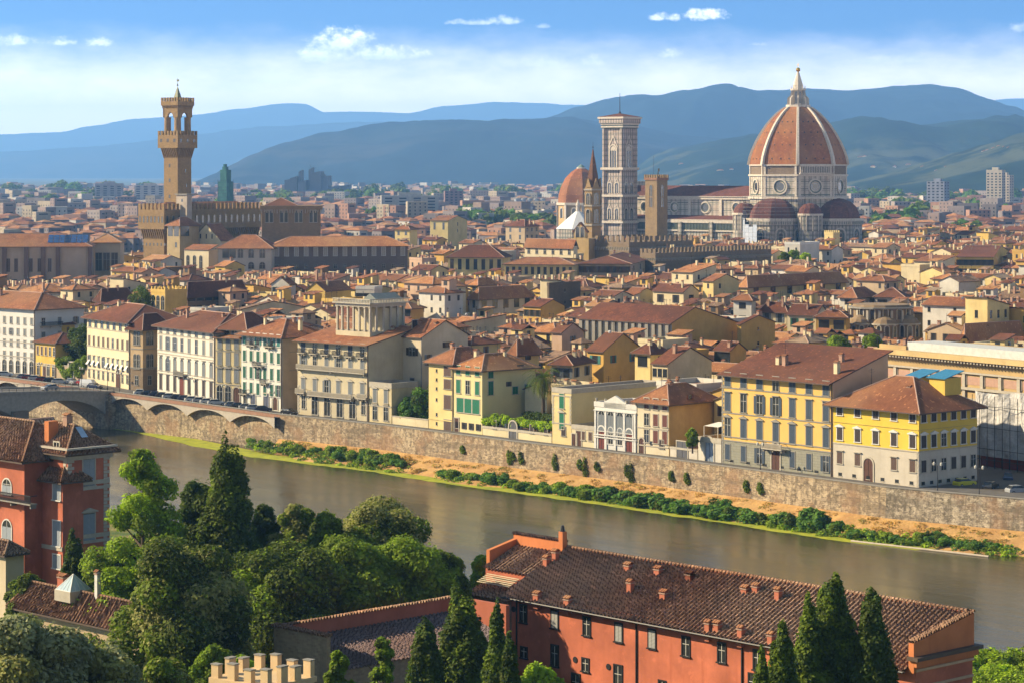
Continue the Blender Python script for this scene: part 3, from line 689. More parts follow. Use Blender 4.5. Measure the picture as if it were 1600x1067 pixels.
def chims(B, n, zr):
    for i in range(n): B.chimney(rnd.uniform(1, B.w-1), rnd.uniform(B.d*.25, B.d*.75), B.h+zr*rnd.uniform(.5, .9), rnd.uniform(1.2, 2.0), rnd.uniform(.5, .9), M_CHIM if rnd.random() < .5 else plaster(CRM))
    B.antenna(rnd.uniform(1, B.w-1), B.d*.5, B.h+zr)
# 1 white palace, far left
B = river_b('riverside_palace', 'long white riverside palace with five rows of windows and ground arcade, leftmost on the bank', 'palace', -70, 55, 475, 16)
B.h = B.z(474); W1 = plaster((.70, .68, .62), .15); B.walls([(99, W1)]); B.roof('hip', 3.6, .9, T_MD)
for y0, y1 in ((499, 491), (516, 507), (533, 524), (551, 542)): B.row('f', 12, B.z(y0+0)*1.0, 1.0, (y1 and 1.75), '', S_TRIM, SH_GY)
B.row('f', 12, .3, 1.7, 3.4, 'arch', S_TRIM); B.bands([4.6, 8.4], 'fr')
for z in (5.5, 9.5, 13.2): B.row('r', 3, z, 1.0, 1.9, '', S_TRIM, SH_GY)
B.balcony('r', 5, 13.1, 7, .9); chims(B, 4, 3)
# 2 small yellow house
B = river_b('riverside_house', 'small bright yellow house with five slim windows beside the white palace', 'house', 56, 88, 532, 10)
B.walls([(99, plaster((.72, .48, .10)))]); B.roof('hip', 2.2, .7, T_DK); B.row('f', 5, B.z(553), .9, 2.2, '', S_TRIM, SH_BR); B.bands([B.z(567), B.z(570)], 'f'); B.row('f', 4, .5, 1.2, 3.0, 'arch', S_TRIM, skip=(1,)); B.door('f', 4.6, 1.5, 3.2)
B.win('r', 5, B.z(553), 1, 2, '', S_TRIM, SH_BR)
t2 = Bld('roof_turret', 'small yellow roof turret behind the bright yellow house', 'turret', (B.o.x+3.5, B.o.y+9), B.ang, 3.4, 4, B.z(508)+B.zb, 0, None, False); t2.walls([(99, plaster((.72, .48, .10)))]); t2.roof('hip', 1.1, .4, T_DK); t2.swin('f', 1.7, t2.h-2.4, .9, 1.4); t2.swin('r', 2, t2.h-2.4, .9, 1.4)
# garden wall with gate between 88 and 135
def gardenwall(xl, xr, h, label, gate=None, mat=None, ivy=False, sb=0.0):
    a = front(xl); b = front(xr); d = b-a; ang = math.atan2(d.y, d.x); w = math.hypot(d.x, d.y); t = thing('garden_wall', label, 'wall', (a.x-math.sin(ang)*sb, a.y+math.cos(ang)*sb, a.z-.02), ang)
    m = MB(); mt = mat or plaster(TAN); m.box(0, w, 0, .5, -.5, h, mt); m.build('wall', t); m = MB(); m.box(-.1, w+.1, -.1, .6, h, h+.16, S_TRIM); m.build('coping', t)
    if gate:
        for gx in gate:
            x = w*gx; m = MB(); m.box(x-1.6, x-1.0, -.25, .7, 0, h+1.1, S_TRIM); m.box(x+1.0, x+1.6, -.25, .7, 0, h+1.1, S_TRIM); m.box(x-1.7, x+1.7, -.3, .75, h+1.1, h+1.4, S_TRIM); m.build('gate_frame', t)
            q = MB(); q.arch(x, 2, 0, h+1.0, -.27, M_IRON); q.build('gate', t)
    return t, w
gardenwall(88, 136, 3.6, 'tan garden wall with dark arched gate under ivy beside the yellow house', gate=[.5])
# 3 cream palace
B = river_b('riverside_palace', 'cream palace with white canvas awnings right of the ivy covered garden wall', 'palace', 136, 203, 493, 15)
B.walls([(99, plaster((.72, .62, .40), .2))]); B.roof('hip', 3.4, 1.3, T_DK); B.row('f', 7, B.z(509.5), 1.4, 2.1, '', S_GREY, None); B.bands([B.z(512), B.z(540), B.z(575)], 'f')
B.row('f', 9, B.z(538), 1.05, 2.4, '', S_TRIM, SH_BR); B.row('f', 9, B.z(570), 1.0, 2.6, 'hood', S_TRIM, SH_GY); B.row('f', 9, 1.6, .9, 2.1, '', S_GREY, None, skip=(6,)); B.door('f', B.w*.735, 2.2, 4.8, True, M_DOOR)
aw = plain('white_canvas', (.72, .70, .64))
for i in range(9):
    x = B.w*(i+.5)/9; z = B.z(570)
    if i != 3: m = MB(); m.mesh([(x-.6, -.06, z+1.5), (x+.6, -.06, z+1.5), (x+.6, -.9, z+.4), (x-.6, -.9, z+.4)], [(0, 1, 2, 3)], aw); m.build('awning', B.r)
chims(B, 4, 3)
# 4 gothic brown house
B = river_b('gothic_palace', 'brown stone Gothic palace with twin lancet windows on the street corner', 'palace', 204, 223.5, 507, 9)
stb = stone((.30, .22, .14), (.25, .18, .11), .6, .3); B.walls([(5.6, stb), (99, plaster((.50, .36, .20)))])
B.roof('hip', 2.6, 1.1, T_DK)
for f in 'fr':
    n = 1 if f == 'f' else 2
    for z, hh in ((B.z(575), 3.6), (B.z(538), 3.3)):
        for i in range(n):
            x = B.flen(f)*(i+.5)/n
            for q in (-.62, .62): B.win(f, x+q, z, .95, hh, 'arch', S_GREY)
    B.row(f, n, 1.5, 1.1, 2.2, '', S_GREY)
B.bands([5.6, B.z(545)], 'fr', mat=S_GREY)
# 5 white palace, arched pediments
B = river_b('riverside_palace', 'white palace with arched hood windows and red door behind the parked cars', 'palace', 246, 336, 506, 16)
B.walls([(99, plaster((.70, .65, .54), .18))]); B.roof('hip', 3.4, 1.2, T_DK); B.row('f', 8, B.z(519), 1.2, 1.5, '', S_GREY, SH_GY); B.bands([B.z(521.5), B.z(546), B.z(551), B.z(578), B.z(582)], 'f')
B.row('f', 8, B.z(545), 1.3, 3.3, '', S_TRIM, SH_GY); B.row('f', 8, B.z(577), 1.35, 3.5, 'arch hood', S_GREY, SH_GY); B.row('f', 8, 1.1, 1.4, 3.6, 'hood', S_GREY, SH_DK, skip=(3,)); B.door('f', B.w*.4375, 2.2, 4.8, False, plain('red_door', (.16, .03, .015)), S_GREY); B.balcony('f', B.w*.4375, 5.3, 5.5, 1.1, S_GREY, False); chims(B, 5, 3)
B.srow('r', 3, 12, 1, 1.8, SH_GY)
# 6 narrow yellow house
B = river_b('riverside_house', 'narrow pale yellow house three windows wide with recessed attic, between the two white facades', 'house', 337, 376.5, 526, 13)
B.walls([(99, plaster((.70, .57, .30)))]); B.roof('gx', 1.2, .9, T_MD); B.row('f', 3, B.z(544), 1.2, 2.7, '', S_GREY, SH_GY); B.row('f', 3, B.z(569), 1.2, 2.9, '', S_GREY, SH_GY); B.row('f', 3, B.z(595), 1.3, 3.0, 'ped', S_GREY, SH_GY); B.row('f', 3, .4, 1.8, 4.1, 'arch rust', S_TRIM, None, skip=(2,)); B.door('f', B.w*.835, 1.9, 4.2); B.bands([B.z(548), B.z(573), B.z(600)], 'f', mat=S_GREY)
A = Bld('attic_storey', 'low brown attic storey with wide roof set back above the narrow yellow house', 'attic', (B.o.x+.3+2.2*B.v.x, B.o.y+2.2*B.v.y), B.ang, B.w-.6, 10, B.z(508)+B.zb, 0, None, False); A.walls([(99, plaster(TAN))]); A.roof('hip', 2.8, 1.4, T_DK); A.row('f', 3, A.h-2.3, 1.5, 1.7, '', S_GREY)
# 7 white with green shutters
B = river_b('riverside_palace', 'white palace with green shutters and tan side wall beside the parked cars', 'palace', 377, 441, 519, 13)
WG = plaster((.70, .68, .58), .2); B.walls([(99, WG)]); B.roof('hip', 3.2, 1.2, T_MD)
B.row('f', 6, B.z(537), 1.2, 2.7, '', S_WHITE, SH_TL, op=.7); B.row('f', 6, B.z(563), 1.15, 2.5, '', S_WHITE, SH_GN); B.row('f', 6, B.z(589), 1.15, 2.7, '', S_WHITE, SH_GN, op=.5); B.row('f', 6, B.z(613.5), 1.15, 2.7, '', S_WHITE, SH_GN, op=.6)
for x, z, w_ in ((.28, 537, 3.4), (.72, 537, 3.0), (.45, 568, 3.6), (.1, 613, 3), (.6, 594, 2.4)): B.balcony('f', B.w*x, B.z(z)-.05, w_, .9)
B.door('f', B.w*.3, 1.8, 3.2, False, plain('blue_grey_door', (.09, .10, .14))); B.door('f', B.w*.62, 2, 3.6, False, plain('blue_grey_door', (.09, .10, .14))); B.door('f', B.w*.84, 1.5, 3.0); B.win('f', B.w*.1, .6, 1.2, 2.6, 'arch', S_TRIM)
m = MB(); m.box(0, .12, 0, 13, 0, B.h-.05, plaster((.48, .38, .27))); m.build('side_wall', B.r, (B.w+.001, 0, 0))
for z in (5, 9.3, 13.5): B.row('r', 2, z, 1.4, 2.9, '', S_GREY, SH_BR, x0=3, x1=9)
for o_ in [c for c in B.r.children if False]: pass
B.swin('r', 2.2, B.z(532), 1.2, 2.0, SH_DK); chims(B, 5, 3)
# 8 palace with rooftop loggia
B = river_b('loggia_palace', 'stone coloured palace with a pillared rooftop loggia and blue railed balconies', 'palace', 465, 576, 530, 30)
LW = plaster((.58, .50, .33), .3); B.walls([(99, LW)], gable='x', rise=3.2); B.roof('gx', 3.2, 1.3, T_MD)
zt = B.z(562); B.row('f', 6, B.z(549), 1.5, 2.7, '', S_TRIM, louver((.03, .045, .08)), op=0)
for i in range(6): B.balcony('f', B.w*(i+.5)/6, B.z(550), 2.4, .9)
B.row('f', 6, B.z(573), 1.25, 2.8, '', S_TRIM, SH_GY); B.balcony('f', B.w/2, B.z(574), B.w-1, 1.0, S_TRIM, False); B.row('f', 6, B.z(613), 1.3, 3.4, 'ped', S_TRIM, SH_GY, op=.1)
B.balcony('f', B.w*.5, B.z(614), B.w*.62, 1.2, S_TRIM, False); B.balcony('f', B.w*.07, B.z(614)+.3, 3, 1.0, S_TRIM, False); B.balcony('f', B.w*.94, B.z(614)+.3, 3, 1.0, S_TRIM, False)
B.row('f', 4, .3, 2.0, 5.0, 'arch rust', S_TRIM, None, x0=B.w*.25, x1=B.w*.78); B.row('f', 2, 1.4, 1.2, 3.2, 'arch rust', S_TRIM, None, x0=B.w*.09, x1=B.w*.93); B.quoins('f', 0, 0, 7); B.quoins('f', B.w-.7, 0, 7)
B.row('r', 1, 20, 1.6, 1.8, '', S_TRIM, SH_DK, x0=B.d*.45); B.swin('r', B.d*.4, 13.5, 1.2, 1.8, SH_GY); B.swin('r', B.d*.7, 9.5, .8, 1.2, SH_GY); chims(B, 3, 2)
def loggia(B):
    t = thing('rooftop_loggia', 'pillared stone loggia standing on the roof of the palace with blue balconies', 'loggia', (B.o.x+B.u.x*7.5+B.v.x*5, B.o.y+B.u.y*7.5+B.v.y*5, B.zb+B.h+.6), B.ang); w, d, h = 11.5, 11, 7.6
    m = MB(); m.box(0, w, 0, d, -2, 1.6, LW); m.box(.5, w-.5, d*.45, d-.3, 1.6, h-.8, LW); m.build('base', t)
    for f in range(2):
        n = 6 if f == 0 else 5
        for i in range(n+1):
            m = MB(); s_ = .42
            x, y = (w*i/n, 0) if f == 0 else (w, d*i/n)
            if f == 1 and i == 0: continue
            x = min(max(x, .3), w-.3); y = min(max(y, .3), d-.3)
            m.box(x-.22, x+.22, y-.22, y+.22, 1.6, h-.7, S_TRIM); m.box(x-.34, x+.34, y-.34, y+.34, h-.7, h-.45, S_TRIM); m.box(x-.32, x+.32, y-.32, y+.32, 1.6, 1.9, S_TRIM); m.build('pillar', t)
    m = MB(); m.box(-.1, w+.1, -.1, d+.1, h-.45, h+.2, S_TRIM); m.box(-.6, w+.6, -.6, d+.6, h+.2, h+.5, S_TRIM); m.build('entablature', t)
    m = MB()
    for i in range(25):
        x = -.4+(w+.8)*i/24; m.box(x-.08, x+.08, -.5, -.34, h+.5, h+1.2, S_TRIM); y = -.4+(d+.8)*i/24; m.box(w+.34, w+.5, y-.08, y+.08, h+.5, h+1.2, S_TRIM)
    m.box(-.5, w+.5, -.55, -.3, h+1.2, h+1.38, S_TRIM); m.box(w+.3, w+.55, -.3, d+.5, h+1.2, h+1.38, S_TRIM); m.build('balustrade', t)
    m = MB(); m.mesh([(5, 3, h+.5), (w, 3, h+.5), (w, d, h+.5), (5, d, h+.5), (5, d, h+2.4), (8.2, 3, h+2.5), (8.2, d, h+2.5)], [(0, 1, 5), (1, 2, 6, 5), (0, 5, 6, 3), (2, 3, 6)], plain('lead_roof', (.20, .22, .2))); m.build('roof', t)
loggia(B)
# 9 little house with balustrade
B = river_b('riverside_house', 'two storey cream house with roof balustrade and white awnings beside the loggia palace', 'house', 577.5, 612, 604, 8)
B.walls([(99, plaster((.66, .55, .32)))]); B.row('f', 2, B.z(627), 1.2, 2.9, 'ped', S_TRIM, SH_GY); B.row('f', 2, .6, 1.4, 3.2, 'hood', S_TRIM, None); B.flat(1.2, S_TRIM); B.bands([B.z(633)], 'fr')
BT = B
gardenwall(613, 669, 1.7, 'low cream garden wall with square pillars in front of dark trees', mat=plaster(CRM))
fp = front(618); 
A = Bld('terrace_house', 'brown walled terrace building with red flowers along its parapet above the garden', 'house', (fp.x+1+B.v.x*12, fp.y+B.v.y*12), B.ang, 13, 7, ZP(600, fp.y+10), 0); A.walls([(99, plaster((.38, .27, .17), .5))]); A.flat(.8, plaster((.5, .3, .2))); A.srow('f', 2, 8, 1.2, 2.2, SH_DK)
# 10 cream block behind
def corner_b(name, label, cat, xl, xc, xr, ye):
    C = front(xc); L = front(xl); e = C-L; ang = math.atan2(e.y, e.x); w = math.hypot(e.x, e.y)-.04; v = Vector((-math.sin(ang), math.cos(ang))); b = (xr-800)/F; dd = (b*C.y-C.x)/(v.x-b*v.y)
    B = Bld(name, label, cat, (L.x, L.y), ang, w, dd, ZP(ye, C.y)-C.z, C.z-.02); B.Y = C.y; B.z = lambda py: ZP(py, B.Y)-C.z; return B
def px_b(name, label, cat, xl, xc, xr, ye, ze, keep=None, ang=-45, foot=True, group=None):
    Y = YP(ye, ze); C = Vector((PX(xc, Y), Y)); u = Vector((math.cos(R(ang)), math.sin(R(ang)))); v = Vector((-u.y, u.x)); a = (xl-800)/F; b = (xr-800)/F
    w = (C.x-a*C.y)/(u.x-a*u.y); d = (b*C.y-C.x)/(v.x-b*v.y); o = C-u*w
    B = Bld(name, label, cat, (o.x, o.y), R(ang), w, max(d, 2.5), ze, 0, group, foot); B.Y = Y; B.z = lambda py: ZP(py, Y)
    if keep is not None: B.keep(keep)
    return B
def flat_b(name, label, cat, xl, xr, ye, ze, depth, keep=None, ang=10):
    Y = YP(ye, ze); C = Vector((PX(xl, Y), Y)); u = Vector((math.cos(R(ang)), math.sin(R(ang)))); b = (xr-800)/F; w = (b*C.y-C.x)/(u.x-b*u.y)
    B = Bld(name, label, cat, (C.x, C.y), R(ang), w, depth, ze, 0); B.Y = Y; B.z = lambda py: ZP(py, Y)
    if keep is not None: B.keep(keep)
    return B
B = px_b('townhouse', 'tall cream house with brown shutters and a long blank gable side above the garden', 'house', 622, 659, 731, 526, 19); B.walls([(99, plaster((.62, .52, .36), .3))], gable='x', rise=3.4); B.roof('gx', 3.4, .6, T_MD); B.win('f', B.w*.6, 14.6, 1.9, 1.8, '', S_GREY, SH_DK, .9); B.win('f', B.w*.6, 7.2, 1.3, 2.4, '', S_GREY, SH_DK); B.swin('r', B.d*.55, 16.2, 1.5, 1.2, SH_DK); B.swin('r', 2, 12.5, 1.2, 2.4, SH_GY); chims(B, 2, 2)
m = MB(); m.box(-.12, .12, -.15, -.01, 2, 18.6, S_GREY); m.build('drainpipe', B.r, (B.w, 0, 0))
# 11 yellow tall + 12 green shutters
B = river_b('riverside_house', 'tall yellow house with large brown shutters at the corner of the garden wall', 'house', 670, 709, 561, 12)
B.walls([(99, plaster(LYE, .25))]); B.roof('hip', 2.6, 1.0, T_MD); zz = (582, 602, 633, 671)
for y in zz: B.win('f', B.w*.76, B.z(y+2), 2.3, 2.0 if y < 610 else 2.9, '', S_GREY, SH_BR, 0)
for y in (580, 594, 608, 625, 648, 662): B.swin('f', B.w*.32, B.z(y), .55, .7, GL)
B.bands([B.z(654)], 'f', mat=plaster(LYE)); chims(B, 3, 2)
B = corner_b('riverside_house', 'pale yellow corner house with bright green shutters beside the palm tree', 'house', 709, 753.5, 836, 575.5)
B.walls([(99, plaster((.70, .60, .30), .15))]); B.roof('hip', 2.6, .9, T_OR); GS = louver((.01, .17, .085))
B.row('f', 3, B.z(588), 1.35, 1.9, '', S_TRIM, GS, op=0); B.row('f', 3, B.z(617), 1.35, 2.8, '', S_TRIM, GS, op=0); B.row('f', 3, B.z(647), 2.3, 3.0, '', S_TRIM, GS, op=0, x0=2.2, x1=B.w-2)
B.srow('f', 4, B.z(673), .9, 1.4, SH_DK); B.door('f', 1, 1.4, 2.9, False)
B.win('r', B.d*.16, B.z(591), 1.35, 1.9, '', S_TRIM, GS); B.win('r', B.d*.16, B.z(617.5), 1.35, 2.9, '', S_TRIM, GS); B.win('r', B.d*.62, B.z(619), 1.5, 1.6, '', S_TRIM, GS); B.win('r', B.d*.86, B.z(617), 1.5, 1.6, '', S_TRIM, GS); B.swin('r', B.d*.72, B.z(580), 1, .9, SH_BR); B.swin('r', B.d*.5, B.z(606), .8, 1, SH_BR); chims(B, 4, 2.2)
# 13 terrace wall
B = river_b('terrace_building', 'long low cream terrace wall with arched grey door below the vine pergola', 'terrace', 754, 862, 668, 9)
B.walls([(99, plaster((.68, .58, .35), .25))]); B.flat(.5, S_TRIM); B.door('f', B.w*.45, 2.4, 3.6, True, plain('grey_door', (.10, .10, .11)))
for x in (.18, .72, .92): B.win('f', B.w*x, 1.6, 1.0, 1.7, '', S_GREY, SH_DK)
B.swin('f', B.w*.34, 2, .6, .9, GL); TER = B
m = MB()
for i in range(10): x = B.w*(i+.5)/10; m.box(x-.06, x+.06, .3, .42, B.h, B.h+2.5, M_IRON)
m.box(.2, B.w-.2, .3, .38, B.h+1.0, B.h+1.08, M_IRON); m.build('pergola_frame', B.r)
# 14 tower house
B = river_b('riverside_house', 'slim cream tower house with green shutters and balustrade, right of the vine terrace', 'tower house', 863, 893, 612, 27)
B.walls([(99, plaster((.70, .56, .27), .2))]); B.flat(1.0, S_TRIM); B.bands([B.z(617), B.z(660)], 'f'); B.row('f', 1, B.z(636), 1.3, 3.0, '', S_TRIM, GS, op=0); B.row('f', 1, B.z(668), 1.3, 3.2, 'ped', S_TRIM, GS, op=0); B.win('f', B.w*.6, 1.8, 1.1, 1.8, '', S_GREY, SH_DK); B.quoins('f', 0, 4, B.h-.5, wd=.5); B.quoins('f', B.w-.5, 4, B.h-.5, wd=.5)
# low house with terrace
B = river_b('riverside_house', 'low cream house with brown doors and terrace, left of the white arcaded villa', 'house', 893.5, 928.5, 669, 7)
B.walls([(99, plaster((.68, .58, .36), .2))]); B.flat(.9, S_TRIM); B.door('f', B.w*.12, 1.3, 2.4, False); B.door('f', B.w*.32, 1.4, 3.1, False); B.win('f', B.w*.52, 1.4, 1.0, 1.7, '', S_TRIM, SH_BR); B.win('f', B.w*.84, 1.4, 1.0, 1.7, '', S_TRIM, SH_BR)
# 15 white villa
B = river_b('white_villa', 'small ornate white villa with four arched windows over four arched doors', 'villa', 929, 995, 634, 11)
WV = plaster((.68, .66, .60), .2); B.walls([(99, WV)]); B.flat(1.0, S_WHITE); xs = [B.w*k for k in (.17, .39, .61, .83)]
for x in xs: B.win('f', x, B.z(671), 1.8, 4.0, 'arch', S_WHITE, SH_GY)
B.bands([B.z(678), B.z(682), B.z(640)], 'f', mat=S_WHITE, out=.3)
for x in [B.w*k for k in (.03, .28, .5, .72, .97)]:
    m = MB(); m.box(x-.22, x+.22, -.22, 0, B.z(676), B.z(640), S_WHITE); m.box(x-.28, x+.28, -.22, 0, 0, B.z(683), S_WHITE); m.build('pilaster', B.r)
for i, x in enumerate(xs): (B.door('f', x, 1.7, 4.5, True, plain('red_brown_door', (.15, .03, .02)), S_WHITE) if i in (0, 3) else B.win('f', x, 1.2, 1.3, 3.3, 'arch', S_WHITE))
m = MB(); c = B.w/2; z = B.h+1; m.box(c-3, c+3, -.1, .5, B.h, z+.3, S_WHITE); m.mesh([(c-2.6, -.1, z+.3), (c+2.6, -.1, z+.3), (c, -.1, z+1.5), (c-2.6, .5, z+.3), (c+2.6, .5, z+.3), (c, .5, z+1.5)], [(0, 1, 2), (1, 4, 5, 2), (0, 2, 5, 3), (3, 5, 4)], S_WHITE)
for k in (.03, .25, .75, .97): m.cyl(B.w*k, .2, B.h+1, B.h+1.7, .2, .3, 8, S_TRIM)
m.build('roof_crest', B.r)
# 16 cream/brown shutters
B = corner_b('riverside_house', 'cream house with red brown shutters and yellow side wall, right of the white villa', 'house', 996, 1045, 1118, 626)
B.walls([(99, plaster((.68, .58, .40), .25))]); B.roof('hip', 2.8, 1.1, T_MD); SR = louver((.16, .05, .035))
for y, hh in ((641, 2.1), (667, 2.3), (694, 2.5)): B.row('f', 3, B.z(y), 1.25, hh, '', S_TRIM, SR, op=0, x0=B.w*.3, x1=B.w*.88)
B.bands([B.z(672), B.z(700)], 'f'); B.door('f', B.w*.14, 1.3, 3.0, True); B.swin('f', B.w*.45, 1.7, .7, .9, GL); B.win('f', B.w*.78, 1.4, 1.1, 1.6, '', S_GREY, SH_DK)
m = MB(); m.box(0, .1, 0, B.d, 0, B.h-.05, plaster((.62, .44, .19))); m.build('side_wall', B.r, (B.w+.001, 0, 0))
for z in (B.z(635), B.z(662)): B.swin('r', B.d*.45, z, 1.0, 2.0, SR)
chims(B, 3, 2)
# 17 white garage
B = river_b('riverside_annexe', 'low white annexe with wide grey gate and roof terrace left of the big yellow palace', 'house', 1047, 1090, 700, 8)
B.walls([(99, plaster((.62, .56, .46)))]); B.flat(.4, S_TRIM); B.door('f', B.w*.45, 3.0, 3.2, False, plain('grey_door', (.10, .10, .11)))
B = river_b('riverside_annexe', 'white annexe with arched glass door and terrace plants beside the big yellow palace', 'house', 1091, 1127, 689, 9)
B.walls([(99, plaster((.66, .61, .5)))]); B.flat(1.0, S_TRIM); B.door('f', B.w*.5, 2.2, 4.6, True, plain('pale_glass_door', (.25, .30, .36), .2))
m = MB(); m.mesh([(.5, 1, B.h+3), (B.w*.7, 1, B.h+3), (B.w*.7, 5, B.h+3.5), (.5, 5, B.h+3.5)], [(0, 1, 2, 3)], aw); m.box(.5, .6, 1, 1.1, B.h, B.h+3, S_WHITE); m.box(B.w*.7-.1, B.w*.7, 1, 1.1, B.h, B.h+3, S_WHITE); m.build('awning', B.r); ANX = B
# 18 big yellow palace
B = river_b('yellow_palace', 'big golden yellow palace seven windows wide with grey stone ground floor', 'palace', 1128, 1301, 581, 15)
zs = B.z(687); RU = stone((.30, .29, .22), (.27, .26, .20), 1.6, .5, name='rusticated_plaster', vary=.15); B.walls([(zs, RU), (99, plaster((.72, .46, .13), .13))], gable='sf', rise=4.6)
B.roof('sf', 4.6, 1.3, T_DK); xs0 = B.w*.055; xs1 = B.w*.945
B.row('f', 7, B.z(602), 1.5, 2.6, '', S_GREY, SH_BL, x0=xs0, x1=xs1, op=.25); B.row('f', 7, B.z(640), 1.45, 3.4, 'hood', S_GREY, SH_BL, x0=xs0, x1=xs1, op=.3); B.row('f', 7, B.z(680), 1.45, 3.5, 'ped', S_GREY, SH_BL, x0=xs0, x1=xs1, op=.3)
B.row('f', 7, B.z(716), 1.3, 2.9, '', S_GREY, SH_BL, x0=xs0, x1=xs1, skip=(3,)); B.bands([B.z(605), B.z(644), B.z(687), B.z(681)], 'f', mat=S_GREY); B.door('f', B.w*.5, 2.1, 5.0, True); B.balcony('f', B.w*.5, B.z(690), 5.2, 1.3, S_TRIM, False); B.quoins('f', 0, 0, B.h, S_GREY, .5); chims(B, 4, 3)
for i in range(6): B.swin('f', B.w*(i+.6)/6.5, .35, 1.0, .5, GL)
m = MB(); h_ = B.h; m.mesh([(0, 0, 0), (0, B.d, 0), (0, B.d, h_+4.5), (0, 0, h_-.05), (.12, 0, 0), (.12, B.d, 0), (.12, B.d, h_+4.5), (.12, 0, h_-.05)], [(4, 5, 6, 7), (0, 4, 7, 3), (3, 7, 6, 2), (1, 2, 6, 5)], plaster((.60, .40, .25), .2)); m.build('side_wall', B.r, (B.w+.001, 0, 0))
# 19 corner yellow palace
B = corner_b('yellow_palace', 'bright yellow corner palace with white lower floors at the open square', 'palace', 1302, 1436, 1527, 637.5); YC = plaster((.72, .50, .07), .12)
zs = B.z(706.5); B.walls([(zs, plaster((.56, .50, .40), .3)), (99, YC)]); B.roof('hip', 4.6, 1.4, T_MD); 
for f, n in (('f', 5), ('r', 6)):
    B.row(f, n, B.z(660), 1.35, 1.9, '', S_WHITE, SH_DK, op=0, x0=B.flen(f)*.08, x1=B.flen(f)*.93); B.row(f, n, B.z(700), 1.35, 2.2, 'ped', S_WHITE, SH_DK, op=0, x0=B.flen(f)*.08, x1=B.flen(f)*.93)
    B.row(f, n, B.z(738), 1.3, 2.1, 'hood' if f == 'f' else '', S_TRIM, SH_DK if f == 'r' else SH_BR, op=0, x0=B.flen(f)*.08, x1=B.flen(f)*.93, skip=(2,) if f == 'f' else ()); B.bands([zs], f, mat=S_TRIM); B.bands([B.z(672)], f, mat=plaster((.6, .45, .1)), h=.12)
    B.srow(f, n+1, .4, .9, .6, GL)
B.door('f', B.w*.42, 2.2, 4.2, True); B.quoins('f', B.w-.5, 0, zs, S_TRIM, .5); chims(B, 3, 3)
m = MB(); sp_ = plain('blue_glass_skylight', (.03, .20, .34), .25); yl = plaster((.72, .50, .10))
m.box(B.w*.45, B.w*.62, 9, 14, B.h+1.5, B.h+4.4, yl); m.shell([[(B.w*.43, 8.6, B.h+4.4), (B.w*.64, 8.6, B.h+4.4), (B.w*.64, 14.4, B.h+5.6), (B.w*.43, 14.4, B.h+5.6)]], .12, sp_)
m.box(B.w*.7, B.w*.88, 10, 14.5, B.h+1.5, B.h+4.6, yl); m.shell([[(B.w*.68, 9.6, B.h+4.6), (B.w*.9, 9.6, B.h+4.6), (B.w*.9, 15, B.h+5.8), (B.w*.68, 15, B.h+5.8)]], .12, sp_); m.build('roof_studio', B.r)
# 20 library with scaffold sheet
B = flat_b('library', 'long ochre library with heavy bracketed cornice behind the white scaffold sheet', 'library', 1374, 1760, 543, 20, 26, ang=-57)
LB = plaster((.50, .35, .16), .35); B.walls([(99, LB)]); m = MB(); Ld = B.w
for k, (z, hh, o_) in enumerate([(B.h-1.0, 1.0, 1.6), (B.h-3.5, .35, .5), (B.h-6.6, .5, .7), (B.h-8.6, .4, .5)]): m.box(0, Ld, -o_, 0, z, z+hh, S_TRIM if k else plaster((.60, .44, .20)))
m.build('cornice', B.r, (0, -.01, 0)); m = MB(); n = int(Ld/.9)
for i in range(n): m.box(i*.9, i*.9+.35, -1.3, -.01, B.h-1.5, B.h-1.01, S_TRIM)
m.build('brackets', B.r, (0, -.01, 0)); pk = plain('pink_panel', (.46, .28, .20))
for i in range(int(Ld/5)):
    m = MB(); x = i*5+.8; m.box(x, x+3.6, -.05, 0, B.h-5.6, B.h-4.0, pk); m.box(x-.15, x, -.15, 0, B.h-5.75, B.h-3.85, S_TRIM); m.box(x+3.6, x+3.75, -.15, 0, B.h-5.75, B.h-3.85, S_TRIM); m.build('relief_panel', B.r, (0, -.01, 0))
    m = MB(); m.box(x-1.1, x-.3, -.4, 0, B.h-10.5, B.h-3.6, S_TRIM); m.build('pilaster', B.r, (0, -.01, 0))
    B.swin('f', x+1.8, B.h-10.2, 2.2, 1.4, GL)
m = MB(); m.box(8, B.w, .4, 8, B.h, B.h+1.6, plain('pale_zinc', (.56, .56, .52))); m.box(0, 8, 0, .5, B.h, B.h+.8, LB); m.build('parapet', B.r); B.keep(640)
LIB = B
# ------------------------------------------------------------------ landmarks
ST_PV = stone((.38, .25, .11), (.28, .18, .08), .9, .45, vary=.5); ST_PVd = stone((.34, .23, .12), (.27, .18, .10), .9, .45, vary=.4); ST_BAR = stone((.30, .22, .14), (.24, .18, .12), .8, .4, vary=.5)
def merlons(m, x0, x1, y0, y1, z, w, h, mat, gap=None, faces='fblr', t=.6):
    gap = gap or w
    for f in faces:
        L = (x1-x0) if f in 'fb' else (y1-y0); n = max(2, round((L+gap)/(w+gap))); st = (L-w)/(n-1)
        for i in range(n):
            a = i*st
            if f == 'f': m.box(x0+a, x0+a+w, y0, y0+t, z, z+h, mat)
            elif f == 'b': m.box(x0+a, x0+a+w, y1-t, y1, z, z+h, mat)
            elif i in (0, n-1): continue
            elif f == 'r': m.box(x1-t, x1, y0+a, y0+a+w, z, z+h, mat)
            else: m.box(x0, x0+t, y0+a, y0+a+w, z, z+h, mat)
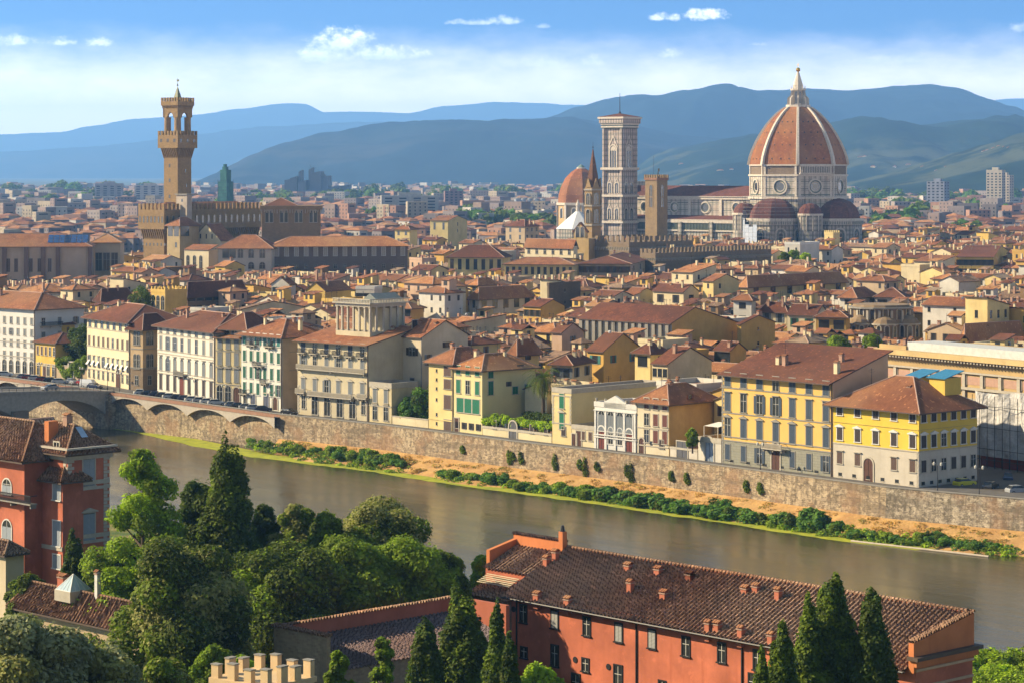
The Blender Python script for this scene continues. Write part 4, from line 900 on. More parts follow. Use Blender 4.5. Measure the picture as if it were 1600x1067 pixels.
def corbel_ring(m, x0, x1, y0, y1, z0, z1, o, w, mat, gap, dark=None):
    """gallery carried on brackets, ring overhanging by o"""
    for (a, b, f) in ((x0, x1, 'f'), (y0, y1, 'r'), (x0, x1, 'b'), (y0, y1, 'l')):
        L = b-a; n = max(2, int(L/(w+gap))); st = L/n
        for i in range(n+1):
            c = a+st*i
            def P(s_, e, z):
                c_ = c+s_*w/2
                return {'f': (c_, y0-e, z), 'b': (c_, y1+e, z), 'r': (x1+e, c_, z), 'l': (x0-e, c_, z)}[f]
            v = [P(-1, 0, z0), P(1, 0, z0), P(1, 0, z1), P(-1, 0, z1), P(-1, o, z1), P(1, o, z1)]
            m.mesh(v, [(0, 1, 5, 4), (0, 4, 3), (1, 2, 5), (3, 4, 5, 2)], mat)
# --- town hall (Palazzo) with its tower
def town_hall():
    Y = 1080; ang = R(-37); Cx = PX(256.5, Y); u = Vector((math.cos(ang), math.sin(ang))); v = Vector((-u.y, u.x)); a = (216-800)/F; w = (Cx-a*Y)/(u.x-a*u.y); b = (410-800)/F; d = (b*Y-Cx)/(v.x-b*v.y); o = Vector((Cx, Y))-u*w
    zt = ZP(319, Y); FOOT.append(corners(o, u, v, w, d)); t = thing('town_hall', 'battlemented golden stone town hall below the tall clock tower', 'town hall', (o.x, o.y, 0), ang); KEEP.append((214, 262, 385, Y)); KEEP.append((262, 410, 345, Y))
    m = MB(); zc = ZP(372, Y); zg = ZP(359, Y); s_ = 1.6
    m.box(s_, w-s_, s_, d-s_, -1, zg, ST_PV); m.build('wall', t); m = MB(); m.box(0, w, 0, d, zg, zt-2.6, ST_PV); m.build('gallery', t)
    m = MB(); corbel_ring(m, s_, w-s_, s_, d-s_, zg-4.5, zg, s_, .5, ST_PV, .75); m.build('brackets', t); m = MB(); merlons(m, 0, w, 0, d, zt-2.6, 1.5, 2.6, ST_PV, 1.1); m.build('battlements', t)
    r = MB(); r.shell([[(2, 2, zt-2.2), (w-2, 2, zt-2.2), (w/2, 9, zt+.6)], [(w-2, 2, zt-2.2), (w-2, d-2, zt-2.2), (w/2, d-9, zt+.6), (w/2, 9, zt+.6)], [(w-2, d-2, zt-2.2), (2, d-2, zt-2.2), (w/2, d-9, zt+.6)], [(2, d-2, zt-2.2), (2, 2, zt-2.2), (w/2, 9, zt+.6), (w/2, d-9, zt+.6)]], .2, T_MD); r.build('roof', t)
    def wins(f, n, z, ww, hh, L, arch=True):
        for i in range(n):
            q = MB(); q.arch(0, ww, 0, hh, -.06, GL, 6)
            q.archring(0, ww, 0, hh, 0, .2, .1, ST_PV, 6); c = L*(i+.5)/n
            q.build('window', t, (c, 0, z) if f == 'f' else (w, c, z), 0 if f == 'f' else R(90))
    wins('f', 7, ZP(348.5, Y), .9, 2.8, w); wins('r', 17, ZP(350, Y), 1.3, 3.4, d); 
    for i in range(7):
        q = MB(); q.box(-.35, .35, -.05, 0, 0, 1.2, GL); q.build('window', t, (w*(i+.5)/7, s_, ZP(385, Y)))
    # tower: its own thing
    Yt = 1101; tw = 8.5; cx, cy = PX(277.5, Yt), Yt; T = thing('clock_tower', 'tall slender stone clock tower with battlemented gallery and pointed bronze cap, at left', 'tower', (cx, cy, 0), ang); h = tw/2
    z1, z2, z3, z4, z5, z6, z7 = [ZP(y, Yt) for y in (248, 232, 207, 201, 155, 150, 136)]
    m = MB(); m.box(-h, h, -h, h, 0, z1+4, ST_PV); m.build('shaft', T)
    for (yy, s_) in ((262, .8), (285, .8), (310, .8)):
        q = MB(); q.arch(0, .8, 0, 1.6, -.05, GL, 5); q.archring(0, .8, 0, 1.6, 0, .2, .1, ST_PV, 5); me = q.data('window'); inst('window', me, T, (-.8, -h, ZP(yy, Yt))); inst('window', me, T, (h, .6 if yy != 285 else 1.2, ZP(yy+8, Yt)), R(90))
    g = h+1.9; m = MB(); m.box(-g, g, -g, g, z2, z3-1.4, ST_PV); m.build('gallery', T); m = MB(); corbel_ring(m, -h, h, -h, h, z1, z2, 1.9, .45, ST_PV, .6); m.build('brackets', T); m = MB(); merlons(m, -g, g, -g, g, z3-1.4, 1.1, 1.9, ST_PV, .85); m.build('battlements', T)
    for f in range(2):
        for i in range(3):
            for k in (-.35, .35):
                q = MB(); q.arch(0, .5, 0, 1.5, -.05, GL, 5); q.build('window', T, (-g+2*g*(i+.5)/3+k, -g, z2+2.6) if f == 0 else (g, -g+2*g*(i+.5)/3+k, z2+2.6), 0 if f == 0 else R(90))
    # belfry: four round columns carrying an arched box
    bh = 4.55; m = MB(); m.box(-bh-.3, bh+.3, -bh-.3, bh+.3, z3-2.5, z3-.2, ST_PV); m.build('belfry_floor', T)
    zb = ZP(184, Yt)
    for sx in (-1, 1):
        for sy in (-1, 1): m = MB(); m.cyl(sx*(bh-1.45), sy*(bh-1.45), z3-.2, zb, 1.5, 1.45, 16, ST_PV); m.cyl(sx*(bh-1.45), sy*(bh-1.45), zb-.7, zb, 1.45, 1.6, 16, ST_PV); m.build('column', T)
    m = MB(); zq = ZP(171, Yt)
    for (rz) in (0, 90, 180, 270):
        M = Matrix.Rotation(R(rz), 4, 'Z'); q = MB(); N = 10; hw = bh
        pts = [(-hw, zb)] + [(-(hw-2.7)*math.cos(math.pi*i/N), zb+(hw-2.7)*1.15*math.sin(math.pi*i/N)) for i in range(N+1)] + [(hw, zb), (hw, zq), (-hw, zq)]
        top = []
        for i in range(1, N+1):
            a_, b_ = pts[i], pts[i+1]; q.poly([(a_[0], -hw, a_[1]), (b_[0], -hw, b_[1]), (b_[0], -hw, zq), (a_[0], -hw, zq)], ST_PV); q.poly([(a_[0], -hw, a_[1]), (a_[0], -hw+1, a_[1]), (b_[0], -hw+1, b_[1]), (b_[0], -hw, b_[1])], ST_PV)
        q.box(-hw, -hw+2.7, -hw, -hw+1, zb, zq, ST_PV); q.box(hw-2.7, hw, -hw+.003, -hw+1, zb, zq, ST_PV)
        m.mesh([tuple(M @ Vector(p)) for p in q.v], q.f, ST_PV)
    m.build('belfry', T); m = MB(); m.box(-bh, bh, -bh, bh, zq, z5-1.2, ST_PV); g2 = bh+.65; m.box(-g2, g2, -g2, g2, z5-3.0, z5-1.2, ST_PV); corbel_ring(m, -bh, bh, -bh, bh, z5-4.4, z5-3.0, .65, .4, ST_PV, .5); m.build('crown', T); m = MB(); merlons(m, -g2, g2, -g2, g2, z5-1.2, .9, 1.7, ST_PV, .75); m.build('battlements', T)
    br = plain('green_bronze', (.16, .17, .07), .5); m = MB(); m.cyl(0, 0, z5-1.2, z7, 2.3, .12, 4, br, math.pi/4); m.build('spire', T); m = MB(); m.cyl(0, 0, z7, ZP(122, Yt), .09, .05, 6, M_IRON); m.lathe(0, 0, [(.0, z7+.2), (.5, z7+.7), (.0, z7+1.3)], 10, br); m.box(-.5, .9, -.06, .06, z7+2.3, z7+3.2, br); m.build('weather_vane', T)
    q = MB(); q.lathe(0, 0, [(.9, -1.1), (.75, -.4), (.5, .3), (0, .5)], 12, br); q.build('bell', T, (0, 0, zb+.6))
    # little hut at the foot of the tower
    A = Bld('roof_hut', 'pale grey square hut on the town hall roof at the foot of the clock tower', 'hut', (PX(276, 1090), 1089), ang, 6.5, 3, ZP(305, 1090), 0, None, False); A.walls([(99, plaster((.5, .42, .33)))], base=20); m = MB(); m.box(-.5, A.w+.5, -.5, 6.5, A.h, A.h+.5, S_GREY); m.build('roof', A.r); A.swin('f', 3.5, A.h-3, 1, 1.2)
    # the taller church block at its right
town_hall()
B = flat_b('granary_church', 'tall square brown stone church with white traceried windows right of the battlements', 'church', 409, 501, 322, 41.5, 20, keep=352, ang=6)
B.walls([(99, ST_PVd)]); B.roof('hip', 3.2, 0, T_DK, rng=(1.2, B.w*.62, 1.2, B.d-1.2)); m = MB(); corbel_ring(m, 0, B.w, 0, B.d, B.h-3.2, B.h-1.6, .8, .5, S_TRIM, .55); m.build('brackets', B.r); m = MB(); m.box(-.8, B.w+.8, -.8, B.d+.8, B.h-1.6, B.h+.02, ST_PVd); m.build('cornice', B.r)
for i in range(4):
    x = B.w*(i+.5)/4; q = MB(); q.arch(0, 3.6, 0, 6.5, -.05, S_TRIM, 8); q.archring(0, 3.6, 0, 6.5, 0, .45, .25, ST_PVd)
    for k in (-.9, .9): q.arch(k, 1.3, .3, 5.2, -.1, GL, 6)
    q.build('window', B.r, (x, 0, ZP(349, B.Y)))
SH_PL = louver((.42, .38, .30))
# --- gallery palace (long dark Uffizi-like block) and its pale left wing
B = flat_b('gallery_palace', 'very long dark stone palace with small pale windows and orange tiled roof at left centre', 'palace', 425, 637, 384, 26, 16, keep=425, ang=8)
B.walls([(99, stone((.20, .15, .12), (.17, .13, .10), 1.2, .4, vary=.3))]); B.roof('hip', 3.4, 1.2, T_OR); B.row('f', 14, ZP(403, B.Y)+.6, 1.5, 3.4, '', S_WHITE, SH_PL, op=0); B.row('f', 14, ZP(420, B.Y), 1.2, 1.5, '', S_GREY, None)
B = flat_b('gallery_wing', 'white walled palace wing with arched windows joining the long dark palace', 'palace', 341, 424, 386, 25.6, 16, keep=422, ang=-6)
B.walls([(99, plaster((.56, .50, .40), .2))]); B.roof('hip', 4.6, 1.2, T_MD)
for i, x in enumerate((.42, .62, .83)): B.win('f', B.w*x, ZP(403, B.Y), 2.0, 3.6, 'arch', S_GREY)
for i, x in enumerate((.62, .83)): B.win('f', B.w*x, ZP(420, B.Y), 2.2, 2.6, 'arch', S_GREY)
m = MB(); m.box(B.w*.08, B.w*.33, -.06, 0, ZP(403, B.Y), B.h-.6, GL); m.box(B.w*.08, B.w*.33, -.2, 0, ZP(403, B.Y)-.3, ZP(403, B.Y), S_GREY); m.box(B.w*.2, B.w*.215, -.12, 0, ZP(403, B.Y), B.h-.6, S_GREY); m.build('open_loggia', B.r)
B = px_b('church', 'cream gabled church with tall arched windows in front of the town hall', 'church', 300, 345, 368, 376, 26, keep=420, ang=-37); B.walls([(99, plaster((.66, .54, .32), .2))], gable='y', rise=7); B.roof('gy', 7, .3, T_MD)
for x in (.3, .5, .7): B.swin('f', B.w*x, B.h+.6, .7, 2, GL)
B = px_b('church', 'lower cream church wing with three tall arched windows below the gable', 'church', 288, 326, 340, 391, 22.5, keep=424, ang=-37); B.walls([(99, plaster((.68, .58, .38), .2))]); B.roof('sf', 2.0, .3, T_MD)
for x in (.15, .42, .68): B.win('f', B.w*x, B.h-9, 1.7, 6.5, 'arch', S_TRIM, None)
B = px_b('tower_house', 'square pale house with open corner loggia under a wide hipped roof beside the town hall', 'house', 261, 281, 311, 351, 33, keep=385, ang=-37); B.walls([(99, plaster((.50, .38, .20), .4))]); B.roof('hip', 3.0, 1.0, T_MD); m = MB()
for x0, x1 in ((.08, .45), (.55, .92)): m.box(B.w*x0, B.w*x1, -.05, 0, B.h-5.2, B.h-.7, GL)
m.build('open_loggia', B.r); m = MB(); m.box(B.d*.05, B.d*.48, -.05, 0, B.h-5.2, B.h-.7, GL); m.build('open_loggia', B.r, (B.w, 0, 0), R(90)); B.swin('f', B.w*.7, B.h-10, 1.2, 2.2, GL)
# --- big tan block at far left
B = flat_b('museum_block', 'huge tan block with dark buttresses and blue solar panels on its roof at far left', 'museum', -60, 142, 385, 27, 20, keep=440, ang=6); TANW = plaster((.46, .36, .26), .2)
B.walls([(99, TANW)]); B.roof('hip', 4.5, .8, T_MD)
for x, y in ((.1, 0), (.33, 0), (.5, 0), (.63, 0), (.745, 0), (.995, 0)):
    m = MB(); m.box(B.w*x-.8, B.w*x+.8, -1, 0, 0, B.h-.5, plaster((.20, .13, .10))); m.build('buttress', B.r)
for x in (.36, .42, .535, .6, .68): B.win('f', B.w*x, B.h-10, 1.2, 5, '', S_GREY, SH_BR)
for x in (.4, .55, .67, .8): B.win('f', B.w*x, B.h-17, 2.4, 4, '', S_GREY, None)
blu = plain('solar_glass', (.03, .08, .22), .2)
for k in range(2):
    m = MB(); x0 = B.w*(.66+.135*k); k_ = 4.5/(B.d/2)
    for i in range(4):
        for j in range(3):
            a = x0+i*2.2; y = 2.2+j*2.2; z = lambda yy: B.h+.2+yy*k_
            m.poly([(a, y, z(y)), (a+2.0, y, z(y)), (a+2.0, y+2.0, z(y+2.0)), (a, y+2.0, z(y+2.0))], blu)
    m.build('solar_panels', B.r)
B = flat_b('museum_wing', 'tan building with three tall dark windows right of the buttressed block', 'building', 143, 188, 378, 28, 18, keep=412, ang=4); B.walls([(99, plaster((.54, .42, .28), .2))]); B.roof('hip', 3, .8, T_OR)
for x in (.25, .52, .8): B.win('f', B.w*x, B.h-11.5, 2.4, 7, '', S_GREY, None)
# --- brown fortress palace and its tower
B = px_b('fortress_palace', 'dark battlemented stone palace in front of the cathedral', 'palace', 930, 983, 1083, 379, 26, keep=404); B.walls([(99, ST_BAR)]); m = MB(); merlons(m, 0, B.w, 0, B.d, B.h, 1.7, 2.4, ST_BAR, 1.5); m.build('battlements', B.r); m = MB(); corbel_ring(m, 0, B.w, 0, B.d, B.h-3.8, B.h-2.2, .5, .45, S_TRIM, .5); m.build('brackets', B.r)
B = px_b('battlemented_wall_building', 'long low dark battlemented wall below the fortress palace and cathedral', 'wall', 1000, 1024, 1205, 396, 23.5, keep=409); B.walls([(99, ST_BAR)]); m = MB(); merlons(m, 0, B.w, 0, B.d, B.h, 1.2, 1.6, ST_BAR, 1.0); m.build('battlements', B.r); m = MB(); corbel_ring(m, 0, B.w, 0, B.d, B.h-3.2, B.h-2, .5, .4, S_TRIM, .45); m.build('brackets', B.r)
def fort_tower():
    Y = 1085; T = thing('stone_tower', 'square brown stone bell tower with battlements, right of the marble campanile', 'tower', (PX(1025.5, Y), Y, 0), R(-45)); h = 3.45; zt = ZP(273, Y); zb = ZP(282, Y); S = stone((.34, .24, .13), (.27, .19, .11), .8, .4, vary=.4)
    m = MB(); m.box(-h, h, -h, h, 0, zb, S); m.build('shaft', T); g = h+.35; m = MB(); m.box(-g, g, -g, g, zb, zt-1.5, stone((.38, .2, .12), (.32, .17, .1), .5, .2)); m.build('gallery', T); m = MB(); merlons(m, -g, g, -g, g, zt-1.5, .8, 1.4, S, .55); m.build('battlements', T)
    for f in range(2):
        q = MB(); q.arch(0, 1.7, 0, 9.6, -.05, GL, 8); q.archring(0, 1.7, 0, 9.6, 0, .3, .15, S); q.box(-.12, .12, -.1, -.05, 0, 8, S); q.box(-.85, .85, -.1, -.05, 4.2, 4.6, S); q.build('window', T, (0, -h, ZP(324, Y)) if f == 0 else (h, 0, ZP(324, Y)), R(90)*f)
    m = MB(); m.cyl(-1.5, 0, zt, ZP(244, Y), .08, .05, 6, M_IRON); m.build('flagpole', T); m = MB(); m.cyl(1, 0, zt-1.5, zt+1.2, .3, .2, 6, M_IRON); m.box(-.1+1, .9+1, -.05, .05, zt+1.2, zt+2.6, M_IRON); m.build('weather_vane', T)
fort_tower(); KEEP.append((1005, 1047, 372, 1080))
def badia():
    Y = 1100; cx = PX(926.5, Y); T = thing('bell_tower', 'slim hexagonal brown bell tower with tall pointed spire, left of the marble campanile', 'tower', (cx, Y, 0), R(10)); S = stone((.46, .31, .14), (.38, .25, .12), .7, .35, vary=.35); r = 4.1; a0 = R(12)
    zs = [ZP(y, Y) for y in (385, 293, 233)]; m = MB(); m.cyl(0, 0, 0, zs[1], r, r*.94, 6, S, a0); m.build('shaft', T)
    for y in (378, 352, 322, 297): m = MB(); m.cyl(0, 0, ZP(y, Y)-.3, ZP(y, Y)+.4, r+.35, r+.45, 6, S_TRIM if y != 378 else S, a0); m.build('string_course', T)
    for k in range(6):
        a = a0+math.pi/6+k*math.pi/3; rr = r*.87
        for y, hh in ((349, 6), (320, 5)):
            q = MB(); q.arch(0, 1.9, 0, hh, -.1, GL, 8); q.archring(0, 1.9, 0, hh, 0, .25, .25, S_TRIM); q.box(-.12, .12, -.2, -.1, 0, hh*.75, S_TRIM); q.build('window', T, (rr*math.cos(a), rr*math.sin(a), ZP(y, Y)), a+math.pi/2)
        q = MB(); q.mesh([(-1.5, -.1, 0), (1.5, -.1, 0), (0, -.1, 4.2), (0, 1.2, 3.4)], [(0, 1, 2), (1, 3, 2), (0, 2, 3)], S); q.build('gablet', T, (r*.86*math.cos(a), r*.86*math.sin(a), zs[1]), a+math.pi/2)
    sp = tile((.24, .10, .05), (.32, .15, .08), (.15, .07, .04), .5); m = MB(); m.cyl(0, 0, zs[1], zs[2], r*.82, .15, 6, sp, a0); m.build('spire', T); m = MB(); m.cyl(0, 0, zs[2]-.3, zs[2]+3, .08, .04, 5, M_IRON); m.lathe(0, 0, [(0, zs[2]+.3), (.4, zs[2]+.7), (0, zs[2]+1.1)], 8, M_IRON); m.build('weather_vane', T)
badia(); KEEP.append((908, 945, 380, 1090))
def belfry():
    Y = 1060; T = thing('belfry_church', 'small ochre church front with arched bell opening below the pointed spire', 'church', (PX(906, Y), Y, 0), R(-30)); S = plaster((.58, .40, .17), .4)
    z0 = ZP(362, Y); m = MB(); m.box(-4.3, 4.3, 0, 9, 0, z0-3, S); m.mesh([(-3, 0, z0-3), (3, 0, z0-3), (3, 0, z0), (0, 0, z0+3.6), (-3, 0, z0), (-3, 1.6, z0-3), (3, 1.6, z0-3), (3, 1.6, z0), (0, 1.6, z0+3.6), (-3, 1.6, z0)], [(0, 1, 2, 3, 4), (9, 8, 7, 6, 5), (1, 6, 7, 2), (2, 7, 8, 3), (3, 8, 9, 4), (4, 9, 5, 0)], S); m.build('wall', T); m = MB()
    m.shell([[(-3.6, -.3, z0-.3), (0, -.3, z0+3.9), (0, 1.9, z0+3.9), (-3.6, 1.9, z0-.3)][::-1], [(3.6, -.3, z0-.3), (3.6, 1.9, z0-.3), (0, 1.9, z0+3.9), (0, -.3, z0+3.9)][::-1]], .25, T_MD); m.build('roof', T)
    q = MB(); q.arch(0, 1.6, 0, 4.5, -.05, GL); q.archring(0, 1.6, 0, 4.5, 0, .3, .2, S_TRIM); q.build('bell_opening', T, (-1.0, 0, z0-2.6)); q.build('bell_opening', T, (1.3, 0, z0-2.6))
belfry()
B = px_b('convent_wing', 'white convent wing with square windows under dark tiles left of the church front', 'building', 820, 896, 899, 385, 25, keep=398); B.walls([(99, plaster((.66, .57, .38), .2))]); B.roof('gx', 2.6, .6, T_MD); B.row('f', 6, B.h-3.6, 1.3, 2.2, '', S_GREY, None)
# ------------------------------------------------------------------ cathedral, campanile, domes
def marble(bw=3.2, bh=4.2, c=(.62, .54, .43), g=(.09, .11, .09), ms=.07, pk=.35):
    k = ('mb', bw, bh)
    if k in MC: return MC[k]
    a = NT('marble_panels', .6); u = a.uv()
    b1 = a.n('TexBrick', offset=0.0); a.put(b1.inputs['Vector'], u); a.put(b1.inputs['Color1'], c); a.put(b1.inputs['Color2'], sc3(c, .88)); a.put(b1.inputs['Mortar'], g); b1.inputs['Scale'].default_value = 1; b1.inputs['Brick Width'].default_value = bw; b1.inputs['Row Height'].default_value = bh; b1.inputs['Mortar Size'].default_value = ms*3
    b2 = a.n('TexBrick', offset=0.0); a.put(b2.inputs['Vector'], a.mp(u, (1, 1, 1), (bw*.25, bh*.25, 0))); a.put(b2.inputs['Color1'], (0, 0, 0)); a.put(b2.inputs['Color2'], (0, 0, 0)); a.put(b2.inputs['Mortar'], (1, 1, 1)); b2.inputs['Scale'].default_value = 1; b2.inputs['Brick Width'].default_value = bw/2; b2.inputs['Row Height'].default_value = bh/2; b2.inputs['Mortar Size'].default_value = ms*1.6
    col = a.mix(a.ma('MULTIPLY', b2.outputs[0], .75), b1.outputs[0], g); n1 = a.noise(a.pos(), .25, 4, .6); n2 = a.noise(a.mp(u, (1, .1, 1)), .7, 4)
    col = a.mix(a.ma('MULTIPLY', a.rng(n1, .5, .75), pk), col, (.44, .24, .17)); col = a.mix(a.ma('MULTIPLY', a.rng(n2, .5, .8), .5), col, (.12, .11, .09)); MC[k] = a.base(col); return MC[k]
MB1 = marble(); MB2 = marble(2.0, 2.6); MBW = plain('white_marble', (.62, .54, .43), .6, 0, .25); MBG = plain('green_marble', (.12, .15, .12), .6); DT = tile((.36, .125, .04), (.45, .18, .065), (.25, .08, .032), .9, groove=.3)
DZ = [(59.6, 27.6), (64, 26.7), (68, 25.3), (72.6, 23.2), (77, 20.8), (82.3, 17.3), (86, 14.2), (89, 11.2), (91, 8.7), (92.2, 6.9)]
DA = [R(a) for a in (-7, 38, 83, 128, 173, 218, 263, 308)]
def cathedral():
    Yc = 1400; ang = R(-39); T = thing('cathedral', 'great marble cathedral with ribbed red brick dome, lantern and long striped nave', 'cathedral', (PX(1247, Yc), Yc, 0), ang); KEEP.append((1165, 1355, 378, 1380)); KEEP.append((990, 1175, 372, 1400))
    # octagon vertices in local frame: world direction (sin a, -cos a) rotated by -ang
    def dirv(a): w = Vector((math.sin(a), -math.cos(a))); c, s = math.cos(-ang), math.sin(-ang); return Vector((w.x*c-w.y*s, w.x*s+w.y*c))
    V = [dirv(a) for a in DA]
    def ring(r, z): return [(v.x*r, v.y*r, z) for v in V]
    D = MB()
    for (z0, r0), (z1, r1) in zip(DZ, DZ[1:]):
        a, b = ring(r0, z0), ring(r1, z1)
        for i in range(8): j = (i+1) % 8; D.poly([a[i], a[j], b[j], b[i]], DT)
    D.build('dome', T)
    for i in range(8):
        m = MB(); t = Vector((-V[i].y, V[i].x)); pts = []
        for z, r in DZ:
            p = V[i]*(r-.3); q = V[i]*(r+1.15); w = 1.0-.3*(z-59)/33
            pts.append([(p-t*w), (q-t*w*.8), (q+t*w*.8), (p+t*w)] + [z])
        for A, B in zip(pts, pts[1:]):
            for k in range(3): m.poly([(A[k].x, A[k].y, A[4]), (B[k].x, B[k].y, B[4]), (B[k+1].x, B[k+1].y, B[4]), (A[k+1].x, A[k+1].y, A[4])][::-1], MBW)
        m.build('rib', T)
    # little round vents on the dome faces
    hm = MB(); hm.cyl(0, 0, -.3, .12, .42, .42, 8, M_IRON); hm.cyl(0, 0, -.3, .06, .6, .6, 8, DT); hme = hm.data('dome_vent')
    for i in range(8):
        j = (i+1) % 8
        for (z, r) in ((63.0, 26.95), (70.6, 24.1), (77.6, 20.4), (83.6, 16.3)):
            for k in (.25, .5, .75):
                p = V[i].lerp(V[j], k)*r*1.0; n = (V[i]+V[j]).normalized(); o = inst('dome_vent', hme, T, (p.x, p.y, z)); o.rotation_euler = Vector((n.x, n.y, .4)).to_track_quat('Z', 'Y').to_euler()
    zs = [0, 40.5, 42.2, 52.6, 54.4, 59.2]
    def octa(name, r, z0, z1, mat, rt=None): m = MB(); a, b = ring(r, z0), ring(rt or r, z1); [m.poly([a[i], a[(i+1) % 8], b[(i+1) % 8], b[i]], mat) for i in range(8)]; m.poly(b, mat); return m.build(name, T)
    octa('crossing', 27.0, 0, 40.5, MB1); octa('cornice', 28.3, 40.5, 42.0, MBW); octa('drum', 27.2, 42.0, 53.2, MB1); octa('cornice', 28.0, 53.2, 54.2, MBW); octa('upper_drum', 27.1, 54.2, 59.0, stone((.28, .21, .14), (.22, .16, .11), 1, .5)); octa('cornice', 27.9, 59.0, 59.7, MBW)
    for i in range(8):
        j = (i+1) % 8; c = (V[i]+V[j])*.5; n = c.normalized(); fr = math.atan2(n.y, n.x)+math.pi/2; R0 = 27.2*c.length
        m = MB(); N = 20
        for (r0, r1, o_, mt) in ((3.6, 4.4, .7, MBW), (2.9, 3.6, .35, MBG), (2.3, 2.9, .1, MBW)):
            for k in range(N):
                a, b = 2*math.pi*k/N, 2*math.pi*(k+1)/N
                m.poly([(r0*math.cos(a), -o_, r0*math.sin(a)), (r1*math.cos(a), -o_, r1*math.sin(a)), (r1*math.cos(b), -o_, r1*math.sin(b)), (r0*math.cos(b), -o_, r0*math.sin(b))], mt); m.poly([(r1*math.cos(a), -o_, r1*math.sin(a)), (r1*math.cos(a), 0, r1*math.sin(a)), (r1*math.cos(b), 0, r1*math.sin(b)), (r1*math.cos(b), -o_, r1*math.sin(b))], mt)
        o = m.build('oculus', T, (n.x*R0, n.y*R0, 47.4), fr); q = MB(); q.poly([(2.3*math.cos(2*math.pi*k/N), -.06, 2.3*math.sin(2*math.pi*k/N)) for k in range(N)], GL); q.build('pane', o)
        m = MB(); t_ = MBW
        for s_ in (-1, 1): m.box(s_*9.6-.9 if s_ > 0 else -9.6-.3, 9.6+.3 if s_ > 0 else -9.6+.9, -.35, 0, -5.4, 12.0, t_)
        m.box(-9.2, 9.2, -.3, 0, -.1-4.6, -4.2, MBG)
        m.build('corner_pilasters', T, (n.x*R0, n.y*R0, 47.4), fr)
        if i == 0:   # finished marble gallery on one side
            m = MB(); L = 9.6
            m.box(-L, L, -1.7, 0, 54.3, 55.1, MBW); m.box(-L, L, -1.7, 0, 58.6, 59.9, MBW); m.box(-L, L, -.1, 0, 55.1, 58.6, MBG)
            for k in range(19): x = -L+.4+k*(2*L-.8)/18; m.box(x-.22, x+.22, -1.6, -1.1, 55.1, 58.6, MBW)
            m.build('marble_gallery', T, (n.x*R0, n.y*R0, 0), fr)
    # lantern
    Ln = thing('lantern', None, None); Ln.parent = T
    def oct2(m, r0, z0, r1, z1, mat): a, b = ring(r0, z0), ring(r1, z1); [m.poly([a[i], a[(i+1) % 8], b[(i+1) % 8], b[i]], mat) for i in range(8)]
    m = MB(); oct2(m, 6.9, 92.0, 6.9, 93.4, MBW); m.poly(ring(6.9, 93.4), MBW); oct2(m, 3.3, 93.4, 3.1, 101.5, MBW); oct2(m, 4.4, 101.5, 4.4, 102.4, MBW); m.poly(ring(4.4, 101.5)[::-1], MBW); m.poly(ring(4.4, 102.4), MBW); oct2(m, 3.2, 102.4, 2.6, 104.2, MBW); oct2(m, 2.9, 104.2, .5, 112.2, MBW)
    for v in V:
        t = Vector((-v.y, v.x)); P = lambda r, z, s: (v.x*r+t.x*s, v.y*r+t.y*s, z)
        for s in (-.35, .35): m.poly([P(3.2, 93.4, s), P(6.2, 93.4, s), P(6.0, 97.2, s), P(4.4, 98.6, s), P(3.9, 101.4, s), P(3.2, 101.4, s)], MBW)
        m.poly([P(6.2, 93.4, -.35), P(6.2, 93.4, .35), P(6.0, 97.2, .35), P(6.0, 97.2, -.35)], MBW); m.poly([P(6.0, 97.2, -.35), P(6.0, 97.2, .35), P(4.4, 98.6, .35), P(4.4, 98.6, -.35)], MBW); m.cyl(v.x*3.9, v.y*3.9, 102.4, 104.6, .35, .05, 5, MBW)
    m.build('body', Ln)
    for i in range(8):
        c = (V[i]+V[(i+1) % 8])*.5; n = c.normalized(); q = MB(); q.arch(0, 1.15, 0, 6.8, -.06, GL, 6); q.build('lantern_window', Ln, (n.x*3.22*c.length, n.y*3.22*c.length, 94.2), math.atan2(n.y, n.x)+math.pi/2)
    gd = NT('gilded_metal', .25); gd.b.inputs['Metallic'].default_value = 1; gd = gd.base((.9, .55, .12)); m = MB(); m.lathe(0, 0, [(.05, 111.8)]+[(1.25*math.sin(math.pi*k/8), 113.2-1.25*math.cos(math.pi*k/8)) for k in range(1, 9)], 14, gd); m.box(-.12, .12, -.12, .12, 114.3, 117, gd); m.box(-.7, .7, -.1, .1, 115.7, 116, gd); m.build('ball_and_cross', Ln)
    # tribunes
    rt = tile((.17, .058, .04), (.23, .085, .055), (.12, .045, .035), .8)
    def tribune(cx, cy, a0, nm):
        N = 8; r = 15.8; A = [a0+(-112.5+45*k)*math.pi/180 for k in range(6)]
        P = lambda rr, z: [(cx+rr*math.cos(a), cy+rr*math.sin(a), z) for a in A]
        tr = bpy.data.objects.new('tribune', None); COL.objects.link(tr); tr.parent = T
        m = MB()
        for (r0, z0, r1, z1, mt) in ((r, 0, r, 28.5, MB2), (r+.8, 28.5, r+.8, 29.8, MBW)):
            a, b = P(r0, z0), P(r1, z1)
            for i in range(5): m.poly([a[i], a[i+1], b[i+1], b[i]], mt)
            m.poly(b, mt)
            if z0 > 0: m.poly(a[::-1], mt)
        m.build('wall', tr); m = MB(); pr = [(14.6, 29.8), (14.0, 33), (12.4, 36.2), (9.6, 38.9), (5.5, 40.6), (0.05, 41.2)]
        for (r0, z0), (r1, z1) in zip(pr, pr[1:]):
            a, b = P(r0, z0), P(r1, z1)
            for i in range(5): m.poly([a[i], a[i+1], b[i+1], b[i]], rt)
        m.build('half_dome', tr)
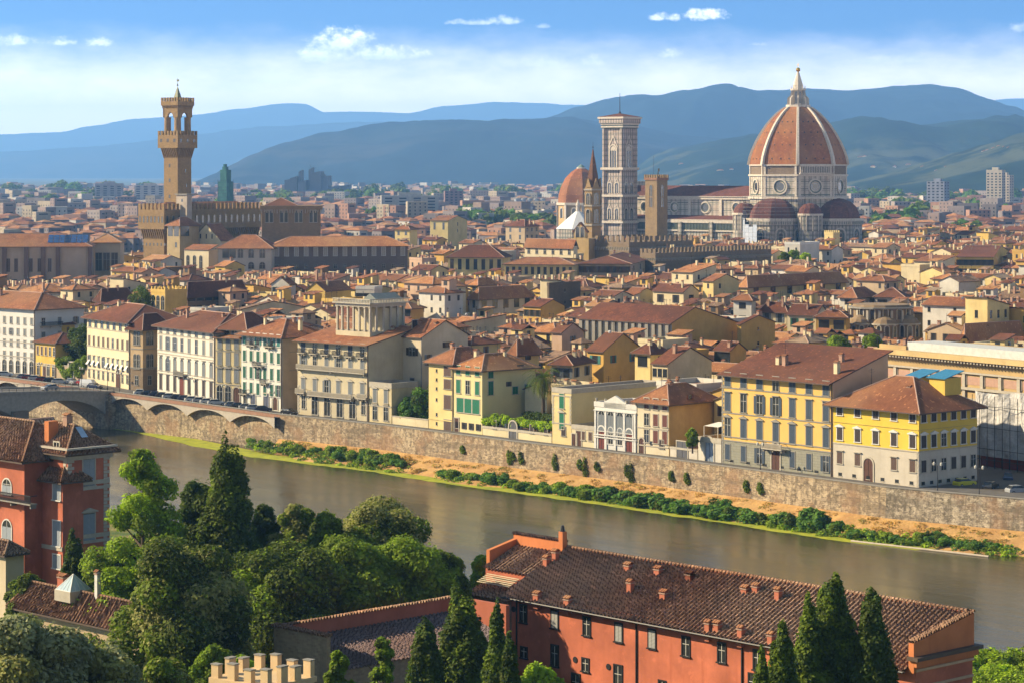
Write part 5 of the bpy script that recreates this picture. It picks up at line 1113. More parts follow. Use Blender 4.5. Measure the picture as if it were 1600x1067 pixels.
        for i in range(5):
            am = (A[i]+A[i+1])/2; rr = r*math.cos(math.pi/8); q = MB()
            q.archring(0, 5.2, 0, 8.5, 0, .8, .35, MBW, 10); q.archring(0, 3.6, 0, 7.2, 0, .5, .25, MBG, 10); q.arch(0, 2.0, 0, 6.2, -.12, GL, 8); q.build('window', tr, (cx+rr*math.cos(am), cy+rr*math.sin(am), 15.5), am+math.pi/2)
            q = MB(); q.box(-6, 6, -1.3, 0, 13, 14, MBW); q.box(-6, 6, -1.0, 0, 26.4, 28.4, MBW); [q.box(-5.9+k*1.0, -5.5+k*1.0, -1.15, -1.0, 26.6, 28.2, MBG) for k in range(12)]; q.build('cornice', tr, (cx+rr*math.cos(am), cy+rr*math.sin(am), 0), am+math.pi/2)
    tribune(23.5, 0, 0, 'E'); tribune(0, -23.5, -math.pi/2, 'S')
    for sx, sy in ((1, -1), (-1, -1)):
        m = MB(); cx, cy = sx*21.5, sy*21.5; m.cyl(cx, cy, 0, 31.5, 6.6, 6.6, 12, MB2); m.cyl(cx, cy, 31.5, 32.6, 7.2, 7.2, 12, MBW); m.lathe(cx, cy, [(6.6, 32.6), (5.8, 35.4), (3.6, 37.6), (.05, 38.6)], 12, rt)
        for k in range(12): a = 2*math.pi*(k+.5)/12; m.cyl(cx+6.7*math.cos(a), cy+6.7*math.sin(a), 23, 31.5, .3, .3, 6, MBW)
        m.build('exedra', T)
    # scaffolding sheet round the south tribune
    def sheet():
        a = NT('scaffold_sheet', .8); u = a.uv(); n1 = a.noise(u, .35, 4, .6); n2 = a.n('TexBrick', offset=0.0); a.put(n2.inputs['Vector'], u); a.put(n2.inputs['Color1'], (.62, .66, .74)); a.put(n2.inputs['Color2'], (.46, .52, .62)); a.put(n2.inputs['Mortar'], (.25, .28, .34)); n2.inputs['Scale'].default_value = 1; n2.inputs['Brick Width'].default_value = 2.6; n2.inputs['Row Height'].default_value = 2.0; n2.inputs['Mortar Size'].default_value = .05
        a.bump(n1, .9, .5); return a.base(a.mix(n1, n2.outputs[0], (.38, .44, .54)))
    SHT = sheet(); sf = thing('scaffolding', 'white sheeted scaffolding wrapped round the near tribune of the cathedral', 'scaffolding', T.location, ang); m = MB(); cx, cy = 0, -24; r = 18
    A = [(-90-101+33.7*k)*math.pi/180 for k in range(7)]; P = [(cx+r*math.cos(a), cy+r*math.sin(a)) for a in A]
    for i in range(3):
        (x0, y0), (x1, y1) = P[i], P[i+1]; z1 = (34, 30, 26.5)[i]
        for k in range(3):
            xa, ya, xb, yb = x0+(x1-x0)*k/3, y0+(y1-y0)*k/3, x0+(x1-x0)*(k+1)/3, y0+(y1-y0)*(k+1)/3; zz = z1-(k == 1)*1.2; m.poly([(xa, ya, 0), (xb, yb, 0), (xb, yb, zz), (xa, ya, zz)], SHT)
    m.build('sheeting', sf); m = MB()
    for i in range(7):
        x, y = P[i]; m.tube((x, y, 0), (x, y, 42), .09, 4, M_IRON); x2, y2 = cx+(r-1.6)*math.cos(A[i]), cy+(r-1.6)*math.sin(A[i]); m.tube((x2, y2, 0), (x2, y2, 42), .09, 4, M_IRON)
        if i < 6:
            for z in range(2, 43, 2): m.tube((x, y, z), (*P[i+1], z), .07, 4, plain('scaffold_pole', (.3, .3, .3), .5)); 
            for f_ in (.33, .66): xx, yy = x+(P[i+1][0]-x)*f_, y+(P[i+1][1]-y)*f_; m.tube((xx, yy, 0), (xx, yy, 40), .08, 4, M_IRON)
    m.build('poles', sf)
    # nave
    rf = tile((.17, .06, .045), (.22, .08, .055), (.12, .045, .035), .8); W0, W1 = -113, -20
    m = MB(); m.box(W0, W1, -19.5, 19.5, 0, 27.5, MB2); m.build('aisle_wall', T); m = MB(); m.box(W0, W1, -10.5, 10.5, 27.4, 41.5, MB1); m.build('clerestory', T)
    m = MB(); m.shell([[(W0, -11.8, 41.6), (W1, -11.8, 41.6), (W1, 0, 47.6), (W0, 0, 47.6)], [(W1, 11.8, 41.6), (W0, 11.8, 41.6), (W0, 0, 47.6), (W1, 0, 47.6)]], .4, rf, MBW); m.build('nave_roof', T)
    m = MB(); m.shell([[(W0, -20.3, 28.4), (W1, -20.3, 28.4), (W1, -10.5, 30.6), (W0, -10.5, 30.6)]], .4, rf, MBW); m.box(W0, W1, -20.4, -19.5, 26.4, 27.9, MBW); m.box(W0, W1, -20.2, -19.5, 21.6, 22.4, MBW); m.box(W0, W1, -20.0, -19.5, 14.6, 15.2, MBW); m.box(W0, W1, -11.3, -10.5, 39.8, 41.2, MBW)
    for k in range(90): x = W0+.5+k*1.02; m.box(x, x+.45, -20.05, -19.5, 22.4, 26.4, MBG)
    m.build('aisle_gallery', T)
    for k in range(4):
        x = -34.5-21.5*k; m = MB()
        for (r0, r1, o_, mt) in ((2.7, 3.4, .6, MBW), (2.1, 2.7, .3, MBG)):
            for q in range(18): a, b = 2*math.pi*q/18, 2*math.pi*(q+1)/18; m.poly([(r0*math.cos(a), -o_, r0*math.sin(a)), (r1*math.cos(a), -o_, r1*math.sin(a)), (r1*math.cos(b), -o_, r1*math.sin(b)), (r0*math.cos(b), -o_, r0*math.sin(b))], mt)
        o = m.build('oculus', T, (x, -10.5, 35.2)); q = MB(); q.poly([(2.1*math.cos(2*math.pi*s/18), -.06, 2.1*math.sin(2*math.pi*s/18)) for s in range(18)], GL); q.build('pane', o)
        for xx in (x-10.7,):
            m = MB(); m.box(xx-.9, xx+.9, -11.2, -10.5, 30, 40, MBW); m.box(xx-1.2, xx+1.2, -21.2, -19.5, 0, 27, MB2); m.build('buttress', T)
        q = MB(); q.archring(0, 2.6, 0, 9, 0, .6, .3, MBW, 8); q.arch(0, 1.4, 0, 8, -.1, GL, 8); q.mesh([(-2.6, -.25, 9.4), (2.6, -.25, 9.4), (0, -.25, 13)], [(0, 1, 2)], MBW); q.build('window', T, (x, -19.5, 4))
    m = MB(); m.box(W0-3, W0, -21, 21, 0, 30, MB1); m.box(W0-3, W0, -12, 12, 30, 50, MB1); m.poly([(W0-.01, -12, 30), (W0-.01, -21, 30), (W0-.01, -12, 40)], MB1); m.mesh([(W0, -21, 30), (W0-3, -21, 30), (W0-3, -12, 41), (W0, -12, 41), ], [(0, 1, 2, 3)], MBW); m.build('west_front', T)
cathedral()
def campanile():
    Y = 1444; ang = R(-39); T = thing('marble_campanile', 'tall square marble bell tower with pointed windows and flat cornice beside the cathedral', 'tower', (PX(968.5, Y), Y, 0), ang); KEEP.append((938, 996, 378, 1430)); z = lambda y: ZP(y, Y); h = 6.35; M3 = marble(1.9, 3.1, c=(.60, .48, .40), g=(.13, .13, .11))
    m = MB(); m.box(-h, h, -h, h, 0, z(195), M3); m.build('shaft', T)
    for sx in (-1, 1):
        for sy in (-1, 1): m = MB(); m.cyl(sx*h, sy*h, 0, z(193), 1.35, 1.35, 8, M3, math.pi/8); m.build('corner_buttress', T)
    for y, o_, hh in ((392, 1, 1), (349, 1.1, 1.3), (308, 1.1, 1.3), (266, 1.2, 1.4), (200, 1.0, .8)): m = MB(); q = h+.55+o_; m.box(-q, q, -q, q, z(y), z(y)+hh, MBW); m.build('string_course', T)
    m = MB()
    for (q, y0, y1) in ((h+1.7, 196, 193.5), (h+2.3, 193.5, 186.5), (h+2.9, 186.5, 183.5)): m.box(-q, q, -q, q, z(y0), z(y1), MBW if q != h+2.3 else M3)
    q = h+1.3; m.box(-q, q, -q, q, z(201), z(196), MBG); m.build('cornice', T); m = MB(); q = h+2.7; m.shell([[(-q, -q, z(183.3)), (q, -q, z(183.3)), (0, 0, z(177.5))], [(q, -q, z(183.3)), (q, q, z(183.3)), (0, 0, z(177.5))], [(q, q, z(183.3)), (-q, q, z(183.3)), (0, 0, z(177.5))], [(-q, q, z(183.3)), (-q, -q, z(183.3)), (0, 0, z(177.5))]], .2, T_DK); m.build('roof', T); m = MB(); m.cyl(0, 0, z(179), z(175), .9, .5, 8, M_IRON); m.cyl(0, 0, z(176), z(146), .28, .12, 6, M_IRON); m.build('mast', T)
    for f in range(4):
        fp = [(0, -h, 0), (h, 0, R(90)), (0, h, R(180)), (-h, 0, R(-90))][f]
        def at(m, x, zz, nm='window'):
            c, s = math.cos(fp[2]), math.sin(fp[2]); m.build(nm, T, (fp[0]+x*c, fp[1]+x*s, zz), fp[2])
        q = MB(); hh = z(228)-z(262); q.archring(0, 4.6, 0, hh, 0, .7, .4, MBW, 10); q.arch(0, 4.6, 0, hh, -.05, GL, 10); [q.box(k-.16, k+.16, -.25, -.05, 0, hh-2.4, MBW) for k in (-.85, .85)]; q.arch(0, 3.9, hh-3, hh-.3, -.12, MBW, 10)
        a = 3.6; q.mesh([(-a, -.35, hh-1), (-a+.6, -.35, hh-1), (0, -.35, hh+5.0), (0, -.35, hh+6.2)], [(0, 1, 2, 3)], MBW); q.mesh([(a, -.35, hh-1), (a-.6, -.35, hh-1), (0, -.35, hh+5.0), (0, -.35, hh+6.2)], [(3, 2, 1, 0)], MBW); at(q, 0, z(262))
        for (y0, y1) in ((302, 286), (343, 326)):
            for x in (-2.6, 2.6):
                q = MB(); hh = z(y1)-z(y0); q.archring(0, 2.5, 0, hh, 0, .5, .3, MBW, 8); q.arch(0, 2.5, 0, hh, -.05, GL, 8); q.box(-.14, .14, -.2, -.05, 0, hh-1.2, MBW); q.mesh([(-2, -.25, hh-.6), (-1.5, -.25, hh-.6), (0, -.25, hh+2.0), (0, -.25, hh+2.9)], [(0, 1, 2, 3)], MBW); q.mesh([(2, -.25, hh-.6), (1.5, -.25, hh-.6), (0, -.25, hh+2.0), (0, -.25, hh+2.9)], [(3, 2, 1, 0)], MBW); at(q, x, z(y0))
campanile()
def chapel_dome():
    Y = 1780; T = thing('domed_chapel', 'smaller red tiled octagonal dome on an ochre drum, left of the marble campanile', 'chapel', (PX(908, Y), Y, 0), R(-20)); z = lambda y: ZP(y, Y); r = 16.8; A0 = R(22.5); S = plaster((.55, .38, .18), .3)
    m = MB(); m.cyl(0, 0, 0, z(320), r, r, 8, S, A0); m.build('drum', T); m = MB(); m.cyl(0, 0, z(321), z(317), r+1, r+1, 8, MBW, A0); m.build('cornice', T); m = MB(); pr = [(r-.3, 317), (r*.965, 305), (r*.86, 292), (r*.68, 279), (r*.42, 269), (r*.2, 264)]; m.lathe(0, 0, [(a, z(b)) for a, b in pr], 8, DT, A0); m.build('dome', T)
    m = MB(); m.cyl(0, 0, z(266), z(262), 3.4, 3.2, 8, MBW, A0); m.cyl(0, 0, z(262), z(257), 3.0, .2, 8, plain('green_copper', (.18, .26, .22)), A0); m.build('lantern', T)
    for k in range(8):
        a = A0+math.pi/8+k*math.pi/4; rr = r*math.cos(math.pi/8); q = MB(); q.archring(0, 3.2, 0, 7, 0, .8, .4, MBW); q.arch(0, 3.2, 0, 7, -.05, GL); q.build('window', T, (rr*math.cos(a), rr*math.sin(a), z(341)), a+math.pi/2); a2 = A0+k*math.pi/4; q = MB(); q.box(-.9, .9, -.7, .5, 0, z(320)-.1, MBW); q.build('pilaster', T, (r*math.cos(a2), r*math.sin(a2), 0), a2+math.pi/2)
    KEEP.append((868, 922, 345, Y-20))
chapel_dome()
def baptistery():
    Y = 1520; T = thing('baptistery', 'low octagonal building with bright white pyramid roof beside the slim brown bell tower', 'chapel', (PX(903, Y), Y, 0), R(-39)); z = lambda y: ZP(y, Y); wr = plain('white_roof_marble', (.78, .77, .74), .5); m = MB(); m.cyl(0, 0, 0, z(358), 13.6, 13.6, 8, MB2, R(22.5)); m.build('wall', T); m = MB(); m.cyl(0, 0, z(358), z(331), 14, 1.6, 8, wr, R(22.5)); m.build('roof', T); m = MB(); m.cyl(0, 0, z(331), z(322), 1.3, 1.2, 8, MBW); m.cyl(0, 0, z(322), z(312), 1.5, .1, 8, MBW); m.build('lantern', T); KEEP.append((872, 918, 362, Y-15))
    for k in range(8):
        a = R(45)*k; q = MB(); q.arch(0, 1.8, 0, 5, -.06, GL); q.build('window', T, (13.6*math.cos(R(22.5))*math.cos(a), 13.6*math.cos(R(22.5))*math.sin(a), 8), a+math.pi/2)
baptistery()
def gothic_tower_green():
    Y = 2300; T = thing('sheeted_tower', 'tall tower wrapped in green scaffold netting behind the battlemented town hall', 'tower', (PX(352.5, Y), Y, 0), R(-30)); z = lambda y: ZP(y, Y); g = NT('green_netting', .9); u = g.uv(); b = g.n('TexBrick'); g.put(b.inputs['Vector'], u); g.put(b.inputs['Color1'], (.025, .11, .09)); g.put(b.inputs['Color2'], (.05, .17, .13)); g.put(b.inputs['Mortar'], (.015, .08, .06)); b.inputs['Scale'].default_value = 1; b.inputs['Brick Width'].default_value = 4; b.inputs['Row Height'].default_value = 3; g = g.base(b.outputs[0])
    m = MB(); m.box(-5, 5, -5, 5, 0, z(284), g); m.box(-3.6, 3.6, -3.6, 3.6, z(284), z(266), g); m.build('netting', T); m = MB(); m.box(-2.2, 1.6, -2.2, 2.2, z(266), z(261), g); m.box(-1.5, .5, -1.5, 1.5, z(261), z(257), g); m.build('netting_top', T); m = MB(); 
    for x in (-5.2, 5.2):
        for y in (-5.2, 5.2): m.tube((x, y, 0), (x, y, z(281)), .14, 4, M_IRON)
    for k in range(10): m.box(-5.3, 5.3, -5.3, -5.1, 20+k*3.0, 20.2+k*3.0, M_IRON)
    m.build('poles', T); KEEP.append((338, 366, 315, Y))
gothic_tower_green()
def courthouse():
    Y = 4300; T = thing('courthouse', 'huge dark jagged modern building of stepped towers on the distant plain', 'building', (PX(482, Y), Y, 0), R(-10)); c = plain('dark_glass_cladding', (.09, .10, .12), .4); k = Y/F; m = MB()
    for (x0, x1, yt, d) in ((-34, -14, 279, 30), (-27, -16, 276, 20), (-14, -9, 266, 14), (-12, 0, 282, 36), (2, 8, 262, 16), (6, 22, 268, 30), (10, 24, 273, 34), (24, 34, 275, 30), (32, 52, 291, 26), (50, 66, 289, 20), (-4, 40, 296, 50)):
        z = ZP(yt, Y); a, b = x0*k, x1*k; v = [(a, -d/2+x0*.13, 0), (b, -d/2+x0*.13, 0), (b, d/2, 0), (a, d/2, 0), (a, -d/2+x0*.13, z*.93), (b, -d/2+x0*.13, z), (b, d/2, z), (a, d/2, z*.93)]; m2 = MB(); m2.mesh(v, [(0, 3, 2, 1), (4, 5, 6, 7), (0, 1, 5, 4), (1, 2, 6, 5), (2, 3, 7, 6), (3, 0, 4, 7)], c); m2.mesh([(3*k, 0, ZP(262, Y)), (4.5*k, 0, ZP(262, Y)), (3.2*k, 0, ZP(257, Y))], [(0, 1, 2)], c) if x0 == 2 else None; m2.build('block', T)
    KEEP.append((445, 550, 297, Y))
courthouse()
# ------------------------------------------------------------------ foliage
def leafmat(c, key):
    a = NT('foliage', .75, .2); n1 = a.noise(a.pos(), .5, 3, .6); wn = a.n('TexWhiteNoise', noise_dimensions='3D'); a.put(wn.inputs['Vector'], a.mp(a.pos(), (1.2, 1.2, 1.2)))
    col = a.mix(a.rng(n1, .35, .65), sc3(c, .7), sc3(c, 1.3)); a.b.inputs['Subsurface Weight'].default_value = 0
    tr = a.n('BsdfTranslucent'); a.put(tr.inputs[0], a.mix(.5, col, sc3((c[0]*1.3, c[1]*1.6, c[2]*.6), 1))); mx = a.n('MixShader'); mx.inputs[0].default_value = .36
    a.t.links.new(a.b.outputs[0], mx.inputs[1]); a.t.links.new(tr.outputs[0], mx.inputs[2]); a.t.links.new(mx.outputs[0], a.t.nodes['Material Output'].inputs[0]); return a.base(col, 1.0)
L_DK = leafmat((.065, .088, .010), 1); L_MD = leafmat((.12, .165, .012), 2); L_LT = leafmat((.19, .27, .018), 3); L_OL = leafmat((.25, .245, .075), 4); L_BR = leafmat((.31, .43, .02), 5); L_CY = leafmat((.055, .088, .012), 6); L_BG = leafmat((.10, .20, .028), 7); BARK = plain('bark', (.09, .065, .045), .95)
def leaves(lobes, n, size, mats, seed, shell=.62, up=.35, aspect=1.7, jit=.12):
    """lobes: (cx,cy,cz,rx,ry,rz). Leaf clusters spread through the outer part of every lobe; returns a mesh"""
    g = np.random.default_rng(seed); L = np.array(lobes, float); vol = (L[:, 3]*L[:, 4]*L[:, 5])**.67; k = g.choice(len(L), n, p=vol/vol.sum()); D = g.normal(size=(n, 3)); D[:, 2] += .15; D /= np.linalg.norm(D, axis=1, keepdims=True)
    # clump noise on each lobe: push leaves in and out
    ph = g.uniform(0, 6.28, (len(L), 6)); fr = 4.0
    bump = sum(np.sin(fr*D[:, i]*(1+.5*j)+ph[k, i+3*j]) for i in range(3) for j in range(2))/6
    rad = (shell+(1-shell)*g.random(n)**.6)*(1+.22*bump+jit*g.normal(size=n)*.5)
    P = L[k, :3]+D*L[k, 3:6]*rad[:, None]
    N = D+g.normal(size=(n, 3))*.55; N[:, 2] += up; N /= np.linalg.norm(N, axis=1, keepdims=True)
    T = np.cross(N, g.normal(size=(n, 3))); T /= np.linalg.norm(T, axis=1, keepdims=True); B = np.cross(N, T); s = size*(.55+.9*g.random(n))[:, None]
    V = np.stack([P-T*s*aspect*.5, P-B*s*.5+N*s*.1, P+T*s*aspect*.5, P+B*s*.5+N*s*.1], 1).reshape(-1, 3)
    me = bpy.data.meshes.new('crown'); me.vertices.add(4*n); me.vertices.foreach_set('co', V.astype(np.float32).ravel()); me.loops.add(4*n); me.loops.foreach_set('vertex_index', np.arange(4*n, dtype=np.int32)); me.polygons.add(n); me.polygons.foreach_set('loop_start', np.arange(0, 4*n, 4, dtype=np.int32))
    mi = g.integers(0, len(mats), len(L))[k]; sw = g.random(n) < .25; mi[sw] = g.integers(0, len(mats), sw.sum()); me.polygons.foreach_set('material_index', mi.astype(np.int32))
    for m in mats: me.materials.append(m)
    me.update(calc_edges=True); return me
def crown_lobes(r, h, seed, n=26, base=.25, flat=1.0, top=.5):
    """lobes filling a rounded crown of radius r, height h (from base*h)"""
    g = random.Random(seed); out = []
    for i in range(n):
        t = (i+.5)/n; z = h*(base+(1-base)*t*.92); f = math.sin(min(1, (t+.12)/1.0)*math.pi*.92)**top
        a = i*2.4+g.random(); rr = r*f*g.uniform(.4, 1.0); q = r*g.uniform(.26, .44)
        out.append((rr*math.cos(a), rr*math.sin(a), z-q*.3, q, q, q*.85*flat))
    out.append((0, 0, h*(base+(1-base)*.45), r*.8, r*.8, h*(1-base)*.45)); return out
def tree(name, label, x, y, z, r, h, mats, seed, n=9000, size=.34, base=.25, cat='tree', group=None, lobes=None, **kw):
    T = thing(name, label, cat, (x, y, z), 0, group); me = leaves(lobes or crown_lobes(r, h, seed, base=base), n, size, mats, seed, **kw); inst('crown', me, T); m = MB(); g = random.Random(seed)
    m.tube((0, 0, -1), (0, 0, h*.55), r*.07+.1, 8, BARK, r*.04)
    for i in range(6): a = i*1.05+g.random(); z0 = h*g.uniform(.2, .5); m.tube((0, 0, z0), (r*.6*math.cos(a), r*.6*math.sin(a), z0+h*.25), r*.03+.05, 5, BARK, .03)
    m.build('trunk', T); return T
def at_px(px, py, z): Y = YP(py, z); return PX(px, Y), Y
# ------------------------------------------------------------------ mid town: houses read one by one from the photograph
WALLS = {'cream': plaster(CRM), 'pale yellow': plaster(LYE), 'ochre': plaster(OCH), 'yellow': plaster(YEL), 'white': plaster(WHI), 'tan': plaster(TAN), 'pinkish': plaster(PNK), 'brown': plaster(BRN)}
ROOFS = {'dark red': T_DK, 'brick red': T_MD, 'orange': T_OR, 'weathered brown': T_GR}
def extras(B, rise, nchim=2, room=False):
    for i in range(nchim): B.chimney(rnd.uniform(.8, B.w-.8), rnd.uniform(B.d*.2, B.d*.8), B.h+rise*rnd.uniform(.3, .8), rnd.uniform(1.0, 2.0), rnd.choice((.5, .6, .8)), M_CHIM if rnd.random() < .5 else WALLS['cream'])
    if rnd.random() < .7: B.antenna(rnd.uniform(1, B.w-1), B.d*rnd.uniform(.3, .7), B.h+rise)
    if rnd.random() < .35: B.dish(rnd.uniform(1, B.w-1), B.d*.3, B.h+rise+.3)
def wrow(B, f, n, zs, w, h, sh, x0=None, x1=None):
    for z in zs: B.srow(f, n, z, w, h, sh, x0, x1)
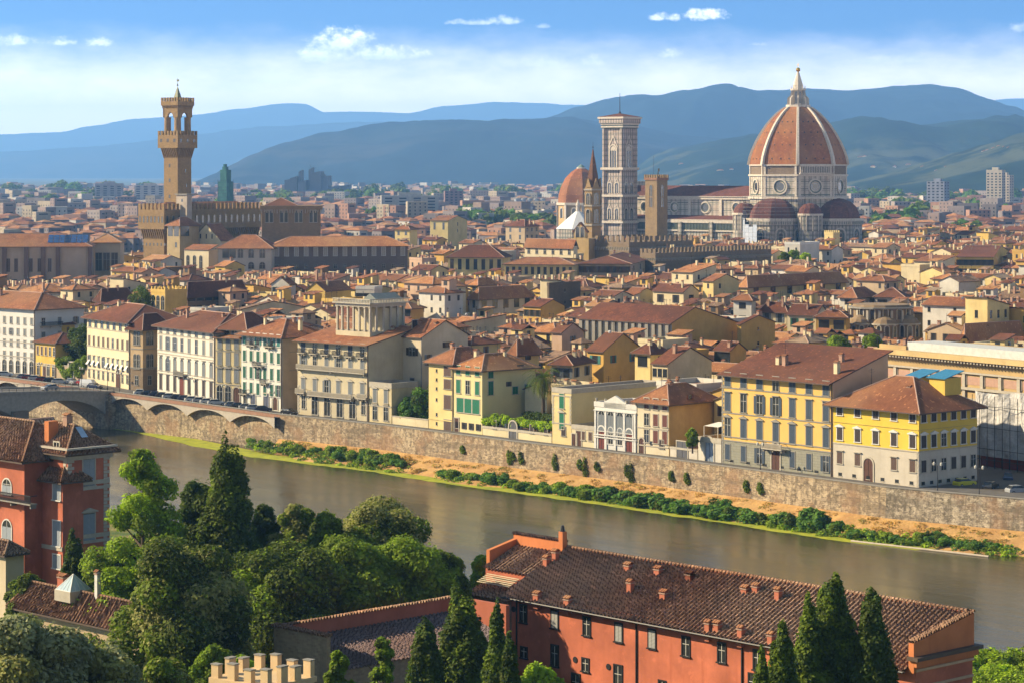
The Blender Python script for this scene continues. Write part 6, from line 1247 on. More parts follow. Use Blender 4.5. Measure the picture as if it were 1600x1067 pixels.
MID = [  # name, label, xl, xc, xr, ye, ze, roof, rise, wall, roofcol, keep, ang, windows front, windows right, shutters
 ('long_hall', 'long yellow hall with seven tall windows under dark tiles in the middle of town', 700, 786, 800, 401, 22, 'hip', 4.2, 'pale yellow', 'dark red', 428, -12, (7, 1.5, 4.2), (0, 1, 1), GL),
 ('long_hall', 'lower yellow hall with a row of small windows right of the tall yellow hall', 788, 896, 905, 413, 21, 'hip', 2.2, 'pale yellow', 'brick red', 432, -12, (11, 1.2, 2.8), (0, 1, 1), GL),
 ('townhouse', 'pale cream block with row of shuttered windows, lower right of the slim spire', 905, 985, 1015, 412, 21, 'hip', 2.5, 'tan', 'dark red', 428, -10, (8, 1.3, 2.4), (3, 1.2, 2), SH_BR),
 ('gallery_house', 'grey walled house with orange roof and a covered upper gallery, centre of town', 733, 748, 832, 464, 16, 'hip', 2.8, 'white', 'orange', 492, -45, (1, 1.2, 2.4), (5, 2.4, 2.8), GL),
 ('house', 'ochre gabled house with pale plant filled front right of the gallery house', 818, 845, 882, 479, 15, 'gx', 2.0, 'ochre', 'dark red', 500, -45, (3, 1.2, 2.0), (0, 1, 1), SH_DK),
 ('old_tower', 'stump of a dark rubble stone tower with flat top in the middle of town', 855, 858, 907, 447, 20, 'flat', 0, 'brown', 'dark red', 476, -45, (0, 1, 1), (1, .6, 1), GL),
 ('house', 'small bright ochre house with orange roof above the gallery house', 735, 747, 776, 443, 19, 'hip', 1.6, 'ochre', 'orange', 455, -45, (1, 1, 1.5), (1, 1, 1.4), SH_DK),
 ('pilastered_hall', 'long hall with grey pilasters between white panels and a large ochre end wall', 905, 1050, 1200, 504, 17, 'sf', 3.6, 'ochre', 'dark red', 530, -45, (0, 1, 1), (0, 1, 1), GL),
 ('house', 'white gabled house with dark shutters left of the long orange roofed block', 1020, 1068, 1092, 456, 17, 'gx', 2.2, 'cream', 'dark red', 478, -45, (2, 1.5, 2.6), (1, 1.2, 2), SH_DK),
 ('townhouse', 'long cream block with big brown windows under a bright orange roof', 1156, 1168, 1322, 444, 18, 'hip', 2.6, 'pale yellow', 'orange', 466, -45, (0, 1, 1), (6, 1.4, 2.8), SH_BR),
 ('roof_tower', 'pale tower room with large window and small red roof below the orange block', 1146, 1174, 1180, 467, 19, 'hip', 1.1, 'white', 'brick red', 497, -30, (1, 2.2, 1.8), (0, 1, 1), GL),
 ('belvedere', 'yellow belvedere terrace with open arches near the left tree', 236, 258, 292, 458, 18, 'flat', 0, 'yellow', 'dark red', 492, -45, (0, 1, 1), (0, 1, 1), GL),
 ('townhouse', 'long dark ochre house with brown roof right of the arched belvedere', 288, 293, 384, 454, 17.5, 'hip', 2.6, 'brown', 'dark red', 480, -45, (0, 1, 1), (7, 1.5, 2.4), SH_DK),
 ('gabled_house', 'large plain ochre gable house with turquoise shuttered end window', 917, 943, 1003, 548, 14, 'gx', 3.8, 'ochre', 'dark red', 600, -45, (1, 1.8, 2.0), (2, 1.1, 1.8), SH_TL),
 ('tower_house', 'tall pale yellow house with red roof and open attic loggia behind the white villa', 992, 1016, 1044, 549, 14.5, 'hip', 1.8, 'pale yellow', 'dark red', 592, -45, (1, 3.0, 2.4), (1, 1, 1.5), GL),
 ('house', 'cream house with strip of attic windows and ochre side right of the yellow tower house', 1019, 1043, 1112, 568, 12.5, 'gx', 3.4, 'cream', 'dark red', 598, -45, (3, 1.3, 1.9), (0, 1, 1), GL),
 ('house', 'ochre house with dark open loft full of plants left of the big yellow palace', 1116, 1141, 1166, 547, 13.5, 'gx', 1.8, 'ochre', 'dark red', 562, -45, (1, 5, 2.6), (0, 1, 1), GL),
 ('gabled_house', 'blank mustard gabled wall behind the big yellow palace', 1152, 1158, 1211, 506, 16, 'gx', 2.0, 'ochre', 'dark red', 545, -45, (0, 1, 1), (1, .8, .8), GL),
 ('house', 'white house with green shutters and balcony, upper left of the yellow corner palace', 1230, 1275, 1294, 492, 15.5, 'gx', 2.6, 'cream', 'dark red', 515, -30, (2, 1.3, 2.4), (0, 1, 1), SH_GN),
 ('house', 'cream house with blue grey shutters behind the mustard wall', 1188, 1229, 1236, 484, 16, 'hip', 2.0, 'cream', 'dark red', 505, -30, (2, 1.4, 2.6), (0, 1, 1), SH_GY),
 ('house', 'bright ochre house with large white framed window beside the brown domed chapel', 1276, 1322, 1328, 494, 15.5, 'hip', 1.4, 'ochre', 'brick red', 518, -20, (2, 3.0, 2.6), (0, 1, 1), GL),
 ('house', 'pale cream house with dark brown roof directly above the brown stone chapel', 1368, 1412, 1420, 463, 17, 'hip', 2.4, 'white', 'dark red', 476, -20, (2, 1.6, 2.2), (0, 1, 1), SH_DK),
 ('house', 'pale house under red roof just above left of the brown stone chapel', 1312, 1338, 1370, 463, 17, 'hip', 2.4, 'white', 'brick red', 480, -35, (1, 1.2, 1.6), (2, 1.5, 2.0), SH_DK),
 ('house', 'white block house with blank sunlit wall on the right side of town', 1468, 1498, 1532, 440, 19, 'gy', 1.6, 'white', 'weathered brown', 458, -45, (0, 1, 1), (0, 1, 1), GL),
 ('townhouse', 'long yellow house with dark shutters under dark roof, upper right of town', 1495, 1552, 1575, 402, 20, 'gx', 3.4, 'yellow', 'dark red', 424, -15, (6, 1.5, 2.4), (1, 1, 2), SH_DK),
 ('roof_house', 'bright yellow terraced roof house with trees in pots, above the big yellow palace', 1210, 1240, 1330, 557, 14.5, 'flat', 0, 'yellow', 'dark red', 575, -45, (1, 1, 1.5), (1, 1, 1.6), GL),
 ('gabled_house', 'pink walled gabled house left of the long ochre library', 1318, 1330, 1408, 573, 15, 'gx', 3.6, 'pinkish', 'dark red', 606, -45, (0, 1, 1), (2, 1, 1.6), GL),
 ('house', 'pale house with bay windows and white shutters behind the palm', 862, 893, 925, 567, 12, 'hip', 1.6, 'cream', 'dark red', 592, -25, (2, 1.6, 2.2), (2, 1.6, 2.2), SH_GY),
 ('house', 'cream house with pyramid roof just left above the palm', 797, 808, 842, 546, 13.5, 'hip', 2.2, 'pale yellow', 'brick red', 575, -45, (1, 1, 1.4), (1, 1, 1.4), SH_DK),
 ('house', 'pale pink gabled house with one shuttered window above the palm', 862, 878, 912, 519, 15, 'gx', 2.2, 'pinkish', 'dark red', 545, -40, (0, 1, 1), (1, 1.2, 1.8), SH_GY),
 ('house', 'cream walled house with open dark loft under the roof in the middle distance', 614, 642, 662, 481, 16, 'hip', 1.4, 'ochre', 'brick red', 508, -30, (1, 6, 4), (0, 1, 1), GL),
 ('house', 'long low cream garden house below the gallery house', 702, 706, 790, 507, 13, 'sf', 2.2, 'cream', 'brick red', 520, -52, (0, 1, 1), (0, 1, 1), GL),
 ('house', 'white house with blue shutters and gabled front left of centre', 424, 452, 462, 444, 18, 'gy', 2.4, 'white', 'brick red', 458, -25, (3, 1.1, 1.8), (0, 1, 1), SH_GY),
 ('house', 'bright mustard gabled house with arched window left of centre', 478, 508, 548, 454, 17.5, 'gy', 2.6, 'yellow', 'brick red', 466, -30, (1, 2.4, 2.4), (0, 1, 1), SH_DK),
 ('house', 'pale yellow house with orange roof in front of the long dark palace', 336, 352, 382, 416, 20, 'gx', 1.8, 'yellow', 'orange', 432, -40, (1, .8, 1.2), (2, .9, 1.3), SH_DK),
 ('house', 'small white penthouse with glass front left of centre', 556, 585, 597, 453, 17.5, 'flat', 0, 'white', 'dark red', 462, -20, (3, 2.2, 2.2), (0, 1, 1), GL),
 ('house', 'white gabled workshop wall below the dark ochre house', 370, 378, 475, 483, 15, 'gx', 2.0, 'cream', 'weathered brown', 497, -50, (0, 1, 1), (0, 1, 1), GL),
 ('townhouse', 'pale yellow house with brown shutters behind the cream palace', 150, 158, 208, 464, 17, 'hip', 2.4, 'pale yellow', 'dark red', 484, -42, (1, 1, 1.5), (5, 1.3, 2.6), SH_DK),
 ('terrace_house', 'white house with roof garden in front of the cathedral apse', 1226, 1250, 1280, 383, 25, 'flat', 0, 'white', 'dark red', 403, -35, (2, .8, 2.4), (0, 1, 1), GL),
 ('yellow_gatehouse', 'small yellow tower house with battlements in front of the cathedral apse', 1288, 1302, 1312, 367, 24, 'flat', 0, 'pale yellow', 'dark red', 378, -45, (1, .8, 1.2), (0, 1, 1), GL),
 ('house', 'long orange roofed house low in front of the library', 1500, 1508, 1600, 527, 14.5, 'hip', 3.2, 'tan', 'orange', 538, -50, (0, 1, 1), (3, 1.2, 1.6), GL),
 ('townhouse', 'pale square block with evenly spaced windows left of the slim bell tower', 790, 820, 842, 353, 27, 'hip', 3, 'tan', 'dark red', 374, -45, (2, 1.6, 2.4), (3, 1.4, 2), GL),
 ('townhouse', 'cream tower house with red roof above the long yellow hall', 617, 640, 652, 358, 27, 'hip', 2, 'pale yellow', 'brick red', 372, -30, (2, 1.4, 2), (0, 1, 1), GL),
 ('townhouse', 'yellow green block with glass stair tower in the middle distance', 672, 700, 730, 345, 28, 'gx', 2.5, 'pale yellow', 'brick red', 366, -25, (2, 1.4, 4), (1, 1, 2), GL),
]
LMK = []
def build_mid():
    for (nm, lab, xl, xc, xr, ye, ze, rt, rise, wc, rc, kp, ang, wf, wr, sh) in MID:
        cat = nm.replace('_', ' '); cat = {'long hall': 'hall', 'pilastered hall': 'hall', 'gallery house': 'house', 'gabled house': 'house', 'tower house': 'tower house', 'old tower': 'tower', 'roof tower': 'tower', 'roof house': 'house', 'terrace house': 'house', 'yellow gatehouse': 'tower house'}.get(cat, cat)
        B = px_b(nm, lab, cat, xl, xc, xr, ye, ze, kp, ang); B.d = max(B.d, 3) if nm not in ('long_hall',) else 14
        wm = WALLS[wc] if nm != 'old_tower' else stone((.17, .13, .09), (.13, .10, .07), .6, .3)
        g = {'gx': 'x', 'gy': 'y', 'sf': 'sf'}.get(rt)
        if nm == 'pilastered_hall':
            B.walls([(99, wm)]); yr = 9.0; e = B.h-4.5; m = MB(); m.poly([(B.w, 0, B.h-5), (B.w, B.d, B.h-5), (B.w, B.d, e), (B.w, yr, B.h+rise), (B.w, 0, B.h)], wm); B.wall.data.transform(Matrix.Diagonal((1, 1, (B.h-5)/B.h, 1))); m.poly([(0, B.d, B.h-5), (0, 0, B.h-5), (0, 0, B.h), (0, yr, B.h+rise), (0, B.d, e)], wm); m.poly([(0, 0, B.h-5), (B.w, 0, B.h-5), (B.w, 0, B.h), (0, 0, B.h)], wm); m.build('upper_wall', B.r)
            m = MB(); m.shell([[(-.3, -1, B.h-.35), (B.w+.25, -1, B.h-.35), (B.w+.25, yr, B.h+rise+.05), (-.3, yr, B.h+rise+.05)], [(B.w+.25, B.d+.5, e), (-.3, B.d+.5, e), (-.3, yr, B.h+rise+.05), (B.w+.25, yr, B.h+rise+.05)]], .22, T_DK, M_EAVE); m.build('roof', B.r); rt = 'done'
        else: B.walls([(99, wm)], gable=g, rise=rise)
        if rt == 'flat': B.flat(1.0, wm if nm in ('old_tower', 'roof_house', 'belvedere', 'yellow_gatehouse') else S_WHITE)
        elif rt != 'done': B.roof(rt, rise, .8 if rt == 'hip' else .5, ROOFS[rc]); extras(B, rise, rnd.randint(1, 3))
        for f, (n, w, h) in (('f', wf), ('r', wr)):
            if n: wrow(B, f, n, [B.h-h-(1.2 if w < 4 else .5)], w, h, sh); 
            if n and w < 3 and ze > 14 and h < 3 and 'hall' not in nm and nm != 'gallery_house': wrow(B, f, n, [B.h-h-5], w, h, sh)
        if nm == 'pilastered_hall':
            pw = plaster((.60, .56, .46), .4); n = 14; m = MB(); m.box(0, B.w, -.1, 0, B.h-7.6, B.h-.6, pw); m.build('panel_wall', B.r)
            m = MB(); m.box(-.55, .55, -.75, -.1, -7.4, -.5, S_GREY); pme = m.data('pilaster'); [inst('pilaster', pme, B.r, (B.w*(i+.5)/n, 0, B.h)) for i in range(n)]; m = MB(); m.box(0, B.w, -.9, 0, B.h-8.2, B.h-7.6, S_TRIM); m.build('cornice', B.r); [B.win('f', B.w*(i+1)/n, B.h-6.6, .9, 3.2, '', S_WHITE, None) for i in range(0)]
        if nm == 'belvedere': [B.win('f', B.w*(i+.5)/3, B.h-5.4, 1.6, 4.4, 'arch', S_TRIM, None) for i in range(3)]; m = MB(); merlons(m, 0, B.w, 0, B.d, B.h+1, .5, .8, WALLS['yellow'], 1.2, t=.4); m.build('parapet_posts', B.r)
        if nm == 'yellow_gatehouse': m = MB(); merlons(m, 0, B.w, 0, B.d, B.h+1, .7, 1.0, WALLS['pale yellow'], .7, t=.4); m.build('battlements', B.r)
        LMK.append((lab, 0, 0))
build_mid()
# brown stone chapel with clustered apses
def chapel():
    Y = 700; T = thing('stone_chapel', 'round brown stone chapel with buttresses and blind arches behind the ochre library', 'chapel', (PX(1384, Y), Y+9, 0), 0); S = plaster((.30, .21, .12), .5); z = lambda y: ZP(y, Y); r = 8.6
    m = MB(); m.cyl(0, 0, 0, z(484), r, r, 16, S); m.build('wall', T); m = MB(); m.cyl(0, 0, z(484), z(481.5), r+.8, r+.8, 16, S_GREY); m.cyl(0, 0, z(481.5), z(478), r-.4, r-.6, 16, S); m.build('cornice', T)
    for k in range(16): a = (k+.5)*math.pi/8; q = MB(); q.box(-.35, .35, -.5, .2, 0, z(486), S_TRIM); q.build('pilaster', T, (r*math.cos(a), r*math.sin(a), 0), a+math.pi/2)
    for dx, dy, rr in ((-6.8, -5.4, 3.4), (0, -7.6, 3.6), (6.8, -5.4, 3.4)):
        m = MB(); m.cyl(dx, dy, 0, z(508), rr, rr, 12, S); m.cyl(dx, dy, z(508), z(506), rr+.4, rr+.4, 12, S_TRIM); m.lathe(dx, dy, [(rr, z(506)), (rr*.8, z(500)), (rr*.4, z(495)), (.05, z(493))], 12, S); m.build('apse', T)
        for a in (-2.2, -1.57, -.9): q = MB(); q.archring(0, 1.1, 0, 3.2, 0, .3, .2, S_TRIM); q.arch(0, 1.1, 0, 3.2, -.05, GL); q.build('window', T, (dx+rr*math.cos(a), dy+rr*math.sin(a), z(527)), a+math.pi/2)
    for a in (-2.4, -2.0, -1.57, -1.1, -.7): q = MB(); q.archring(0, 1.2, 0, 3.0, 0, .3, .15, S_TRIM); q.arch(0, 1.2, 0, 3.0, -.05, GL); q.build('window', T, (r*math.cos(a), r*math.sin(a), z(500)), a+math.pi/2)
    KEEP.append((1336, 1430, 530, Y-5)); FOOT.append([Vector((PX(1384, Y)-10, Y-3)), Vector((PX(1384, Y)+10, Y-3)), Vector((PX(1384, Y)+10, Y+18)), Vector((PX(1384, Y)-10, Y+18))])
chapel()
KEEP += [(214, 300, 386, 1050), (862, 893, 600, 500)]
# ------------------------------------------------------------------ the rest of the roofscape
LM = [('white left palace', 25, 500), ('brown Gothic palace', 225, 510), ('rooftop loggia', 545, 500), ('tall clock tower', 277, 300), ('town hall battlements', 330, 330), ('buttressed tan block', 60, 400), ('long dark palace', 530, 400), ('tall yellow hall', 742, 410), ('slim pointed spire', 926, 350), ('marble campanile', 968, 350), ('cathedral dome', 1250, 330), ('battlemented wall', 1110, 400), ('gallery house', 785, 470), ('rubble tower stump', 880, 460), ('pilastered hall', 975, 500), ('big yellow palace', 1215, 600), ('bright corner palace', 1400, 640), ('brown stone chapel', 1384, 500), ('ochre library', 1500, 560), ('orange roofed block', 1245, 440), ('palm tree', 848, 590), ('white arcaded villa', 960, 660), ('arched belvedere', 260, 470), ('green shuttered corner house', 760, 600), ('dark ochre house', 340, 465), ('white blank walled house', 1500, 445), ('long yellow shuttered house', 1525, 405), ('tan block with solar panels', 110, 400)]
USED = set()
for o in COL.objects:
    if 'label' in o: USED.add(o['label'])
def where(px, py):
    b = min(LM, key=lambda q: math.hypot((q[1]-px), (q[2]-py)*1.6)); dx, dy = px-b[1], py-b[2]; ax, ay = abs(dx), abs(dy)*1.6
    far = 'well ' if math.hypot(ax, ay) > 85 else ('just ' if math.hypot(ax, ay) < 38 else '')
    if ax > 2*ay: s = 'right of' if dx > 0 else 'left of'
    elif ay > 2*ax: s = 'below' if dy > 0 else 'above'
    else: s = ('below ' if dy > 0 else 'above ')+('right of' if dx > 0 else 'left of')
    return far+s+' the '+b[0]
def house_label(wall, roof, kind, feat, px, py):
    w_ = where(px, py)
    for L in (f'{wall} house with {roof} {kind} roof {w_}', f'{wall} house with {roof} {kind} roof and {feat} {w_}' if feat else None):
        if L and L not in USED and len(L.split()) <= 16: USED.add(L); return L
    L = f'{wall} house, {roof} {kind} roof, {px/16:.0f}% across and {py/10.67:.0f}% down the photo'
    if L in USED: L = f'{wall} house, {roof} {kind} roof, {px/16:.1f}% across and {py/10.67:.1f}% down the photo'
    USED.add(L); return L
FG = {}
def faabb(c): return (min(p.x for p in c), min(p.y for p in c), max(p.x for p in c), max(p.y for p in c))
FB = [(c, faabb(c)) for c in FOOT]
def blocked(c):
    b = faabb(c)
    for f, q in FB:
        if b[0] < q[2] and b[2] > q[0] and b[1] < q[3] and b[3] > q[1] and overlaps(c, f): return True
    return False
def hmax(xs, Y, top):
    h = top
    for (a, b, yb, Yk) in KEEP:
        if Y < Yk and a < xs[1] and b > xs[0]: h = min(h, ZP(yb, Y))
    return h
r2 = random.Random(21); CAND = []
AX = R(-45); ux, uy = math.cos(AX), math.sin(AX); vx, vy = -uy, ux
def gen():
    # rows along u, stacked along v; street lines now and then
    v = 330.0
    while v < 1500:
        dpt = r2.uniform(7.5, 12.5); u_ = -900.0+r2.uniform(0, 9)
        while u_ < 200:
            w = r2.choice((6, 7, 8, 9, 10, 11.5, 13, 16)); X = ux*u_+vx*v; Y = uy*u_+vy*v; px = 800+F*X/max(Y, 1)
            if 480 < Y < 1820 and -60 < px < 1660: CAND.append((X, Y, w*r2.uniform(.9, 1), dpt*r2.uniform(.86, .99)))
            u_ += w+.25+(r2.random() < .07)*4
        v += dpt+.3+(r2.random() < .16)*4
gen(); CAND.sort(key=lambda c: c[1]); FLX = [(p.x, p.y) for p in FL]
def behind_front(c, mrg=9):
    for p in c:
        px = 800+F*p.x/p.y
        try: q = front(min(max(px, -300), 1900))
        except ValueError: return False
        if p.y < q.y+mrg: return False
    return True
n_ind = 0; REST = MB(); RG = plain('dark_opening', (.03, .03, .032)); nrest = 0
def one_house(X, Y, w, d, individual):
    global n_ind, nrest
    ang = AX+R(r2.choice((0, 0, 0, 3, -3, 6))); u = Vector((math.cos(ang), math.sin(ang))); v = Vector((-u.y, u.x)); o = Vector((X, Y)); c = corners(o, u, v, w, d)
    if not behind_front(c): return
    if blocked(c):
        w2 = w*.55; c = corners(o, u, v, w2, d)
        if blocked(c):
            o2 = o+u*(w*.45); c = corners(o2, u, v, w2, d)
            if blocked(c): return
            o = o2
        w = w2
    xs = [800+F*p.x/p.y for p in c]; xs = (min(xs), max(xs)); big = r2.random() < .06
    h = r2.gauss(14.4, 3.0) if not big else r2.uniform(19, 23); h = min(max(h, 9.5), 23); kind = r2.choices(('gx', 'gy', 'hip', 'sf', 'sb', 'flat'), (32, 18, 26, 9, 7, 8))[0]; rise = {'gx': d*.17, 'gy': w*.17, 'hip': min(w, d)*.19, 'sf': d*.2, 'sb': d*.2, 'flat': 0}[kind]
    ym = min(p.y for p in c); hm = hmax(xs, ym, 30)-rise-1.2
    if hm < 5.5: return
    h = min(h, hm); zg = .0
    wn, rn = r2.choices(list(WALLS), (30, 20, 12, 9, 17, 7, 7, 2))[0], r2.choices(list(ROOFS), (24, 36, 26, 14))[0]
    rt = {'gx': 'gabled', 'gy': 'gabled', 'hip': 'hipped', 'sf': 'sloping', 'sb': 'sloping', 'flat': 'flat terrace'}[kind]
    B = None
    lx, ly = (xs[0]+xs[1])/2, HOR+F*(H-h)/ym+4
    if individual:
        rm = h > 8 and r2.random() < .34 and w > 7; feat = 'a roof room' if rm else ('tall chimneys' if r2.random() < .4 else '')
        B = Bld('house', house_label(wn, rn if kind != 'flat' else 'grey', rt, feat, lx, ly), 'house', (o.x, o.y), ang, w, d, h, 0, 'tiled houses of the old town', False)
        g = {'gx': 'x', 'gy': 'y', 'sf': 'sf', 'sb': 'sb'}.get(kind); B.walls([(99, WALLS[wn])], gable=g, rise=rise)
        if kind == 'flat': B.flat(1.0, WALLS[wn])
        else: B.roof(kind, rise, .6, ROOFS[rn])
        extras(B, rise*.8, r2.randint(1, 3)); sh = r2.choice((GL, SH_BR, SH_DK, SH_GY, SH_GN, GL)); ww = r2.choice((.9, 1.0, 1.2)); hh = r2.choice((1.4, 1.7, 2.0))
        nf = max(1, int(w/r2.uniform(3, 4.5))); zz = h-hh-r2.uniform(.6, 1.4)
        sk = tuple(i for i in range(nf) if r2.random() < .2)
        B.srow('f', nf, zz, ww, hh, sh, skip=sk)
        if h > 9: B.srow('f', nf, zz-3.6, ww, hh, sh, skip=tuple(i for i in range(nf) if r2.random() < .3))
        if r2.random() < .6: nr = r2.randint(1, 3); B.srow('r', nr, zz, ww, hh, sh); 
        if rm:
            rw, rd, rh = r2.uniform(3.2, 5), r2.uniform(3, 4.5), r2.uniform(2.4, 3.2); x, y = r2.uniform(1, w-rw-1), r2.uniform(1, max(1.1, d-rd-1)); m = MB(); z0 = h+.1; z1 = h+rise*.6+rh; wm = WALLS[r2.choice(list(WALLS))]
            m.box(x, x+rw, y, y+rd, z0, z1, wm); q = m.build('roof_room', B.r); B.roof(r2.choice(('hip', 'sf', 'gx')), .9, .4, ROOFS[rn], z=z1, rng=(x, x+rw, y, y+rd), parent=q, caps=False); inst('window', small_window(1.2, 1.3, GL), q, (x+rw*.5, y, z1-1.8)); inst('window', small_window(1.2, 1.3, GL), q, (x+rw, y+rd*.5, z1-1.8), R(90))
        n_ind += 1
    else:
        class Q: pass
        tmp = MB(); sv = MB.build
        s = Bld.__new__(Bld); s.w, s.d, s.h = w, d, h; s.r = None
        acc = []
        MB.build = lambda self, *a, **k: acc.append(self)
        try:
            s.walls([(99, WALLS[wn])], base=2, gable={'gx': 'x', 'gy': 'y', 'sf': 'sf', 'sb': 'sb'}.get(kind), rise=rise)
            if kind == 'flat': s.flat(.9, WALLS[wn])
            else: s.roof(kind, rise, .6, ROOFS[rn], caps=Y < 1250)
        finally: MB.build = sv
        m = MB(); nf = max(1, int(w/3.6)); ww, hh = .95, 1.6
        for fl in (0, 1):
            zz = h-hh-1-fl*3.6
            for i in range(nf):
                if r2.random() < .2: continue
                x = w*(i+.5)/nf; m.poly([(x-ww/2, -.03, zz), (x+ww/2, -.03, zz), (x+ww/2, -.03, zz+hh), (x-ww/2, -.03, zz+hh)], RG)
            for i in range(2):
                if r2.random() < .4: continue
                y = d*(i+.5)/2; m.poly([(w+.03, y-ww/2, zz), (w+.03, y+ww/2, zz), (w+.03, y+ww/2, zz+hh), (w+.03, y-ww/2, zz+hh)], RG)
        for i in range(r2.randint(1, 3)): x, y = r2.uniform(1, w-1), r2.uniform(1, d-1); m.box(x-.35, x+.35, y-.35, y+.35, h, h+rise+r2.uniform(.6, 1.6), r2.choice((M_CHIM, WALLS['cream'])))
        if r2.random() < .5 and Y < 1300: x = r2.uniform(1, w-1); m.box(x, x+.07, d*.5, d*.5+.07, h, h+rise+3, M_IRON); m.box(x-.4, x+.45, d*.5, d*.5+.06, h+rise+2.6, h+rise+2.7, M_IRON)
        if r2.random() < .3 and w > 7: x, y = r2.uniform(1, w-4.5), d*.4; m.box(x, x+3.4, y, y+3, h, h+rise+2.2, WALLS[r2.choice(list(WALLS))]); m.shell([[(x-.4, y-.4, h+rise+2.2), (x+3.8, y-.4, h+rise+2.2), (x+3.8, y+3.4, h+rise+3), (x-.4, y+3.4, h+rise+3)]], .15, ROOFS[rn]); m.box(x+.9, x+2.5, y-.03, y, h+rise+.4, h+rise+1.8, RG)
        acc.append(m); cs, sn = math.cos(ang), math.sin(ang)
        for a in acc:
            b = len(REST.v); REST.v += [(o.x+x*cs-y*sn, o.y+x*sn+y*cs, z) for x, y, z in a.v]; mp_ = [REST.mi(k) for k in a.mats]
            REST.f += [tuple(b+i for i in f) for f in a.f]; REST.m += [mp_[k] for k in a.m]
        nrest += 1
for (X, Y, w, d) in CAND: one_house(X, Y, w, d, n_ind < 296)
print('houses', n_ind, nrest)
# ------------------------------------------------------------------ far town on the plain
r3 = random.Random(5); FW = [plaster(c) for c in ((.36, .30, .26), (.46, .38, .26), (.34, .25, .20), (.56, .52, .45), (.42, .24, .16), (.24, .20, .19), (.30, .22, .19))]
def far_town():
    k = 0
    for i in range(8200):
        Y = 1700*(7200/1700)**(r3.random()**.8); X = r3.uniform(-.225, .225)*Y; s = 1+(Y-1700)/3500
        if Y < 2600: s *= .9
        w = r3.uniform(8, 20)*min(s, 1.5); d = r3.uniform(9, 14)*min(s, 1.6); h = r3.uniform(9, 16)+(r3.random() < .16)*r3.uniform(3, 13)*(Y > 2100); a = R(r3.choice((-45, -38, -55, 10, -20))); cs, sn = math.cos(a), math.sin(a); px = 800+F*X/Y
        hm = hmax((px-F*w*.7/Y, px+F*w*.7/Y), Y, 60)
        h = min(h, hm-3)
        if h < 4: continue
        t = MB(); wm = r3.choice(FW); flat = h > 18 or r3.random() < .15; t.mesh([(0, 0, 0), (w, 0, 0), (w, d, 0), (0, d, 0), (0, 0, h), (w, 0, h), (w, d, h), (0, d, h)], [(0, 1, 5, 4), (1, 2, 6, 5), (3, 0, 4, 7), (4, 5, 6, 7)], wm)
        if not flat: rm = r3.choice((T_DK, T_MD, T_OR, T_OR)); q = min(w, d)/2; rr = q*.4; t.mesh([(-.5, -.5, h), (w+.5, -.5, h), (w+.5, d+.5, h), (-.5, d+.5, h), (q, d/2, h+rr), (w-q if w > d else w/2, d/2, h+rr)], [(0, 1, 5, 4), (1, 2, 5), (2, 3, 4, 5), (3, 0, 4)], rm)
        if Y < 4200:
            nf = max(2, int(w/4)); fl = int(h/3.4)
            for f_ in range(max(0, fl-4), fl):
                z = f_*3.3+1.4
                if z+1.5 > h: continue
                for j in range(nf): x = w*(j+.5)/nf; t.poly([(x-.6, -.05, z), (x+.6, -.05, z), (x+.6, -.05, z+1.6), (x-.6, -.05, z+1.6)], RG)
                if f_ % 2: t.poly([(w+.05, d*.2, z), (w+.05, d*.8, z), (w+.05, d*.8, z+1.2), (w+.05, d*.2, z+1.2)], RG)
        b = len(FT.v); FT.v += [(X+x*cs-y*sn, Y+x*sn+y*cs, z) for x, y, z in t.v]; mp_ = [FT.mi(q) for q in t.mats]; FT.f += [tuple(b+i for i in f) for f in t.f]; FT.m += [mp_[q] for q in t.m]
FT = MB(); far_town(); o = FT.build('distant_town'); o['kind'] = 'stuff'
o = REST.build('rooftops'); o['kind'] = 'stuff'
# distinct far blocks
def far_block(nm, lab, px, pt, Y, w, d, mat, ang=-30, floors=True):
    B = Bld(nm, lab, 'building', (PX(px, Y), Y), R(ang), w, d, ZP(pt, Y), 0, None, False); B.walls([(99, mat)]); n = int(B.h/3.2)
    wm = MB(); ww = w/4*.5; wm.box(-ww/2, ww/2, -.08, 0, 0, 1.6, RG); wme = wm.data('window')
    for i in range(max(0, n-15), n):
        for f, c in (('f', 4), ('r', 2)):
            for q in range(c): l, rz = B.face(f, B.flen(f)*(q+.5)/c, i*3.2+1); inst('window', wme, B.r, l, rz)
    m = MB(); m.box(w*.3, w*.7, d*.3, d*.7, B.h, B.h+3, mat); m.build('roof_hut', B.r); return B
far_block('apartment_tower', 'tall pale apartment tower at the foot of the right hand hills', 1541, 266, 2900, 19, 12, plaster((.52, .46, .36)))
far_block('apartment_tower', 'second lower pale apartment slab right of the apartment tower', 1557, 274, 2950, 16, 16, plaster((.56, .48, .38)))
far_block('apartment_block', 'dark blue and white apartment block left of the pale apartment tower', 1448, 284, 2700, 20, 16, plaster((.28, .30, .36)))
far_block('apartment_block', 'cluster of grey high apartment slabs on the left horizon', 148, 287, 3600, 40, 20, plaster((.42, .38, .36)), 5)
far_block('apartment_block', 'long pale apartment slab right of the grey horizon cluster', 210, 290, 3500, 42, 14, plaster((.62, .54, .46)), 4)
far_block('office_block', 'purple brown office block on the middle horizon', 695, 299, 3000, 22, 20, plaster((.30, .18, .16)), 5)
far_block('office_block', 'wide modern glass fronted block with roof tower in the middle distance', 596, 306, 2600, 60, 20, plaster((.45, .42, .36)), 6)
